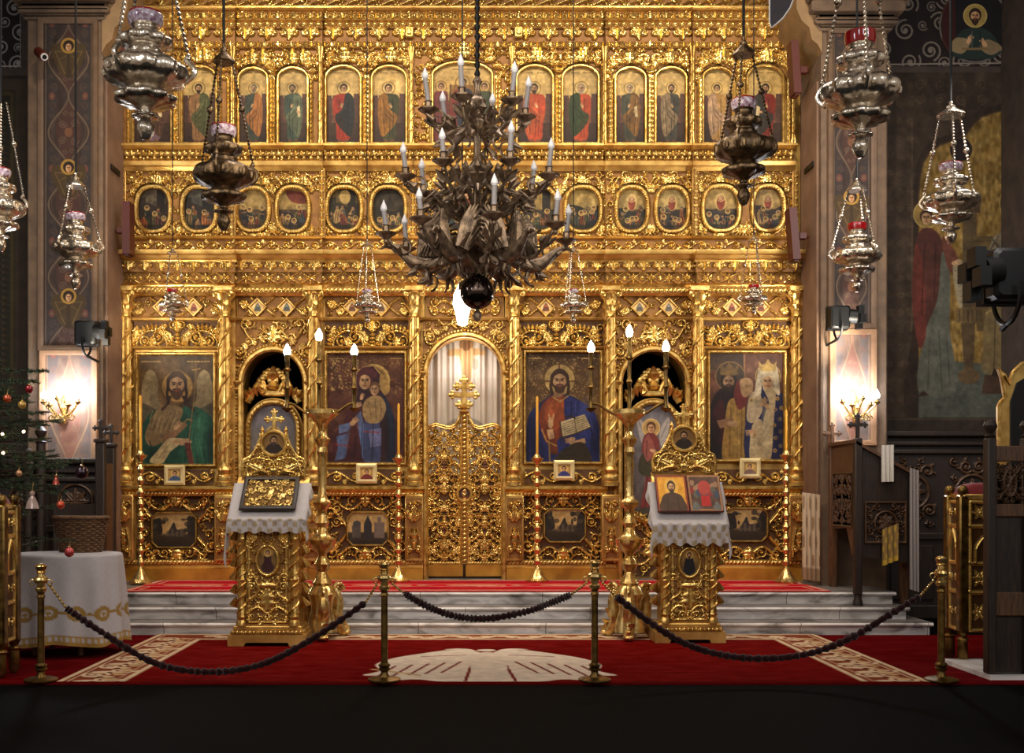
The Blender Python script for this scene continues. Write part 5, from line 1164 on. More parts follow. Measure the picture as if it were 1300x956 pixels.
# capitals and inner-side mouldings
for e, (x0, x1, yt, yb) in ((-1, (36, 130, -40, 26)), (1, (1010, 1127, -40, 40))):
    a, b = PX(x0, YP), PX(x1, YP); z = lambda py: PZ(py, YP); m = MB()
    for q, (p0, p1, pr_) in enumerate([(yb, yb-7, .05), (yb-7, yb-14, .10), (yb-14, yb-20, .07), (yb-20, yb-34, .16), (yb-34, -60, .2)]):
        g = pr_; m.box((a if e < 0 else PX(1043, YP))-g, (b if e < 0 else b)+g, YP-g, 14.2, z(p0), z(p1), .02)
    struct(m.build('pier_capital', 'stone', origin=(a, YP, 6)))
    m = MB(); xi = PX(130, YP) if e < 0 else PX(1043, YP)
    pts = [(0,0),(.05,.10),(.12,.16),(.15,.30),(.24,.38),(.30,.52),(.30,.9),(0,.9)]
    m.prism([(xi-e*u, PZ(68, YP)+v) for u, v in pts], YP-.02, 13.84, 'y'); struct(m.build('corbel_moulding', mat('corbel_stone', (150,118,80), .6, 0, var=.3, scale=5), origin=(xi, YP, 5)))
for e, xi in ((-1, PX(130, YP)), (1, PX(1043, YP))):   # carved stone strip on the inner faces
    m = MB(); x = xi-e*.0; m.box(min(x, x-e*.03), max(x, x-e*.03), YP+.08, 13.7, .5, 6.4, .008); struct(m.build('pier_side_panel', mat('side_panel_stone', (136,106,84), .7, 0, color2=(112,84,66), scale=3, bump=.5, bscale=18), origin=(xi, YP, 1)))

# ---- outer walls of the bay
def wall_painting(P, Y, name, label=None, cat=None, keep=None):
    m = MB(); P.mesh(m, Y, keep); o = m.build(name, 'fresco', smooth=180)
    return tag(o, label, cat) if label else struct(o)
def arabesque(x0, y0, x1, y1, bg, fg, seed, step=.8, r=13):
    P = Paint(x0, y0, x1, y1, bg, step); R = random.Random(seed); pts = []
    for sz in (r, r*.7, r*.5):
        for _ in range(400):
            x, y = R.uniform(x0, x1), R.uniform(y0, y1)
            if all((x-a)**2+(y-b)**2 > ((sz+c)*.92)**2 for a, b, c in pts): pts.append((x, y, sz)); P.spiral(x, y, sz*.9, 1.7, R.uniform(0, 6), R.choice((-1, 1)), max(1.2, sz*.15), fg); P.ell(x, y, sz*.2, sz*.2, fg)
    return P
YW = 13.6
m = MB().box(-6.4, PX(40, YW), YW, YW+.3, 0, 9.8); struct(m.build('wall_side_left', 'stone_dark', origin=(-6, YW, 0)))
m = MB().box(PX(1110, YW), 6.6, YW, YW+.3, 0, 9.8); struct(m.build('wall_side_right', 'stone_dark', origin=(6, YW, 0)))
P = arabesque(-40, -20, 27, 86, (34,28,28), (150,142,138), 5); P.line([(-40,84),(27,84)], 2, (160,150,140)); P.line([(26,-20),(26,86)], 1.6, (130,120,110)); wall_painting(P, YW-.012, 'scroll_painting')
P = Paint(-40, 96, 34, 560, (52,44,36), 1.0); P.mottle(6, 9, 3)
for a, b, c in ((-40,34,(70,58,48)),(-40,20,(58,50,36)),(-40,17,(74,64,40)),(-40,13,(46,42,34))): P.poly([(a,100+34-b),(b,100+34-b),(b,560),(a,560)], c)
for j in range(60): P.line([(-20,140+j*8),(-4,132+j*8),(12,140+j*8)], 1.1, (78,66,48), .7); P.ell(4, 138+j*8, 2, 2, (90,74,50), 0, .6)
wall_painting(P, YW-.012, 'border_painting')
# right: dark scroll band, medallion, fresco of the enthroned figure
P = arabesque(1117, -20, 1345, 84, (38,30,28), (128,116,104), 9, .8, 15); P.line([(1117,82),(1345,79)], 2, (140,128,116)); P.poly([(1117,86),(1345,83),(1345,90),(1117,92)], (24,20,18)); wall_painting(P, YW-.012, 'scroll_painting')
P = Paint(1192, -14, 1284, 80, (30,24,24), .6); P.ell(1238, 33, 46, 47, (110,102,94)); P.ell(1238, 33, 43.5, 44.5, (30,26,28)); P.poly([(1196,-14),(1212,-14),(1214,70),(1196,60)], (70,30,26), .8); P.smooth_poly([(1228,36),(1216,44),(1206,62),(1212,74),(1264,74),(1270,62),(1262,46),(1248,36)], (42,54,50)); P.smooth_poly([(1214,48),(1206,62),(1222,68),(1232,52)], (150,128,92)); P.smooth_poly([(1254,50),(1272,60),(1258,70),(1244,60)], (140,118,86)); P.ell(1238, 20, 15, 15, (168,142,78)); P.ring(1238, 20, 14.5, 1.4, (200,170,96)); face(P, 1238, 20, 7.5, (54,36,26), (54,36,26)); hand(P, 1230, 52, 4, -1); hand(P, 1250, 56, 4, -2.2)
P.line([(1222,62),(1254,62)], 3, (130,104,70)); P.line([(1234,40),(1234,60)], 1.4, (90,96,80)); P.line([(1244,40),(1246,60)], 1.4, (26,34,34))
wall_painting(P, YW-.03, 'medallion', 'round painted medallion of a haloed saint on the dark scroll wall', 'mural', lambda X, Z: ((X-1238)/45.5)**2+((Z-33)/46.5)**2 < 1)
# fresco
P = Paint(1117, 92, 1345, 548, (70,54,44), .75); P.mottle(6, 12, 14)
for k in range(60): P.spiral(1131+(k % 3)*12, 110+(k//3)*22, 4.5, 1.4, k, 1 if k % 2 else -1, .9, (98,78,62))
for k in range(10): P.spiral(1168+(k % 5)*26, 108+(k//5)*18, 7, 1.5, k, 1 if k % 2 else -1, 1.1, (98,78,62))
P.line([(1125,98),(1125,548)], 2, (100,80,62)); P.line([(1158,150),(1158,548)], 1.6, (96,76,58))
arch = [(1345,100),(1322,112),(1298,124),(1272,132),(1246,140),(1228,150),(1218,166),(1206,170),(1192,176),(1176,186),(1166,202),(1162,222),(1160,250)]
P.smooth_poly(arch+[(1160,400),(1160,548),(1345,548),(1345,300)], (58,42,34), 1, 4)
ins = [(1345,108),(1322,120),(1298,132),(1272,140),(1248,148),(1236,158),(1226,172),(1210,178),(1194,184),(1180,194),(1172,208),(1168,226),(1166,252)]
P.poly(ins+[(1166,548),(1345,548)], (152,116,44)); 
g = Paint(1117, 92, 1345, 548, (152,116,44), .75); g.mottle(18, 40, 3)
msk = P.A[:,:,0] == 152; P.A[msk] = g.A[msk]
P.line(ins, 2, (90,66,44))
# landscape, grey ground
P.poly([(1166,455),(1345,470),(1345,548),(1166,548)], (84,92,88)); P.mottle(3, 20, 5)
# standing figure with a scroll
P.ell(1177, 272, 17, 18, (160,128,58)); P.ring(1177, 272, 17, 1.6, (196,164,90)); 
P.smooth_poly([(1172,290),(1162,310),(1160,370),(1166,420),(1186,424),(1200,400),(1204,340),(1196,306),(1186,292)], (92,44,38)); P.smooth_poly([(1196,320),(1206,350),(1206,420),(1214,496),(1166,496),(1174,424),(1190,380)], (98,102,98)); P.smooth_poly([(1162,310),(1158,380),(1166,440),(1176,420),(1172,340)], (120,46,38)); P.smooth_poly([(1196,300),(1214,322),(1218,344),(1204,342)], (124,62,50))
P.smooth_poly([(1210,336),(1222,332),(1226,370),(1238,402),(1226,406),(1214,376)], (164,150,124)); 
for k in range(9): P.line([(1213+k*1.2,344+k*6.6),(1222+k*1.2,341+k*6.4)], .9, (110,98,80))
folds(P, [[(1180,430),(1178,494)], [(1192,420),(1196,494)], [(1202,430),(1206,490)]], (60,66,66), 1.6); folds(P, [[(1174,310),(1170,400)], [(1188,310),(1186,380)]], (60,22,20), 1.6); face(P, 1176, 276, 8, (70,44,30), None); P.poly([(1172,496),(1180,502),(1164,504)], (70,44,34)); hand(P, 1212, 334, 4, -.2)
# throne
P.poly([(1222,270),(1240,262),(1240,300),(1252,306),(1252,396),(1222,396)], (92,72,44)); P.poly([(1228,248),(1246,248),(1244,270),(1230,270)], (84,64,42)); P.poly([(1214,392),(1252,386),(1252,410),(1214,410)], (118,92,54)); P.poly([(1220,410),(1238,410),(1236,470),(1224,470)], (96,74,46)); P.ell(1230, 478, 14, 10, (104,80,50)); P.poly([(1236,300),(1345,300),(1345,420),(1240,420)], (104,82,44)); 
for k in range(8): P.line([(1238, 306+k*12),(1345,306+k*12)], 1, (76,58,34), .7)
for k in range(6): P.line([(1218+k*5.5,394),(1218+k*5.5,408)], 1, (70,54,34))
# enthroned figure
P.ell(1297, 258, 28, 30, (44,36,30)); P.ring(1297, 258, 28, 2.4, (172,140,70)); P.ring(1297, 258, 23, 1.0, (120,96,54))
P.smooth_poly([(1284,280),(1266,300),(1256,330),(1262,370),(1252,400),(1256,440),(1250,474),(1345,474),(1345,300),(1312,280)], (120,104,74)); P.smooth_poly([(1252,396),(1280,376),(1300,400),(1294,470),(1252,470)], (132,110,68)); P.smooth_poly([(1286,284),(1296,300),(1298,380),(1310,470),(1345,470),(1345,310),(1310,284)], (108,92,72)); P.smooth_poly([(1262,300),(1254,330),(1262,346),(1280,330),(1282,300)], (136,122,98))
for k in range(7): P.line([(1258+k*7,300+(k % 2)*8),(1268+k*7,316+(k % 2)*8)], 2, (84,74,60)); P.line([(1268+k*7,300+(k % 2)*8),(1258+k*7,316+(k % 2)*8)], 2, (84,74,60))
folds(P, [[(1264,380),(1262,470)], [(1276,384),(1272,470)], [(1288,396),(1284,470)], [(1312,320),(1318,470)], [(1330,330),(1334,470)]], (74,60,42), 1.8); P.line([(1252,398),(1280,380),(1300,402)], 2, (184,150,84)); P.line([(1284,284),(1296,304),(1298,380)], 3, (176,142,76)); P.poly([(1283,238),(1280,222),(1290,230),(1297,220),(1304,230),(1314,222),(1311,238)], (120,94,52)); face(P, 1297, 256, 12, (44,32,26), (50,38,30), 1.1); P.poly([(1284,246),(1282,232),(1297,226),(1312,232),(1310,246)], (128,100,54)); hand(P, 1270, 350, 6, -1.2)
P.poly([(1250,476),(1345,476),(1345,500),(1246,500)], (80,54,40)); P.poly([(1262,468),(1284,468),(1284,478),(1258,478)], (52,34,28))
P.poly([(1117,530),(1345,530),(1345,548),(1117,548)], (58,46,40)); P.line([(1117,532),(1345,532)], 2, (84,68,54)); P.ell(1220, 190, 14, 15, (46,34,36))
P.aged(.86, .72, 3); wall_painting(P, YW-.014, 'wall_fresco', 'wall fresco of an enthroned crowned figure and attendant on gold ground', 'mural')

# ---- wainscot of dark wood (right and left)
def wainscot(px0, px1, y0, y1, Y, label, panels):
    x0, x1, z0, z1 = PX(px0, Y), PX(px1, Y), max(0, PZ(y1, Y)), PZ(y0, Y)
    t = thing('wainscot', label, 'panelling', ((x0+x1)/2, Y, z0))
    MB().box(x0, x1, Y, Y+.08, z0, z1).build('backing', 'wood_dark', t)
    m = MB()
    for zz, hh, d in ((z1, .06, .10), (z1-.12, .05, .06), (z1-.22, .05, .05)): m.box(x0, x1, Y-d, Y, zz-hh, zz, .012)
    m.build('top_moulding', 'wood_dark', t); MB().box(x0, x1, Y-.03, Y, z0+.95, z0+1.03, .008).build('middle_rail', 'wood_dark', t); MB().box(x0, x1, Y-.05, Y, z0, z0+.16, .01).build('skirting', 'wood_dark', t)
    n = panels; w = (x1-x0)/n
    for k in range(n):
        f = Field(w-.16, z1-.3-(z0+1.1), .008); u, v = f.w/2, f.h/2
        t_ = np.linspace(0, 2*PI, 40); f.stroke(np.stack([u+.2*np.cos(t_), v+.2*np.sin(t_)], 1), .02, .025); f.fill(lambda a, b, s: (a-u)**2+(b-v)**2 > (.2+s)**2, (.09,.07,.05), 3+k, True, 120, .2, .02)
        for q in range(8): f.leaf(u, v, q*PI/4, .17, .06, .022)
        m = MB(); f.mesh(m, x0+w*k+.08, z0+1.1, Y-.004); m.build('carved_panel', 'carved_wood', t)
        MB().box(x0+w*k+.1, x0+w*(k+1)-.1, Y-.018, Y, z0+.22, z0+.88, .01).build('lower_panel', 'wood_dark', t)
wainscot(1119, 1272, 548, 790, 13.3, 'dark carved wooden wainscot under the large fresco', 2)
wainscot(-60, 128, 582, 780, 12.75, 'dark carved wooden panelling behind the white draped table', 3)
# ================================================================== hanging lamps
LAMP = [(0,0),(.10,.02),(.19,.18),(.22,.34),(.15,.52),(.12,.56),(.30,.60),(.30,.66),(.17,.70),(.15,.80),(.34,.90),(.66,1.0),(.74,1.12),(.66,1.22),(.46,1.30),(.42,1.36),(.66,1.46),(.92,1.60),(1.0,1.78),(.97,1.96),(.80,2.10),(.55,2.18),(.48,2.26),(.47,2.34),(.40,2.38),(.38,2.46),(.55,2.52),(.62,2.64),(.58,2.76),(.40,2.84),(.31,2.92),(.30,3.02),(.36,3.08)]
LOBE = [0,0,0,.05,0,0,.1,.1,0,0,.05,.07,.07,.05,0,0,.04,.06,.06,.06,.04,0,0,.05,0,0,.06,.07,.06,0,0,0,0]
_q = np.arange(len(LAMP)); _t = np.linspace(0, len(LAMP)-1, (len(LAMP)-1)*4+1)
def _spline(v):
    v = np.asarray(v, float); i = np.minimum(_t.astype(int), len(v)-2); f = _t-i
    p0, p1, p2, p3 = v[np.maximum(i-1, 0)], v[i], v[i+1], v[np.minimum(i+2, len(v)-1)]
    return .5*(2*p1+(p2-p0)*f+(2*p0-5*p1+4*p2-p3)*f*f+(3*p1-p0-3*p2+p3)*f**3)
LAMP = list(zip(np.maximum(_spline([a for a, b in LAMP]), 0), np.maximum.accumulate(_spline([b for a, b in LAMP])))); LOBE = list(np.interp(_t, _q, LOBE))
def hanging_lamp(px, py_main, py_bot, R_px, Y, label, m='silver', canopy_py=None, vz=None, cup_lit=True, cup='band', cord='black', rot=.3, canopy_r=.42, top=9.9):
    s = S(Y); R = R_px*s; x = PX(px, Y); zb = PZ(py_bot, Y)
    k = (PZ(py_main, Y)-zb)/1.85            # height unit
    t = thing('hanging_oil_lamp', label, 'hanging lamp', (x, Y, zb), 'oil lamps hanging before the icon screen')
    b = MB(); b.lathe([(r*R, zb+z*k) for r, z in LAMP], 60, (x, Y, 0), 10, LOBE)
    for q in range(10):   # embossed bosses round the bowl
        a = rot+q*2*PI/10; b.sphere((x+R*.98*math.cos(a), Y+R*.98*math.sin(a), zb+1.78*k), (R*.09, R*.09, k*.13), 8, 5)
    b.build('lamp_body', m, t)
    ears = []
    for q in range(3):
        a = rot+q*2*PI/3; c, d = math.cos(a), math.sin(a); e = MB()
        tt = np.linspace(0, 1, 12); rr = R*(.95+.24*np.sin(tt*PI)); zz = zb+k*(1.62+.62*tt)
        e.tube(np.stack([x+rr*c, Y+rr*d, zz], 1), R*.07, 7); e.sphere((x+R*1.02*c, Y+R*1.02*d, zb+k*2.26), R*.09, 8, 6); e.build('ear', m, t)
    cz = zb+3.05*k
    if cup:
        g = MB(); g.lathe([(.30*R, cz), (.38*R, cz+.05*k), (.41*R, cz+.2*k), (.40*R, cz+.38*k), (.36*R, cz+.38*k), (.36*R, cz+.1*k), (.01, cz+.06*k)], 24, (x, Y, 0)); gl = g.build('glass_cup', 'redglass' if cup != 'clear' else 'silver', t)
        g = MB(); n = 8
        g.lathe([(.37*R, cz+.03*k), (.41*R, cz+.08*k), (.435*R, cz+.2*k), (.43*R, cz+.30*k), (.41*R, cz+.33*k)], 24, (x, Y, 0), 4, .015); 
        if cup == 'band': g.build('enamel_band', 'enamel', gl)
        f = MB(); f.lathe([(.002, cz+.1*k), (.10*R, cz+.16*k), (.08*R, cz+.3*k), (.003, cz+.44*k)], 10, (x, Y, 0)); f.build('wick_light', 'wick', t)
    if canopy_py is not None:
        zc = PZ(canopy_py, Y); cr = canopy_r*R
        c_ = MB(); c_.lathe([(cr, zc-.02*k), (cr*1.05, zc), (cr*.95, zc+.08*k), (cr*.6, zc+.2*k), (cr*.3, zc+.32*k), (cr*.34, zc+.4*k), (cr*.12, zc+.48*k), (cr*.16, zc+.56*k), (.004, zc+.66*k)], 24, (x, Y, 0), 8, .05); c_.build('canopy', m, t)
        ztop = zc
    else: cr = .3*R; ztop = zb+6.2*k
    for q in range(3):
        a = rot+q*2*PI/3; c, d = math.cos(a), math.sin(a)
        p0 = np.array([x+1.04*R*c, Y+1.04*R*d, zb+2.28*k]); p1 = np.array([x+cr*.85*c, Y+cr*.85*d, ztop]); L = np.linalg.norm(p1-p0); n = min(90, max(10, int(L/(R*.13))))
        tt = np.linspace(0, 1, n*2+1); rr = np.where(np.arange(n*2+1) % 2 == 0, R*.02, R*.058); h = MB(); h.tube(p0+(p1-p0)*tt[:,None], rr, 6)
        h.sphere(p0+(p1-p0)*.55, R*.12, 10, 7); h.build('chain', m, t)
    z0 = PZ(canopy_py, Y)+.6*k if canopy_py is not None else ztop
    h = MB(); h.tube([(x, Y, z0), (x, Y, top)], R*.05 if cord != 'thin' else .006, 6); h.build('suspension_cord', 'black', t)
    return t
hanging_lamp(1092, 115, 201, 47, 6.4, 'largest silver oil lamp with glowing red glass, before the right pier', rot=.35, cup='red')
hanging_lamp(185, 91, 178, 51, 6.2, 'largest silver oil lamp with white and red cup, before the left pier', rot=.15)
hanging_lamp(284, 221, 293, 37, 8.0, 'dark oil lamp with red cup, between large silver lamp and chandelier', 'bronze', 79, canopy_r=.36, rot=.5)  # the 'bronze' key holds the dark brown metal
hanging_lamp(944, 188, 261, 36, 8.0, 'dark oil lamp under a dark cone, before the last apostles', 'bronze', 70, canopy_r=.38, rot=.1)  # the 'bronze' key holds the dark brown metal
hanging_lamp(96, 315, 367, 28, 10.8, 'silver oil lamp on beaded chains before the left pier, above the black spotlight', canopy_py=237, rot=.2)
hanging_lamp(1088, 324, 371, 29, 10.8, 'silver oil lamp on three chains before the right pier, above its sconce', canopy_py=242, rot=.9, cup='red')
hanging_lamp(1207, 254, 309, 33, 9.4, 'silver oil lamp before the gold-ground wall fresco', canopy_py=147, rot=.25, canopy_r=.5)
hanging_lamp(1, 263, 320, 29, 9.8, 'silver oil lamp cut by the left edge of the view, beside the pier', rot=-.1)
hanging_lamp(219, 386, 408, 16.5, 12.4, 'small bright silver oil lamp with red cup before the winged saint', canopy_py=322, rot=.3, cord='thin', cup='red')
hanging_lamp(466, 387, 410, 15.5, 12.4, 'small bright silver oil lamp with white cup before mother and child', canopy_py=312, rot=.5, cord='thin')
hanging_lamp(728, 387, 410, 15.5, 12.4, 'small bright silver oil lamp before the blue-robed blessing figure', canopy_py=320, rot=.1, cord='thin')
hanging_lamp(957, 379, 399, 16.5, 12.4, 'small bright silver oil lamp with red cup before the royal pair', canopy_py=305, rot=.7, cord='thin', cup='red')
# lit lamp before the royal doors, behind the chandelier
Y = 13.0; x = PX(587, Y); t = thing('lit_pendant_lamp', 'glowing white pendant lamp behind the chandelier ball, above the royal doors', 'pendant lamp', (x, Y, PZ(415, Y)))
z = lambda py: PZ(py, Y); r = S(Y)
MB().lathe([(.004, z(414)), (6*r, z(412)), (8*r, z(400)), (12*r, z(386)), (11*r, z(374)), (6*r, z(364)), (5*r, z(360))], 24, (x, Y, 0)).build('glass_shade', 'glow', t)
MB().lathe([(6*r, z(361)), (7*r, z(357)), (4*r, z(352)), (5*r, z(346)), (2*r, z(340)), (.003, z(336))], 20, (x, Y, 0)).build('brass_cap', 'brass', t)
MB().tube([(x, Y, z(338)), (x, Y, 9.9)], .008, 6).build('suspension_cord', 'black', t)

# ================================================================== the chandelier
YC_ = 9.5; cx = PX(606, YC_); s9 = S(YC_); zc = lambda py: PZ(py, YC_)
CHN = thing('chandelier', 'large blackened bronze chandelier with winged bird figures and unlit electric candles', 'chandelier', (cx, YC_, zc(408)))
m = MB(); m.lathe([(r*s9, zc(p)) for r, p in [(4,346),(10,342),(7,336),(12,330),(18,322),(20,314),(13,306),(6,300),(5,292),(10,284),(14,274),(9,266),(5,258),(5,240),(9,232),(16,224),(17,216),(10,210),(6,204),(4,196),(5,170),(10,164),(12,156),(6,150),(4,140),(9,134),(11,128),(5,122),(3,110),(6,104),(3,98)]], 32, (cx, YC_, 0), 8, .06); m.build('central_stem', 'chand', CHN)
m = MB(); m.sphere((cx, YC_, zc(371)), 22*s9, 32, 20); m.lathe([(3*s9, zc(350)), (6*s9, zc(348)), (3*s9, zc(345))], 16, (cx, YC_, 0)); m.build('ball', mat('polished_dark_ball', (96,84,80), .12, .95, color2=(60,50,48), scale=4), CHN)
m = MB(); m.lathe([(.002, zc(409)), (4.5*s9, zc(406)), (6*s9, zc(401)), (4.5*s9, zc(396)), (2*s9, zc(394)), (2.5*s9, zc(392))], 18, (cx, YC_, 0)); m.build('finial', 'chand', CHN)
m = MB(); n = 120; tt = np.linspace(0, 1, n); m.tube(np.stack([np.full(n, cx), np.full(n, YC_), zc(100)+(9.9-zc(100))*tt], 1), np.where(np.arange(n) % 2 == 0, .012, .028), 7); m.build('suspension_chain', 'black', CHN)
m = MB(); t = np.linspace(0, 2*PI, 40, endpoint=False)
for py, rr in ((150,16),(226,24),(318,28)): m.tube(np.stack([cx+rr*s9*np.cos(t), YC_+rr*s9*np.sin(t), np.full(40, zc(py))], 1), .012, 6, closed=True)
for py, rr, k in ((150,16,10),(226,24,12),(318,28,14)):
    for q in range(k):
        a = q*2*PI/k; c, d = math.cos(a), math.sin(a)
        m.tube([(cx+rr*s9*c, YC_+rr*s9*d, zc(py)), (cx+(rr+7)*s9*c, YC_+(rr+7)*s9*d, zc(py-7)), (cx+(rr+5)*s9*c, YC_+(rr+5)*s9*d, zc(py-15))], [.012, .035, .006], 6)
m.build('leaf_crown', 'chand', CHN)
def arm(a, r_px, py_root, py_cup, py_tip, lean=0.0):
    c, d = math.cos(a), math.sin(a); R = r_px*s9; zr, zcp, zt = zc(py_root), zc(py_cup), zc(py_tip)
    P = lambda r, z: (cx+r*c, YC_+r*d, z)
    m = MB(); tt = np.linspace(0, 1, 30)
    rr = R*(.12+.88*tt); zz = zr+(zcp-zr)*tt - .20*R*np.sin(tt*PI*1.0) + .06*np.sin(tt*2*PI)
    m.tube(np.stack([cx+rr*c, YC_+rr*d, zz], 1), .021-.007*tt, 8)
    for u, g in ((.35, 1), (.6, -1), (.8, 1)):
        i = int(u*29); q = np.linspace(0, 1, 18); b = PI/2*g+g*2*PI*1.1*q; rad = .085*(1-.8*q)
        m.tube(np.stack([cx+(rr[i]+rad*np.cos(b))*c, YC_+(rr[i]+rad*np.cos(b))*d, zz[i]+g*.08+rad*np.sin(b)], 1), .012*(1-.5*q), 6)
        for w in (-.35, .35): m.tube([P(rr[i], zz[i]), (cx+rr[i]*c+w*.16*d+.05*c, YC_+rr[i]*d-w*.16*c+.05*d, zz[i]+.07*g), (cx+(rr[i]+.11)*c+w*.2*d, YC_+(rr[i]+.11)*d-w*.2*c, zz[i]+.10*g)], [.008, .03, .005], 6)
    ar = m.build('arm', 'chand', CHN)
    m = MB(); m.lathe([(.008, zcp-.075), (.02, zcp-.06), (.014, zcp-.04), (.05, zcp-.012), (.085, zcp+.008), (.09, zcp+.02), (.06, zcp+.016), (.03, zcp+.03), (.028, zcp+.075), (.036, zcp+.085), (.02, zcp+.09)], 18, (cx+R*c, YC_+R*d, 0), 6, .05); m.build('drip_pan', 'chand', ar)
    m = MB(); lx, ly = lean*c, lean*d; b0 = np.array([cx+R*c, YC_+R*d, zcp+.07]); b1 = np.array([cx+R*c+lx, YC_+R*d+ly, zt-.075]); m.tube([b0, b1], .021, 10); m.build('candle_sleeve', 'candle', ar)
    m = MB(); q = [(.016,-.012),(.018,0),(.030,.018),(.026,.045),(.012,.075),(.002,.10)]; m.lathe([(u, zt-.085+v) for u, v in q], 12, (b1[0], b1[1], 0)); m.build('bulb', 'bulb_off', ar)
for q in range(6): arm(math.radians(12+60*q), 63, 172, 146, 93+ (q % 3)*3, .03)
for q in range(7): arm(math.radians(-14+360/7*q), 92, 240, 231, 184+(q % 3)*4, .02)
for q in range(8): arm(math.radians(9+45*q), 116, 322, 303, 256+(q % 3)*5, .02)
def bird(a, k=1.0):
    """bronze bird with spread wings: body, neck, head, beak, tail, legs and two feathered wings"""
    c, d = math.cos(a), math.sin(a); pos = lambda r, w, z: (cx+(r*c-w*d)*s9, YC_+(r*d+w*c)*s9, zc(z))
    m = MB(); 
    m.tube([pos(20,0,322), pos(34,0,326), pos(50,0,334), pos(66,0,338), pos(82,0,334), pos(94,0,324), pos(102,0,316), pos(108,0,314)], np.array([1.5,4,7,9,8.5,5.5,3.5,3])*s9, 12)
    m.sphere(pos(110,0,314), (4.4*s9, 4.4*s9, 4*s9), 12, 8); m.tube([pos(113,0,314), pos(118,0,315), pos(123,0,319)], np.array([3,2,.5])*s9, 8)
    for w in (-3, 3): m.tube([pos(64,w,346), pos(62,w*1.6,356), pos(68,w*1.8,362)], np.array([3,2,.8])*s9, 6)
    for j in range(5): m.tube([pos(40,(j-2)*1.5,330), pos(26,(j-2)*4,340), pos(16,(j-2)*6,352)], np.array([2.5,3,1])*s9, 6)
    b = m.build('bird_figure', 'chand', CHN)
    for e in (-1, 1):
        m = MB()
        for j in range(9):
            u = j/8; r0 = 74-26*u; p = [pos(r0, e*9, 328), pos(r0-4-10*u, e*(14+10*u), 316-26*(1-abs(u-.35))), pos(r0-14-22*u, e*(20+16*u), 300-34*(1-abs(u-.3))+22*u)]
            m.tube(p, np.array([3.5,4.6,1.0])*s9, 7, flat=.45)
        for j in range(6):
            u = j/5; r0 = 72-20*u; m.tube([pos(r0, e*9, 328), pos(r0-4, e*14, 318-8*u), pos(r0-10, e*17, 310-6*u)], np.array([4,4.4,1.4])*s9, 7, flat=.6)
        m.build('wing', 'chand', b)
for q in range(6): bird(math.radians(4+60*q))
for q in range(6):    # upright acanthus sprays between the tiers
    a = math.radians(30+60*q); c, d = math.cos(a), math.sin(a); m = MB()
    for j in range(7):
        w = (j-3)*.16; R0 = 18*s9; m.tube([(cx+R0*c, YC_+R0*d, zc(282)), (cx+(R0+.14)*math.cos(a+w), YC_+(R0+.14)*math.sin(a+w), zc(270)), (cx+(R0+.30-abs(j-3)*.03)*math.cos(a+w*1.4), YC_+(R0+.30-abs(j-3)*.03)*math.sin(a+w*1.4), zc(252)), (cx+(R0+.38)*math.cos(a+w*1.5), YC_+(R0+.38)*math.sin(a+w*1.5), zc(262))], [.010,.019,.018,.005], 6)
    m.build('leaf_spray', 'chand', CHN)

# ================================================================== carpets
def flat_carpet(name, x0, x1, y0, y1, z, P, label, th=.012, m='carpet'):
    """P is painted in centimetres, x to the right, y towards the nave"""
    C = P.out(); X, Yv = np.meshgrid(np.linspace(x0, x1, P.nx), np.linspace(y1, y0, P.ny))
    mb = MB(); nv, nu = X.shape; idx = np.arange(nv*nu).reshape(nv, nu)
    F = np.stack([idx[:-1,:-1], idx[1:,:-1], idx[1:,1:], idx[:-1,1:]], 2).reshape(-1, 4)
    mb.add(np.stack([X, Yv, np.full_like(X, z+th)], 2).reshape(-1, 3), [F], C)
    for a, b, c, d in ((x0,x1,y0,y0),(x0,x1,y1,y1),(x0,x0,y0,y1),(x1,x1,y0,y1)): mb.add([(a,c,z),(b,d,z),(b,d,z+th),(a,c,z+th)], [[(0,1,2,3)]], np.repeat(C[:1,:1].reshape(1,3), 4, 0))
    o = mb.build(name, m, smooth=None); return tag(o, label, 'carpet')
RED = (106,11,9)
X0, X1, CY0, CY1 = -5.9, 5.9, 8.70, 11.66
P = Paint(0, 0, (X1-X0)*100, (CY1-CY0)*100, (94,8,11), 6, 1); P.mottle(6, 30, 1); flat_carpet('plain_red_carpet', X0, X1, CY0, CY1, 0, P, 'plain dark red carpet covering the floor on both sides of the patterned one')
X0, X1, CY0, CY1 = -3.24, 3.68, 8.72, 11.64; W, H = (X1-X0)*100, (CY1-CY0)*100
P = Paint(0, 0, W, H, RED, 1.3); P.mottle(6, 30, 2); CRM = (214,186,150); DK = (74,22,18)
BW = 56
for a in (0, 1):
    P.poly([(0,0),(BW,0),(BW,H),(0,H)] if a == 0 else [(W-BW,0),(W,0),(W,H),(W-BW,H)], (128,62,42))
P.poly([(0,0),(W,0),(W,BW*.8),(0,BW*.8)], (128,62,42))
for o_, w_ in ((3, 5), (BW-4, 5), (9, 1.5), (BW-11, 1.5)):
    P.line([(o_, H), (o_, o_*.8), (W-o_, o_*.8), (W-o_, H)], w_, CRM)
for j in range(14):
    for xx, e in ((BW/2, 1), (W-BW/2, -1)):
        y = 40+j*22; P.spiral(xx+(9 if j % 2 else -9), y, 12, 1.5, 0, 1 if j % 2 else -1, 4, CRM)
        P.smooth_poly([(xx-16,y+8),(xx-4,y+2),(xx+12,y+9),(xx-2,y+13)], CRM); P.smooth_poly([(xx+4,y-9),(xx+17,y-4),(xx+10,y+3)], (190,150,104)); P.ell(xx, y+11, 3, 3, DK)
for j in range(24):
    x = 60+j*25; P.spiral(x, BW*.4+(5 if j % 2 else -5), 9, 1.4, 0, 1 if j % 2 else -1, 4, CRM); P.smooth_poly([(x+8,14),(x+20,20),(x+12,32),(x+4,24)], CRM)
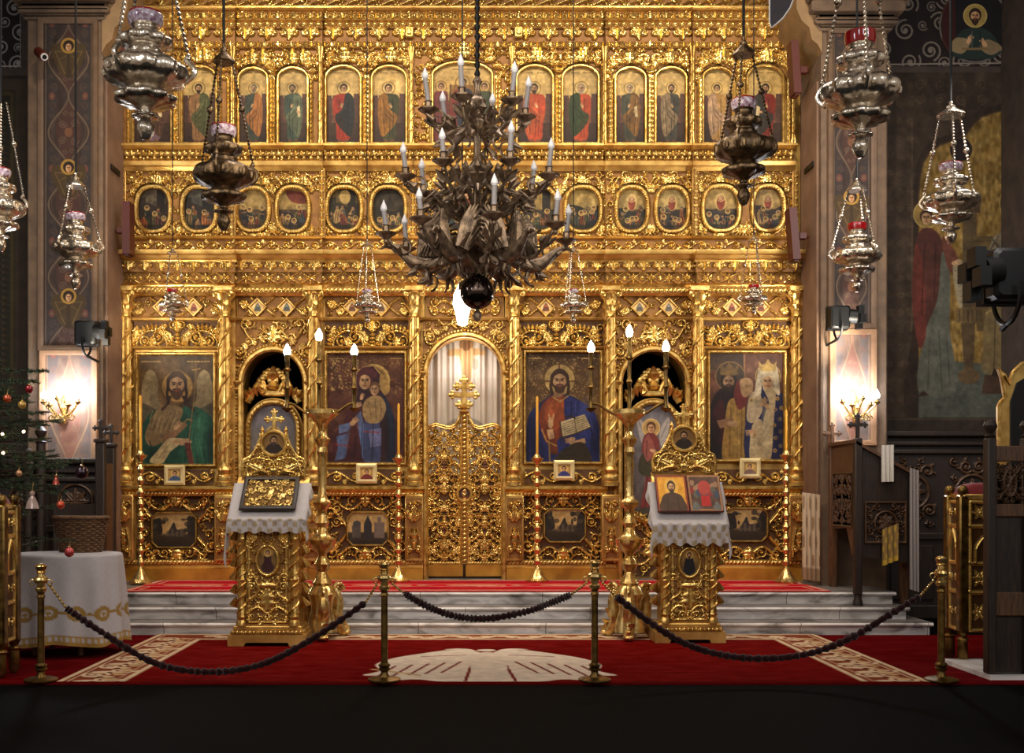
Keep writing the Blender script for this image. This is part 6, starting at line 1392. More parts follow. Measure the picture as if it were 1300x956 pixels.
# double-headed bird emblem in cream
ex = (PX(620, 9.6)-X0)*100; g = lambda pts, c: P.smooth_poly([(ex+a, b) for a, b in pts], c)
EC = (226,206,186)
for e in (-1, 1):
    g([(e*8,140),(e*20,122),(e*34,118),(e*44,124),(e*60,140),(e*84,168),(e*98,205),(e*92,240),(e*104,262),(e*84,268),(e*88,292),(e*60,282),(e*40,292),(e*10,292),(e*4,200)], EC)
    g([(e*4,146),(e*10,124),(e*16,112),(e*28,108),(e*40,114),(e*28,118),(e*20,128),(e*14,150)], EC)
    for k in range(5): P.line([(ex+e*(24+14*k), 190+k*6), (ex+e*(40+13*k), 250+k*5)], 2.4, RED); 
    P.line([(ex+e*20,150),(ex+e*60,160)], 2.4, RED); P.line([(ex+e*12,165),(ex+e*20,290)], 2.6, RED)
g([(-12,150),(0,132),(12,150),(16,210),(10,292),(-10,292),(-16,210)], EC); P.ell(ex, 120, 9, 8, EC); P.line([(ex-98,232),(ex-58,262)], 5, (196,164,110))
flat_carpet('bordered_red_carpet', X0, X1, CY0, CY1, .012, P, 'red carpet with cream scroll border and a cream double-headed bird before the steps')
X0, X1, CY0, CY1 = PX(160, 12.3), PX(1050, 12.3), 12.17, 13.66; W, H = (X1-X0)*100, (CY1-CY0)*100
P = Paint(0, 0, W, H, (180,22,36), 1.8); P.mottle(6, 30, 4)
P.line([(4,4),(W-4,4),(W-4,H-5),(4,H-5),(4,4)], 7, (214,150,128)); P.line([(14,14),(W-14,14),(W-14,H-16),(14,H-16),(14,14)], 2.5, (220,160,130))
for k in range(7):
    x = 60+k*(W-120)/6; P.ell(x, H*.5, 70, 24, (206,120,100)); P.ell(x, H*.5, 60, 18, (200,26,40)); P.ell(x, H*.5, 36, 9, (220,150,120)); P.spiral(x-95, H*.55, 18, 1.4, 0, 1, 4, (214,140,116)); P.spiral(x+95, H*.45, 18, 1.4, 0, -1, 4, (214,140,116))
flat_carpet('platform_runner', X0, X1, CY0, CY1, .42, P, 'bright red patterned runner on the marble platform before the icon screen')

# ================================================================== gilded icon stands (analogia)
def icon_stand(pxc, Y, w_px, py_base, py_top, py_back, lab, right=False, D=.40):
    s = S(Y); x = PX(pxc, Y); t = thing('icon_stand', lab, 'icon stand', (x, Y, .026)); zf = PZ(py_top, Y); W = w_px*s/2; yb = Y+D; zb = PZ(py_back, yb)
    z0 = .026; bw = W*.80; zn = zf-.06
    m = MB(); m.prism([(x-W*1.02, z0), (x-W*1.02, z0+.11), (x+W*1.02, z0+.11), (x+W*1.02, z0), (x+W*.6, z0), (x+W*.55, z0+.035), (x-W*.55, z0+.035), (x-W*.6, z0)], Y-.03, yb+.03)
    m.box(x-W*.96, x+W*.96, Y-.01, yb, z0+.11, z0+.15, .01); m.box(x-W*.9, x+W*.9, Y+.015, yb, z0+.15, z0+.19, .008); m.build('plinth', 'gold_flat', t)
    m = MB(); g = band('egg', W*1.88, .04, .006, .014); g.mesh(m, x-W*.94, z0+.112, Y-.012); m.build('egg_moulding', 'carved', t)
    m = MB().box(x-bw, x+bw, Y+.05, yb-.03, z0+.19, zn); m.build('body', 'gold_flat', t)
    h = zn-z0-.24; f = Field(bw*1.36, h, .006); u = f.w/2
    f.stroke([(.02,.02),(.02,h-.02),(f.w-.02,h-.02),(f.w-.02,.02),(.02,.02)], .014, .018); cy = h*.66
    tt = np.linspace(0, 2*PI, 40); f.stroke(np.stack([u+.105*np.cos(tt), cy+.145*np.sin(tt)], 1), .018, .03)
    for e in (-1, 1):
        f.cscroll(u+e*.15, h*.36, .2, PI/2+.3*e, e, .014, .024, .05); f.cscroll(u+e*.10, h*.12, .16, 0, 1, .014, .024, .045); f.spiral(u+e*.17, h*.9, .06, 1.5, 0, e, .013, .024); f.leaf(u+e*.05, h*.22, PI/2+e*.5, .17, .05, .024)
    f.leaf(u, h*.14, PI/2, .24, .10, .03); f.ell(u, h*.40, .10, .035, 0, .03)
    f.fill(lambda a, b, q: ((a-u)/(.12+q))**2+((b-cy)/(.16+q))**2 > 1, (.05,.036,.026), 3, True, 220, .22, .018)
    m = MB(); f.mesh(m, x-bw*.68, z0+.21, Y+.046); m.build('carved_panel', 'carved', t)
    P = Paint(0, 0, 42, 58, (150,110,50), .5); P.vgrad((190,146,70), (70,50,36), 0, 58); P.smooth_poly([(21,14),(12,24),(9,56),(33,56),(30,24)], (66,40,40) if not right else (40,36,40)); P.ell(21, 14, 8, 8, (214,170,84)); face(P, 21, 14, 5, (60,40,30), (60,40,30) if right else None)
    if not right: 
        for e in (-1, 1): P.smooth_poly([(21+e*8,24),(21+e*18,12),(21+e*17,40),(21+e*10,36)], (120,90,50))
    C = P.out(); XX, ZZ = np.meshgrid(np.linspace(x-.095, x+.095, P.nx), np.linspace(z0+.21+cy+.135, z0+.21+cy-.135, P.ny)); m = MB(); m.grid(XX, np.full_like(XX, Y+.034), ZZ, ((XX-x)/.092)**2+((ZZ-(z0+.21+cy))/.132)**2 < 1, C); m.build('oval_painting', 'paint', t, smooth=180)
    for e in (-1, 1):
        cx_ = x+e*bw*.86; r = bw*.13
        m = MB(); m.lathe([(r*1.4, z0+.19), (r*1.4, z0+.23), (r, z0+.25), (r*1.25, z0+.28), (r, z0+.3), (r*.95, z0+.19+h*.45), (r*1.3, z0+.19+h*.48), (r*.95, z0+.19+h*.51), (r*.9, zn-.16), (r*1.15, zn-.14), (r, zn-.12), (r*1.6, zn-.03), (r*1.7, zn)], 20, (cx_, Y+.05, 0), 8, .08)
        for ph in (0, PI): q = np.linspace(0, 1, 60); m.tube(np.stack([cx_+r*1.1*np.cos(ph+q*20), Y+.05+r*1.1*np.sin(ph+q*20), z0+.31+(zn-z0-.5)*q], 1), r*.28, 5)
        m.build('corner_column', 'gold', t)
        m = MB()
        for k in range(6): m.tube([(x+e*(bw+.01), Y+.2, z0+.35+k*.13), (x+e*(bw+.06), Y+.16, z0+.40+k*.13), (x+e*(bw+.03), Y+.12, z0+.46+k*.13)], [.01,.045,.01], 7)
        m.build('side_carving', 'gold', t)
    m = MB(); m.box(x-W*.92, x+W*.92, Y+.01, yb, zn-.005, zn+.03, .008); m.box(x-W, x+W, Y-.02, yb, zn+.01, zn+.035, .008); m.build('cornice', 'gold_flat', t)
    m = MB(); m.prism([(Y-.02, zn+.02), (Y-.02, zf-.02*(zb-zf)/D), (yb, zb), (yb, zn+.02)], x-W*.97, x+W*.97, 'x'); m.build('sloping_top', 'gold_flat', t)
    # crest board with round icon
    yc = yb+.0; q = lambda px: x+(px)*S(yc); v = lambda py: PZ(py, yc); dx = 0
    out = [(-39,605),(-40,590),(-37,583),(-30,580),(-25,574),(-20,564),(-17,556),(-16,550)]
    pts = out + [(15*math.cos(a), 563-17*math.sin(a)) for a in np.linspace(PI*.85, PI*.15, 10)] + [(-a, b) for a, b in out[::-1]]
    dy = 0 if not right else -6
    m = MB(); m.prism([(q(a), v(b+dy)) for a, b in pts], yc-.02, yc+.03); cb = m.build('crest_board', 'gold_flat', t)
    f = Field(80*S(yc), v(548+dy)-v(605+dy), .006); f.ell(f.w/2, v(597+dy)-v(605+dy), .05, .03, 0, .02)
    for e in (-1, 1):
        f.cscroll(f.w/2+e*.17, f.h*.24, .24, -.5*e, 1, .014, .022, .05); f.leaf(f.w/2+e*.10, f.h*.1, PI/2+e*-1.1, .2, .06, .022)
    f.fill(lambda *k: True, (.05,.036,.026), 6, True, 260, .22, .018)
    XY = np.array([(q(a), v(b+dy)) for a, b in pts]); U, V = np.meshgrid(f.u+q(-40), f.v+v(605+dy)); ins = np.zeros(U.shape, bool)
    for (xa, ya), (xb_, yb_) in zip(XY, np.roll(XY, -1, 0)):
        if ya != yb_: ins ^= ((ya > V) != (yb_ > V)) & (U < (xb_-xa)*(V-ya)/(yb_-ya)+xa)
    ins &= (U-x)**2+(V-v(563+dy))**2 > (15*S(yc))**2
    m = MB(); f.mesh(m, q(-40), v(605+dy), yc-.021, ins); m.build('relief_carving', 'carved', cb)
    m = MB(); ring = [(15.5*math.cos(a), 563+dy-15.5*math.sin(a)) for a in np.linspace(0, 2*PI, 36, endpoint=False)]; m.sweep([(q(a), v(b)) for a, b in ring], FR(.035, .035), True, yc-.02)
    edge = [(a, b+dy) for a, b in out]
    for e in (-1, 1):
        pl_ = [(q(e*a), v(b)) for a, b in edge]; m.tube([(a, yc-.025, b) for a, b in pl_], .016, 7)
        for cx_, cy_, r in ((29,590,6),(17,583,5),(24,600,5),(10,590,4.5)):
            w_ = np.linspace(0, 1, 24); a = e*2*PI*1.4*w_; rr = r*(1-.8*w_); m.tube(np.stack([q(e*cx_+rr*np.cos(a)), np.full(24, yc-.024), v(cy_+dy+rr*np.sin(a))], 1), .011, 6)
        m.tube([(q(e*4), yc-.02, v(602+dy)), (q(e*14), yc-.045, v(598+dy)), (q(e*34), yc-.02, v(602+dy))], [.008,.03,.008], 6)
        m.lathe([(.02, v(556+dy)), (.028, v(552+dy)), (.012, v(549+dy)), (.022, v(546+dy)), (.003, v(541+dy))], 12, (q(e*15), yc, 0))
    m.build('crest_carving', 'gold', cb)
    P = Paint(-14, -14, 14, 14, (140,104,56), .4); P.smooth_poly([(-12,14),(-9,4),(-3,0),(3,0),(9,4),(12,14)], (50,38,32)); face(P, 0, -4, 4.4, (60,42,30), (70,56,44)); C = P.out(); XX, ZZ = np.meshgrid(q(np.linspace(-14, 14, P.nx)), np.array([v(563+dy+k) for k in np.linspace(-14, 14, P.ny)])); m = MB(); m.grid(XX, np.full_like(XX, yc-.024), ZZ, (XX-x)**2+(ZZ-v(563+dy))**2 < (14.3*S(yc))**2, C); m.build('round_painting', 'paint', cb, smooth=180)
    m = MB(); ortho_cross(m, x, v(547+dy), v(523+dy), yc, .04, ((.6,.36),), .03); m.build('cross', 'gold', cb)
    return t, x, W, zf, zb, Y, yb
def stand_cloth(x, W, zf, zb, Y, yb, lab, drop_l, drop_r, front=.13):
    """linen runner over the slope with a lace fall in front and at the sides"""
    n, mth = 90, 46; U = np.linspace(-1, 1, n); sl = math.hypot(yb-Y, zb-zf); t = np.linspace(0, 1, mth); XX = np.zeros((mth, n)); YY = XX.copy(); ZZ = XX.copy(); lace = np.zeros((mth, n))
    for j, q in enumerate(t):
        d = q*(sl+front)
        for i, u in enumerate(U):
            xx = u*(W*1.03); k = 0
            over = max(0, abs(u)-.955)/.045
            if d < sl: yv = yb-.075-(yb-.045-Y-.0)*d/sl; zv = zf+(zb-zf)*(yv-Y)/(yb-Y)+.018
            else: dd = d-sl; yv = Y-.045-.012*math.sin(u*19)*min(1, dd/.06); zv = zf+.004-dd*(1+.16*math.sin(u*9+1)**2); k = 1
            if over > 0:
                dr = drop_l if u < 0 else drop_r; zv -= over*dr*(.75+.25*q); xx = (1 if u > 0 else -1)*(W*1.03+.02*math.sin(q*16)*over+.012*over)
                k = max(k, over)
            XX[j, i], YY[j, i], ZZ[j, i] = xx+x, yv, zv; lace[j, i] = k
    A = np.empty((mth, n, 3)); A[:] = (176,168,168); ii, jj = np.meshgrid(np.arange(n), np.arange(mth)); pat = (np.sin(ii*.55)*np.sin(jj*.9) > .1); A = np.where(((lace > .2) & pat)[:,:,None], (150,132,104), A)
    m = MB(); m.grid(XX, YY, ZZ, None, lin(A)); o = m.build('stand_cloth', 'cloth', smooth=180); tag(o, lab, 'cloth'); return o
def on_slope(x, zf, zb, Y, yb, u0, u1, t0, t1, lift=.03):
    """map local (u, t, h) to the sloping top"""
    L = math.hypot(yb-Y, zb-zf); n = np.array([0, -(zb-zf)/L, (yb-Y)/L]); d = np.array([0, (yb-Y)/L, (zb-zf)/L]); o = np.array([x, Y, zf])
    return lambda V: o + np.outer(V[:,0], [1,0,0]) + np.outer(V[:,2], d) + np.outer(-V[:,1]+lift, n), L
A1 = icon_stand(339, 10.72, 97, 822, 658, 606, 'gilded carved icon stand with pinnacled crest, holding a metal-covered icon')
stand_cloth(A1[1], A1[2], *A1[3:5], A1[5], A1[6], 'white linen cloth with lace fall over the stand with the metal-covered icon', .34, .10)
A2 = icon_stand(876, 10.95, 88, 812, 664, 600, 'gilded carved icon stand with round-topped crest, holding two book icons', True, .33)
stand_cloth(A2[1], A2[2]*1.06, *A2[3:5], A2[5], A2[6], 'white cloth with broad lace fall over the stand with two book icons', .12, .16, .20)
fn, L = on_slope(A1[1], A1[3], A1[4], A1[5], A1[6], 0, 0, 0, 0, .05)
t = thing('metal_covered_icon', 'embossed silver-gilt icon in a dark frame lying on the cloth-covered stand', 'icon', (A1[1], A1[5]+.2, A1[3]+.2))
w, h = .24, .40*L/.62; c0 = L*.16
f = Field(2*w, L*.66, .006); f.fill(lambda a, b, s: True, (.05,.036,.026), 9, False, 500, .25, .016); f.ell(w, L*.36, .045, .055, 0, .02); f.ell(w+.12, L*.28, .03, .035, 0, .02)
U, V_ = np.meshgrid(f.u, f.v); k = np.clip(f.H/.016*1.4, 0, 1)
m = MB(); m.grid(U-w, -f.H-.012, V_+c0, None, np.repeat(k[:,:,None], 3, 2)); m.xf(fn); m.build('embossed_cover', 'silver_riza', t)
m = MB(); m.sweep([(-w, c0), (-w, c0+L*.66), (w, c0+L*.66), (w, c0)], [(-.005,0),(-.005,-.03),(.012,-.036),(.032,-.028),(.036,0)], True, 0); m.xf(fn); m.build('frame', 'wood_dark', t)
m = MB(); 
for a, b in ((0, .36), (.12, .28)): m.sphere((a, -.022, c0+L*b), (.022, .008, .028), 12, 6)
m.xf(fn); m.build('painted_faces', mat('painted_flesh', (140,88,56), .5, 0, color2=(80,44,30), scale=40), t)
fn, L = on_slope(A2[1], A2[3], A2[4], A2[5], A2[6], 0, 0, 0, 0, .05)
for e, cc, lab in ((-1, 0, 'book icon of a dark-robed elder on orange ground, open on the stand'), (1, 1, 'book icon with red figures on dark ground, beside the orange one')):
    P = Paint(0, 0, 46, 46, (216,150,40) if e < 0 else (84,56,44), .5); P.mottle(8, 6, 3)
    if e < 0: P.line([(1,1),(45,1),(45,45),(1,45),(1,1)], 3, (140,60,30)); P.ell(23, 15, 11, 11, (226,170,70)); P.smooth_poly([(4,46),(8,28),(18,23),(28,23),(38,28),(42,46)], (74,50,34)); face(P, 23, 15, 6, (66,44,30), (60,44,32)); folds(P, [[(16,28),(14,45)],[(30,28),(32,45)]], (40,28,20), 1.4)
    else:
        P.line([(1,1),(45,1),(45,45),(1,45),(1,1)], 2.5, (160,110,70))
        for k in range(9): P.ell(6+k*4.2, 10+(k*7) % 9, 3.4, 3.8, (150,110,80)); P.ell(6+k*4.2, 20+(k*5) % 7, 4, 5, [(140,40,34),(90,84,70),(60,64,80)][k % 3])
        P.ell(23, 16, 9, 9, (170,60,50)); P.poly([(17,26),(29,26),(30,40),(16,40)], (176,30,28)); P.smooth_poly([(2,44),(8,34),(14,44)], (100,96,90)); P.smooth_poly([(32,44),(38,34),(44,44)], (100,96,90))
    C = P.out(); w = A2[2]*.98; u0, u1 = (-w*.92, -.01) if e < 0 else (.01, w*.98); t0, t1 = L*.16, L*.86
    t = thing('book_icon', lab, 'icon', (A2[1]+e*.2, A2[5]+.2, A2[3]+.2), 'book icons on the stand')
    XX, TT = np.meshgrid(np.linspace(u0, u1, P.nx), np.linspace(t1, t0, P.ny)); m = MB(); m.grid(XX, np.full_like(XX, -.026), TT, None, C); m.xf(fn); m.build('painting', 'paint', t, smooth=180)
    m = MB(); m.box(u0-.008, u1+.008, -.025, .0, t0-.008, t1+.008, .006); m.xf(fn); m.build('board', 'red_wood', t)

# ================================================================== candelabra and candlesticks
def candelabrum(pxc, Y, py_plate, py_arm, tips, lab):
    s = S(Y); x = PX(pxc, Y); z = lambda py: PZ(py, Y); z0 = .026
    t = thing('candelabrum', lab, 'candelabrum', (x, Y, z0), 'large brass candelabra')
    zb = lambda py: z0+(PZ(py, Y)-PZ(808, Y))          # heights counted from the foot
    m = MB(); m.lathe([(r*s, zb(p)) for r, p in [(10,742),(13,738),(10,733),(7,728),(6,724),(9,720),(11,714),(8,708),(5,704),(7,700),(14,694),(17,688),(18,683),(12,680),(8,676),(6,668),(9,662),(7,656),(5,650),(6.5,644),(11,640),(12,636),(7,632),(5,626),(5,600),(6,590),(5,578),(7,572),(5,566),(8,560),(10,556),(6,552),(4,546),(6,540),(9,534),(16,528),(21,524),(21,519),(19,518),(4,518)]], 32, (x, Y, 0), 8, .03); m.build('stem', 'brass', t)
    b = MB(); b.lathe([(r*s, zb(p)) for r, p in [(19,800),(17,786),(13,772),(15,760),(18,752),(14,744),(10,740)]], 24, (x, Y, 0), 3, .12, rot=PI/2)
    b.build('vase_foot', 'brass', t)
    for q in range(3):
        a = math.radians(40+120*q) if pxc < 600 else math.radians(140-120*q); c, d = math.cos(a), math.sin(a); m = MB()
        w = np.linspace(0, 1, 34); rr = (15+18*w**1.4+5*np.sin(w*PI*2))*s; zz = zb(746)+(zb(804)-zb(746))*w
        m.tube(np.stack([x+rr*c, Y+rr*d, zz], 1), (6+2.5*np.sin(w*PI))*s, 10)
        for (r0, p0, rad, dr) in ((23,748,9,1),(32,795,8,-1)):
            g = np.linspace(0, 1, 30); b_ = g*2*PI*1.4*dr; q_ = rad*s*(1-.8*g); m.tube(np.stack([x+(r0*s+q_*np.cos(b_))*c, Y+(r0*s+q_*np.cos(b_))*d, zb(p0)+q_*np.sin(b_)], 1), 3.2*s*(1-.4*g), 8)
        m.sphere((x+36*s*c, Y+36*s*d, zb(803)), (7*s, 7*s, 4*s), 12, 8)
        for k in range(3): m.tube([(x+(19+5*k)*s*c, Y+(19+5*k)*s*d, zb(758+15*k)), (x+(24+5*k)*s*c-.03*d, Y+(24+5*k)*s*d+.03*c, zb(760+14*k)), (x+(26+4*k)*s*c, Y+(26+4*k)*s*d, zb(772+12*k))], [.01,.04,.01], 7)
        m.build('scroll_foot', 'brass', t)
    zt = zb(518)
    for k, (tx, ty) in enumerate(tips):
        X = PX(tx, Y); top = z(ty); centre = abs(tx-pxc) < 12
        if not centre:
            w = np.linspace(0, 1, 26); m = MB(); m.tube(np.stack([x+(X-x)*w, np.full(26, Y-.02), zt-.01-.05*np.sin(w*PI*1.6)+(.02)*w], 1), .014, 8); m.lathe([(.012, zt-.03), (.05, zt), (.055, zt+.012), (.02, zt+.016)], 16, (X, Y-.02, 0)); m.build('arm', 'brass_dark', t)
        m = MB(); r = .022; h = top-zt; yy = Y if centre else Y-.02
        m.lathe([(r*1.3, zt), (r, zt+.03), (r*.9, zt+h*.30), (r*1.5, zt+h*.33), (r*.9, zt+h*.36), (r*.85, zt+h*.58), (r*1.9, zt+h*.61), (r*1.1, zt+h*.64), (r*1.1, zt+h*.82), (r*1.3, zt+h*.84), (r*.9, zt+h*.86), (r*.9, top-.11)], 16, (X, yy, 0)); cs = m.build('candle_holder', 'brass_dark', t)
        m = MB(); m.lathe([(.02, top-.12), (.036, top-.09), (.038, top-.06), (.022, top-.02), (.003, top+.01)], 14, (X, yy, 0)); m.build('lit_bulb', 'bulb_on', cs)
    return t
candelabrum(409, 11.32, 527, 518, [(365,438),(405,418),(450,438)], 'tall brass three-light candelabrum beside the stand with the metal-covered icon')
candelabrum(799, 11.32, 521, 518, [(750,434),(799,413),(845,433)], 'tall brass three-light candelabrum beside the stand with two book icons')
def candlestick(px, py_base, py_cup, py_tip, Y, lab, lit=False, tall=0):
    s = S(Y); x = PX(px, Y); t = thing('floor_candlestick', lab, 'candlestick', (x, Y, .432), 'tall brass floor candlesticks'); z0 = .432; zc_ = PZ(py_cup, Y); H = zc_-z0
    prof = [(.125,0),(.13,.02),(.10,.05),(.085,.07),(.055,.13),(.03,.17),(.024,.19)]
    n = 9
    for k in range(n):
        a = .2+(H-.28)*k/n; b = (H-.28)/n; prof += [(.02, a), (.034, a+b*.18), (.047, a+b*.4), (.034, a+b*.62), (.02, a+b*.8), (.03, a+b*.9)]
    prof += [(.02, H-.08), (.03, H-.06), (.05, H-.04), (.075, H-.01), (.08, H), (.05, H+.01), (.03, H+.04), (.026, H+.05)]
    m = MB(); m.lathe([(r, z0+z) for r, z in prof], 20, (x, Y, 0), 6, [.08]*5+[0]*(len(prof)-5)); m.build('stick', 'brass', t)
    m = MB(); m.lathe([(.016, zc_+.03), (.016, PZ(py_tip, Y)-.02), (.006, PZ(py_tip, Y))], 12, (x, Y, 0)); c = m.build('candle', 'wax', t)
    if lit: m = MB(); zt = PZ(py_tip, Y); m.lathe([(.004, zt), (.022, zt+.03), (.017, zt+.06), (.002, zt+.11)], 10, (x, Y, 0)); m.build('flame', 'flame', c)
candlestick(506, 738, 582, 512, 13.4, 'brass candlestick with unlit yellow candle, beside the mother and child icon')
candlestick(682, 736, 582, 503, 13.4, 'brass candlestick with burning yellow candle, before the blessing figure')
candlestick(178.5, 741, 578, 502, 13.15, 'brass candlestick with yellow candle, before the winged saint')
candlestick(998, 733, 578, 520, 13.25, 'brass candlestick before the royal pair, beside the right pier')

# ================================================================== barrier posts and ropes
YS = 8.78
def post(px, py_top, lab):
    x = PX(px, YS); k = PZ(py_top, YS)-PZ(712, YS); t = thing('barrier_post', lab, 'barrier post', (x, YS, .024)); z = lambda h: .024+h*(.955+k)/.955
    m = MB(); m.lathe([(.13,z(0)),(.13,z(.012)),(.10,z(.022)),(.045,z(.03)),(.03,z(.05)),(.028,z(.07)),(.045,z(.085)),(.05,z(.095)),(.035,z(.105)),(.048,z(.115)),(.048,z(.125)),(.028,z(.14)),(.026,z(.67)),(.036,z(.68)),(.026,z(.70)),(.03,z(.72))], 24, (x, YS, 0)); m.build('post', 'brass_dark', t)
    m = MB(); m.lathe([(.03,z(.72)),(.042,z(.73)),(.045,z(.75)),(.03,z(.765)),(.032,z(.79)),(.05,z(.80)),(.058,z(.82)),(.05,z(.84)),(.032,z(.85)),(.028,z(.875)),(.04,z(.885)),(.03,z(.897)),(.04,z(.91)),(.046,z(.93)),(.034,z(.945)),(.004,z(.955))], 24, (x, YS, 0), 6, .04); m.build('finial', 'brass', t)
    for e in (-1, 1): m = MB(); q = np.linspace(0, 2*PI, 16, endpoint=False); m.tube(np.stack([x+e*.068+.022*np.cos(q), np.full(16, YS), z(.80)+.022*np.sin(q)], 1), .005, 5, closed=True); m.build('hook_ring', 'brass', t)
post(52, 716, 'brass barrier post in front of the white draped table'); post(488, 713, 'brass barrier post standing nearer the stand with the metal-covered icon'); post(755, 711, 'brass barrier post standing nearer the stand with two book icons'); post(1195, 706, 'brass barrier post in front of the gilded throne')
def barrier_rope(pts, ends, lab):
    P = np.array([(PX(a, YS), YS+.0, PZ(b, YS)) for a, b in pts]); 
    k = np.arange(len(P)); tt = np.linspace(0, len(P)-1, 150)
    def cr(v):
        o = []
        for u in tt:
            i = min(int(u), len(v)-2); f = u-i; p = [v[max(i-1,0)], v[i], v[i+1], v[min(i+2,len(v)-1)]]
            o.append(.5*(2*p[1]+(p[2]-p[0])*f+(2*p[0]-5*p[1]+4*p[2]-p[3])*f*f+(3*p[1]-p[0]-3*p[2]+p[3])*f**3))
        return np.array(o)
    Q = np.stack([cr(P[:,0]), np.full(150, YS), cr(P[:,2])], 1); t = thing('barrier_rope', lab, 'barrier rope', tuple(Q[75]), 'velvet barrier ropes')
    m = MB(); rad = .026+.006*np.sin(np.arange(150)*1.9)+.004*np.array([random.uniform(-1,1) for _ in range(150)]); rad[0] = rad[-1] = .012; m.tube(Q, rad, 12); m.build('velvet_rope', 'velvet', t)
    for e, q in zip(ends, (Q[0], Q[-1])):
        p = np.array((PX(e[0], YS), YS, PZ(e[1], YS))); n = 15; w = np.linspace(0, 1, n)[:,None]; m = MB(); m.tube(q+(p-q)*w, np.where(np.arange(n) % 2 == 0, .006, .013), 6); m.build('end_chain', 'brass', t)
barrier_rope([(84,772),(130,803),(195,841),(262,853),(330,844),(395,812),(464,765)], ((62,741),(479,741)), 'dark red barrier rope hanging low before the stand with the metal-covered icon')
barrier_rope([(513,753),(545,771),(582,783),(622,785),(670,776),(700,765),(725,755)], ((497,741),(746,739)), 'dark red barrier rope between the two middle posts')
barrier_rope([(782,757),(825,790),(870,817),(920,832),(975,836),(1030,829),(1080,810),(1130,780),(1168,757)], ((764,739),(1186,736)), 'dark red barrier rope hanging before the stand with two book icons')
# ================================================================== sconces, spotlights, heaters
def sconce(px, lab):
    Y = 12.98; x = PX(px, Y); z = lambda py: PZ(py, Y); s = S(Y); t = thing('wall_sconce', lab, 'wall lamp', (x, Y, z(540)), 'lit brass sconces on the piers')
    m = MB(); m.lathe([(.003, z(540)), (.03, z(537)), (.05, z(530)), (.035, z(524)), (.05, z(518)), (.02, z(512)), (.035, z(508)), (.003, z(502))], 16, (x, Y-.05, 0), 6, .1); m.build('back_plate', 'brass', t)
    for k, (dx, py) in enumerate(((-21,512),(-11,516),(0,508),(12,516),(22,512))):
        X = x+dx*s; yy = Y-.16-.05*(2-abs(k-2)); w = np.linspace(0, 1, 18); m = MB(); zt = z(py)
        m.tube(np.stack([x+(X-x)*w, Y-.05+(yy-Y+.05)*w, z(528)+(zt-z(528))*w-.05*np.sin(w*PI)*(1 if dx else .4)], 1), .012, 7)
        g = np.linspace(0, 1, 16); m.tube(np.stack([x+(X-x)*.6+.04*np.cos(g*7)*(1-.7*g), np.full(16, yy+.03), z(530)-.02+.04*np.sin(g*7)*(1-.7*g)], 1), .008, 6)
        m.lathe([(.01, zt-.03), (.035, zt-.005), (.04, zt+.005), (.018, zt+.01), (.016, zt+.045)], 14, (X, yy, 0), 6, .06); a = m.build('arm', 'brass', t)
        m = MB(); m.lathe([(.014, zt+.04), (.03, zt+.065), (.03, zt+.09), (.014, zt+.125), (.002, zt+.15)], 12, (X, yy, 0)); m.build('lit_bulb', 'bulb_cool', a)
    return x
sconce(83, 'lit brass sconce with five bulbs on the pier by the draped table'); sconce(1085, 'lit brass sconce with five bulbs on the pier above the choir desk')
def spotlight(px, py, Y, lab, e=1, k=1.0):
    x, z = PX(px, Y), PZ(py, Y); t = thing('spotlight', lab, 'spotlight', (x, Y, z))
    m = MB(); m.box(x-.13*k, x+.10*k, Y-.10*k, Y+.12*k, z-.13*k, z+.14*k, .02*k); 
    for q in range(5): m.box(x-.135*k, x+.105*k, Y+(.02+.02*q)*k, Y+(.03+.02*q)*k, z-.14*k, z+.15*k)
    m.build('housing', 'black', t)
    m = MB(); m.tube([(x+e*.10*k, Y-.04*k, z+.02*k), (x+e*.19*k, Y-.06*k, z+.01*k)], .085*k, 20); m.build('barrel', 'black', t)
    m = MB()
    for a in range(4):
        c, d = math.cos(a*PI/2+.3), math.sin(a*PI/2+.3); m.box(x+e*.19*k-.004, x+e*.19*k+.06*k*e, Y-.06*k+.09*k*c-.05*k, Y-.06*k+.09*k*c+.05*k, z+.09*k*d-.05*k, z+.09*k*d+.05*k)
    m.build('barn_door', 'black', t)
    m = MB(); q = np.linspace(0, PI, 14); m.tube(np.stack([np.full(14, x-.02*k), Y+.16*k*np.cos(q), z-.05*k-.20*k*np.sin(q)], 1), .014*k, 6); m.tube([(x-.02*k, Y, z-.25*k), (x-.02*k, Y+.42*k if k < 1.5 else Y+.1, z-.27*k)], .016*k, 6); m.build('yoke', 'black', t)
spotlight(112, 424, 12.6, 'black spotlight with barn doors on the left pier, above its sconce', 1); spotlight(1066, 404, 12.6, 'black spotlight on the right pier, under the silver lamp', 1, .95)
spotlight(1283, 352, 10.6, 'big black stage light before the enthroned figure’s chest', -1, 1.8)
def heater(px, y0, y1, Y, e, lab, tilt=0):
    x = PX(px, Y); z0, z1 = PZ(y1, Y), PZ(y0, Y); t = thing('wall_heater', lab, 'heater', (x, Y, z0)); w = .045
    m = MB(); m.prism([(x-w, z0), (x+w, z0-.0), (x+w+tilt, z1), (x-w+tilt, z1)], Y-.10, Y+.10); m.prism([(x-w*.6, z0-.02), (x+w*.6, z0-.02), (x+w*.6, z0+.01), (x-w*.6, z0+.01)], Y-.08, Y+.08); m.build('panel', 'red_wood', t)
    zm = (z0+z1)/2; m = MB(); xe = x-e*.0; m.tube([(x+tilt/2, Y, zm), (x+e*.12, Y+.02, zm), (x+e*.17, Y+.05, zm-.02)], .02, 8); m.box(min(x+e*.05, x+e*.14), max(x+e*.05, x+e*.14), Y-.03, Y+.05, zm-.05, zm+.03, .006); m.build('bracket', 'red_wood', t)
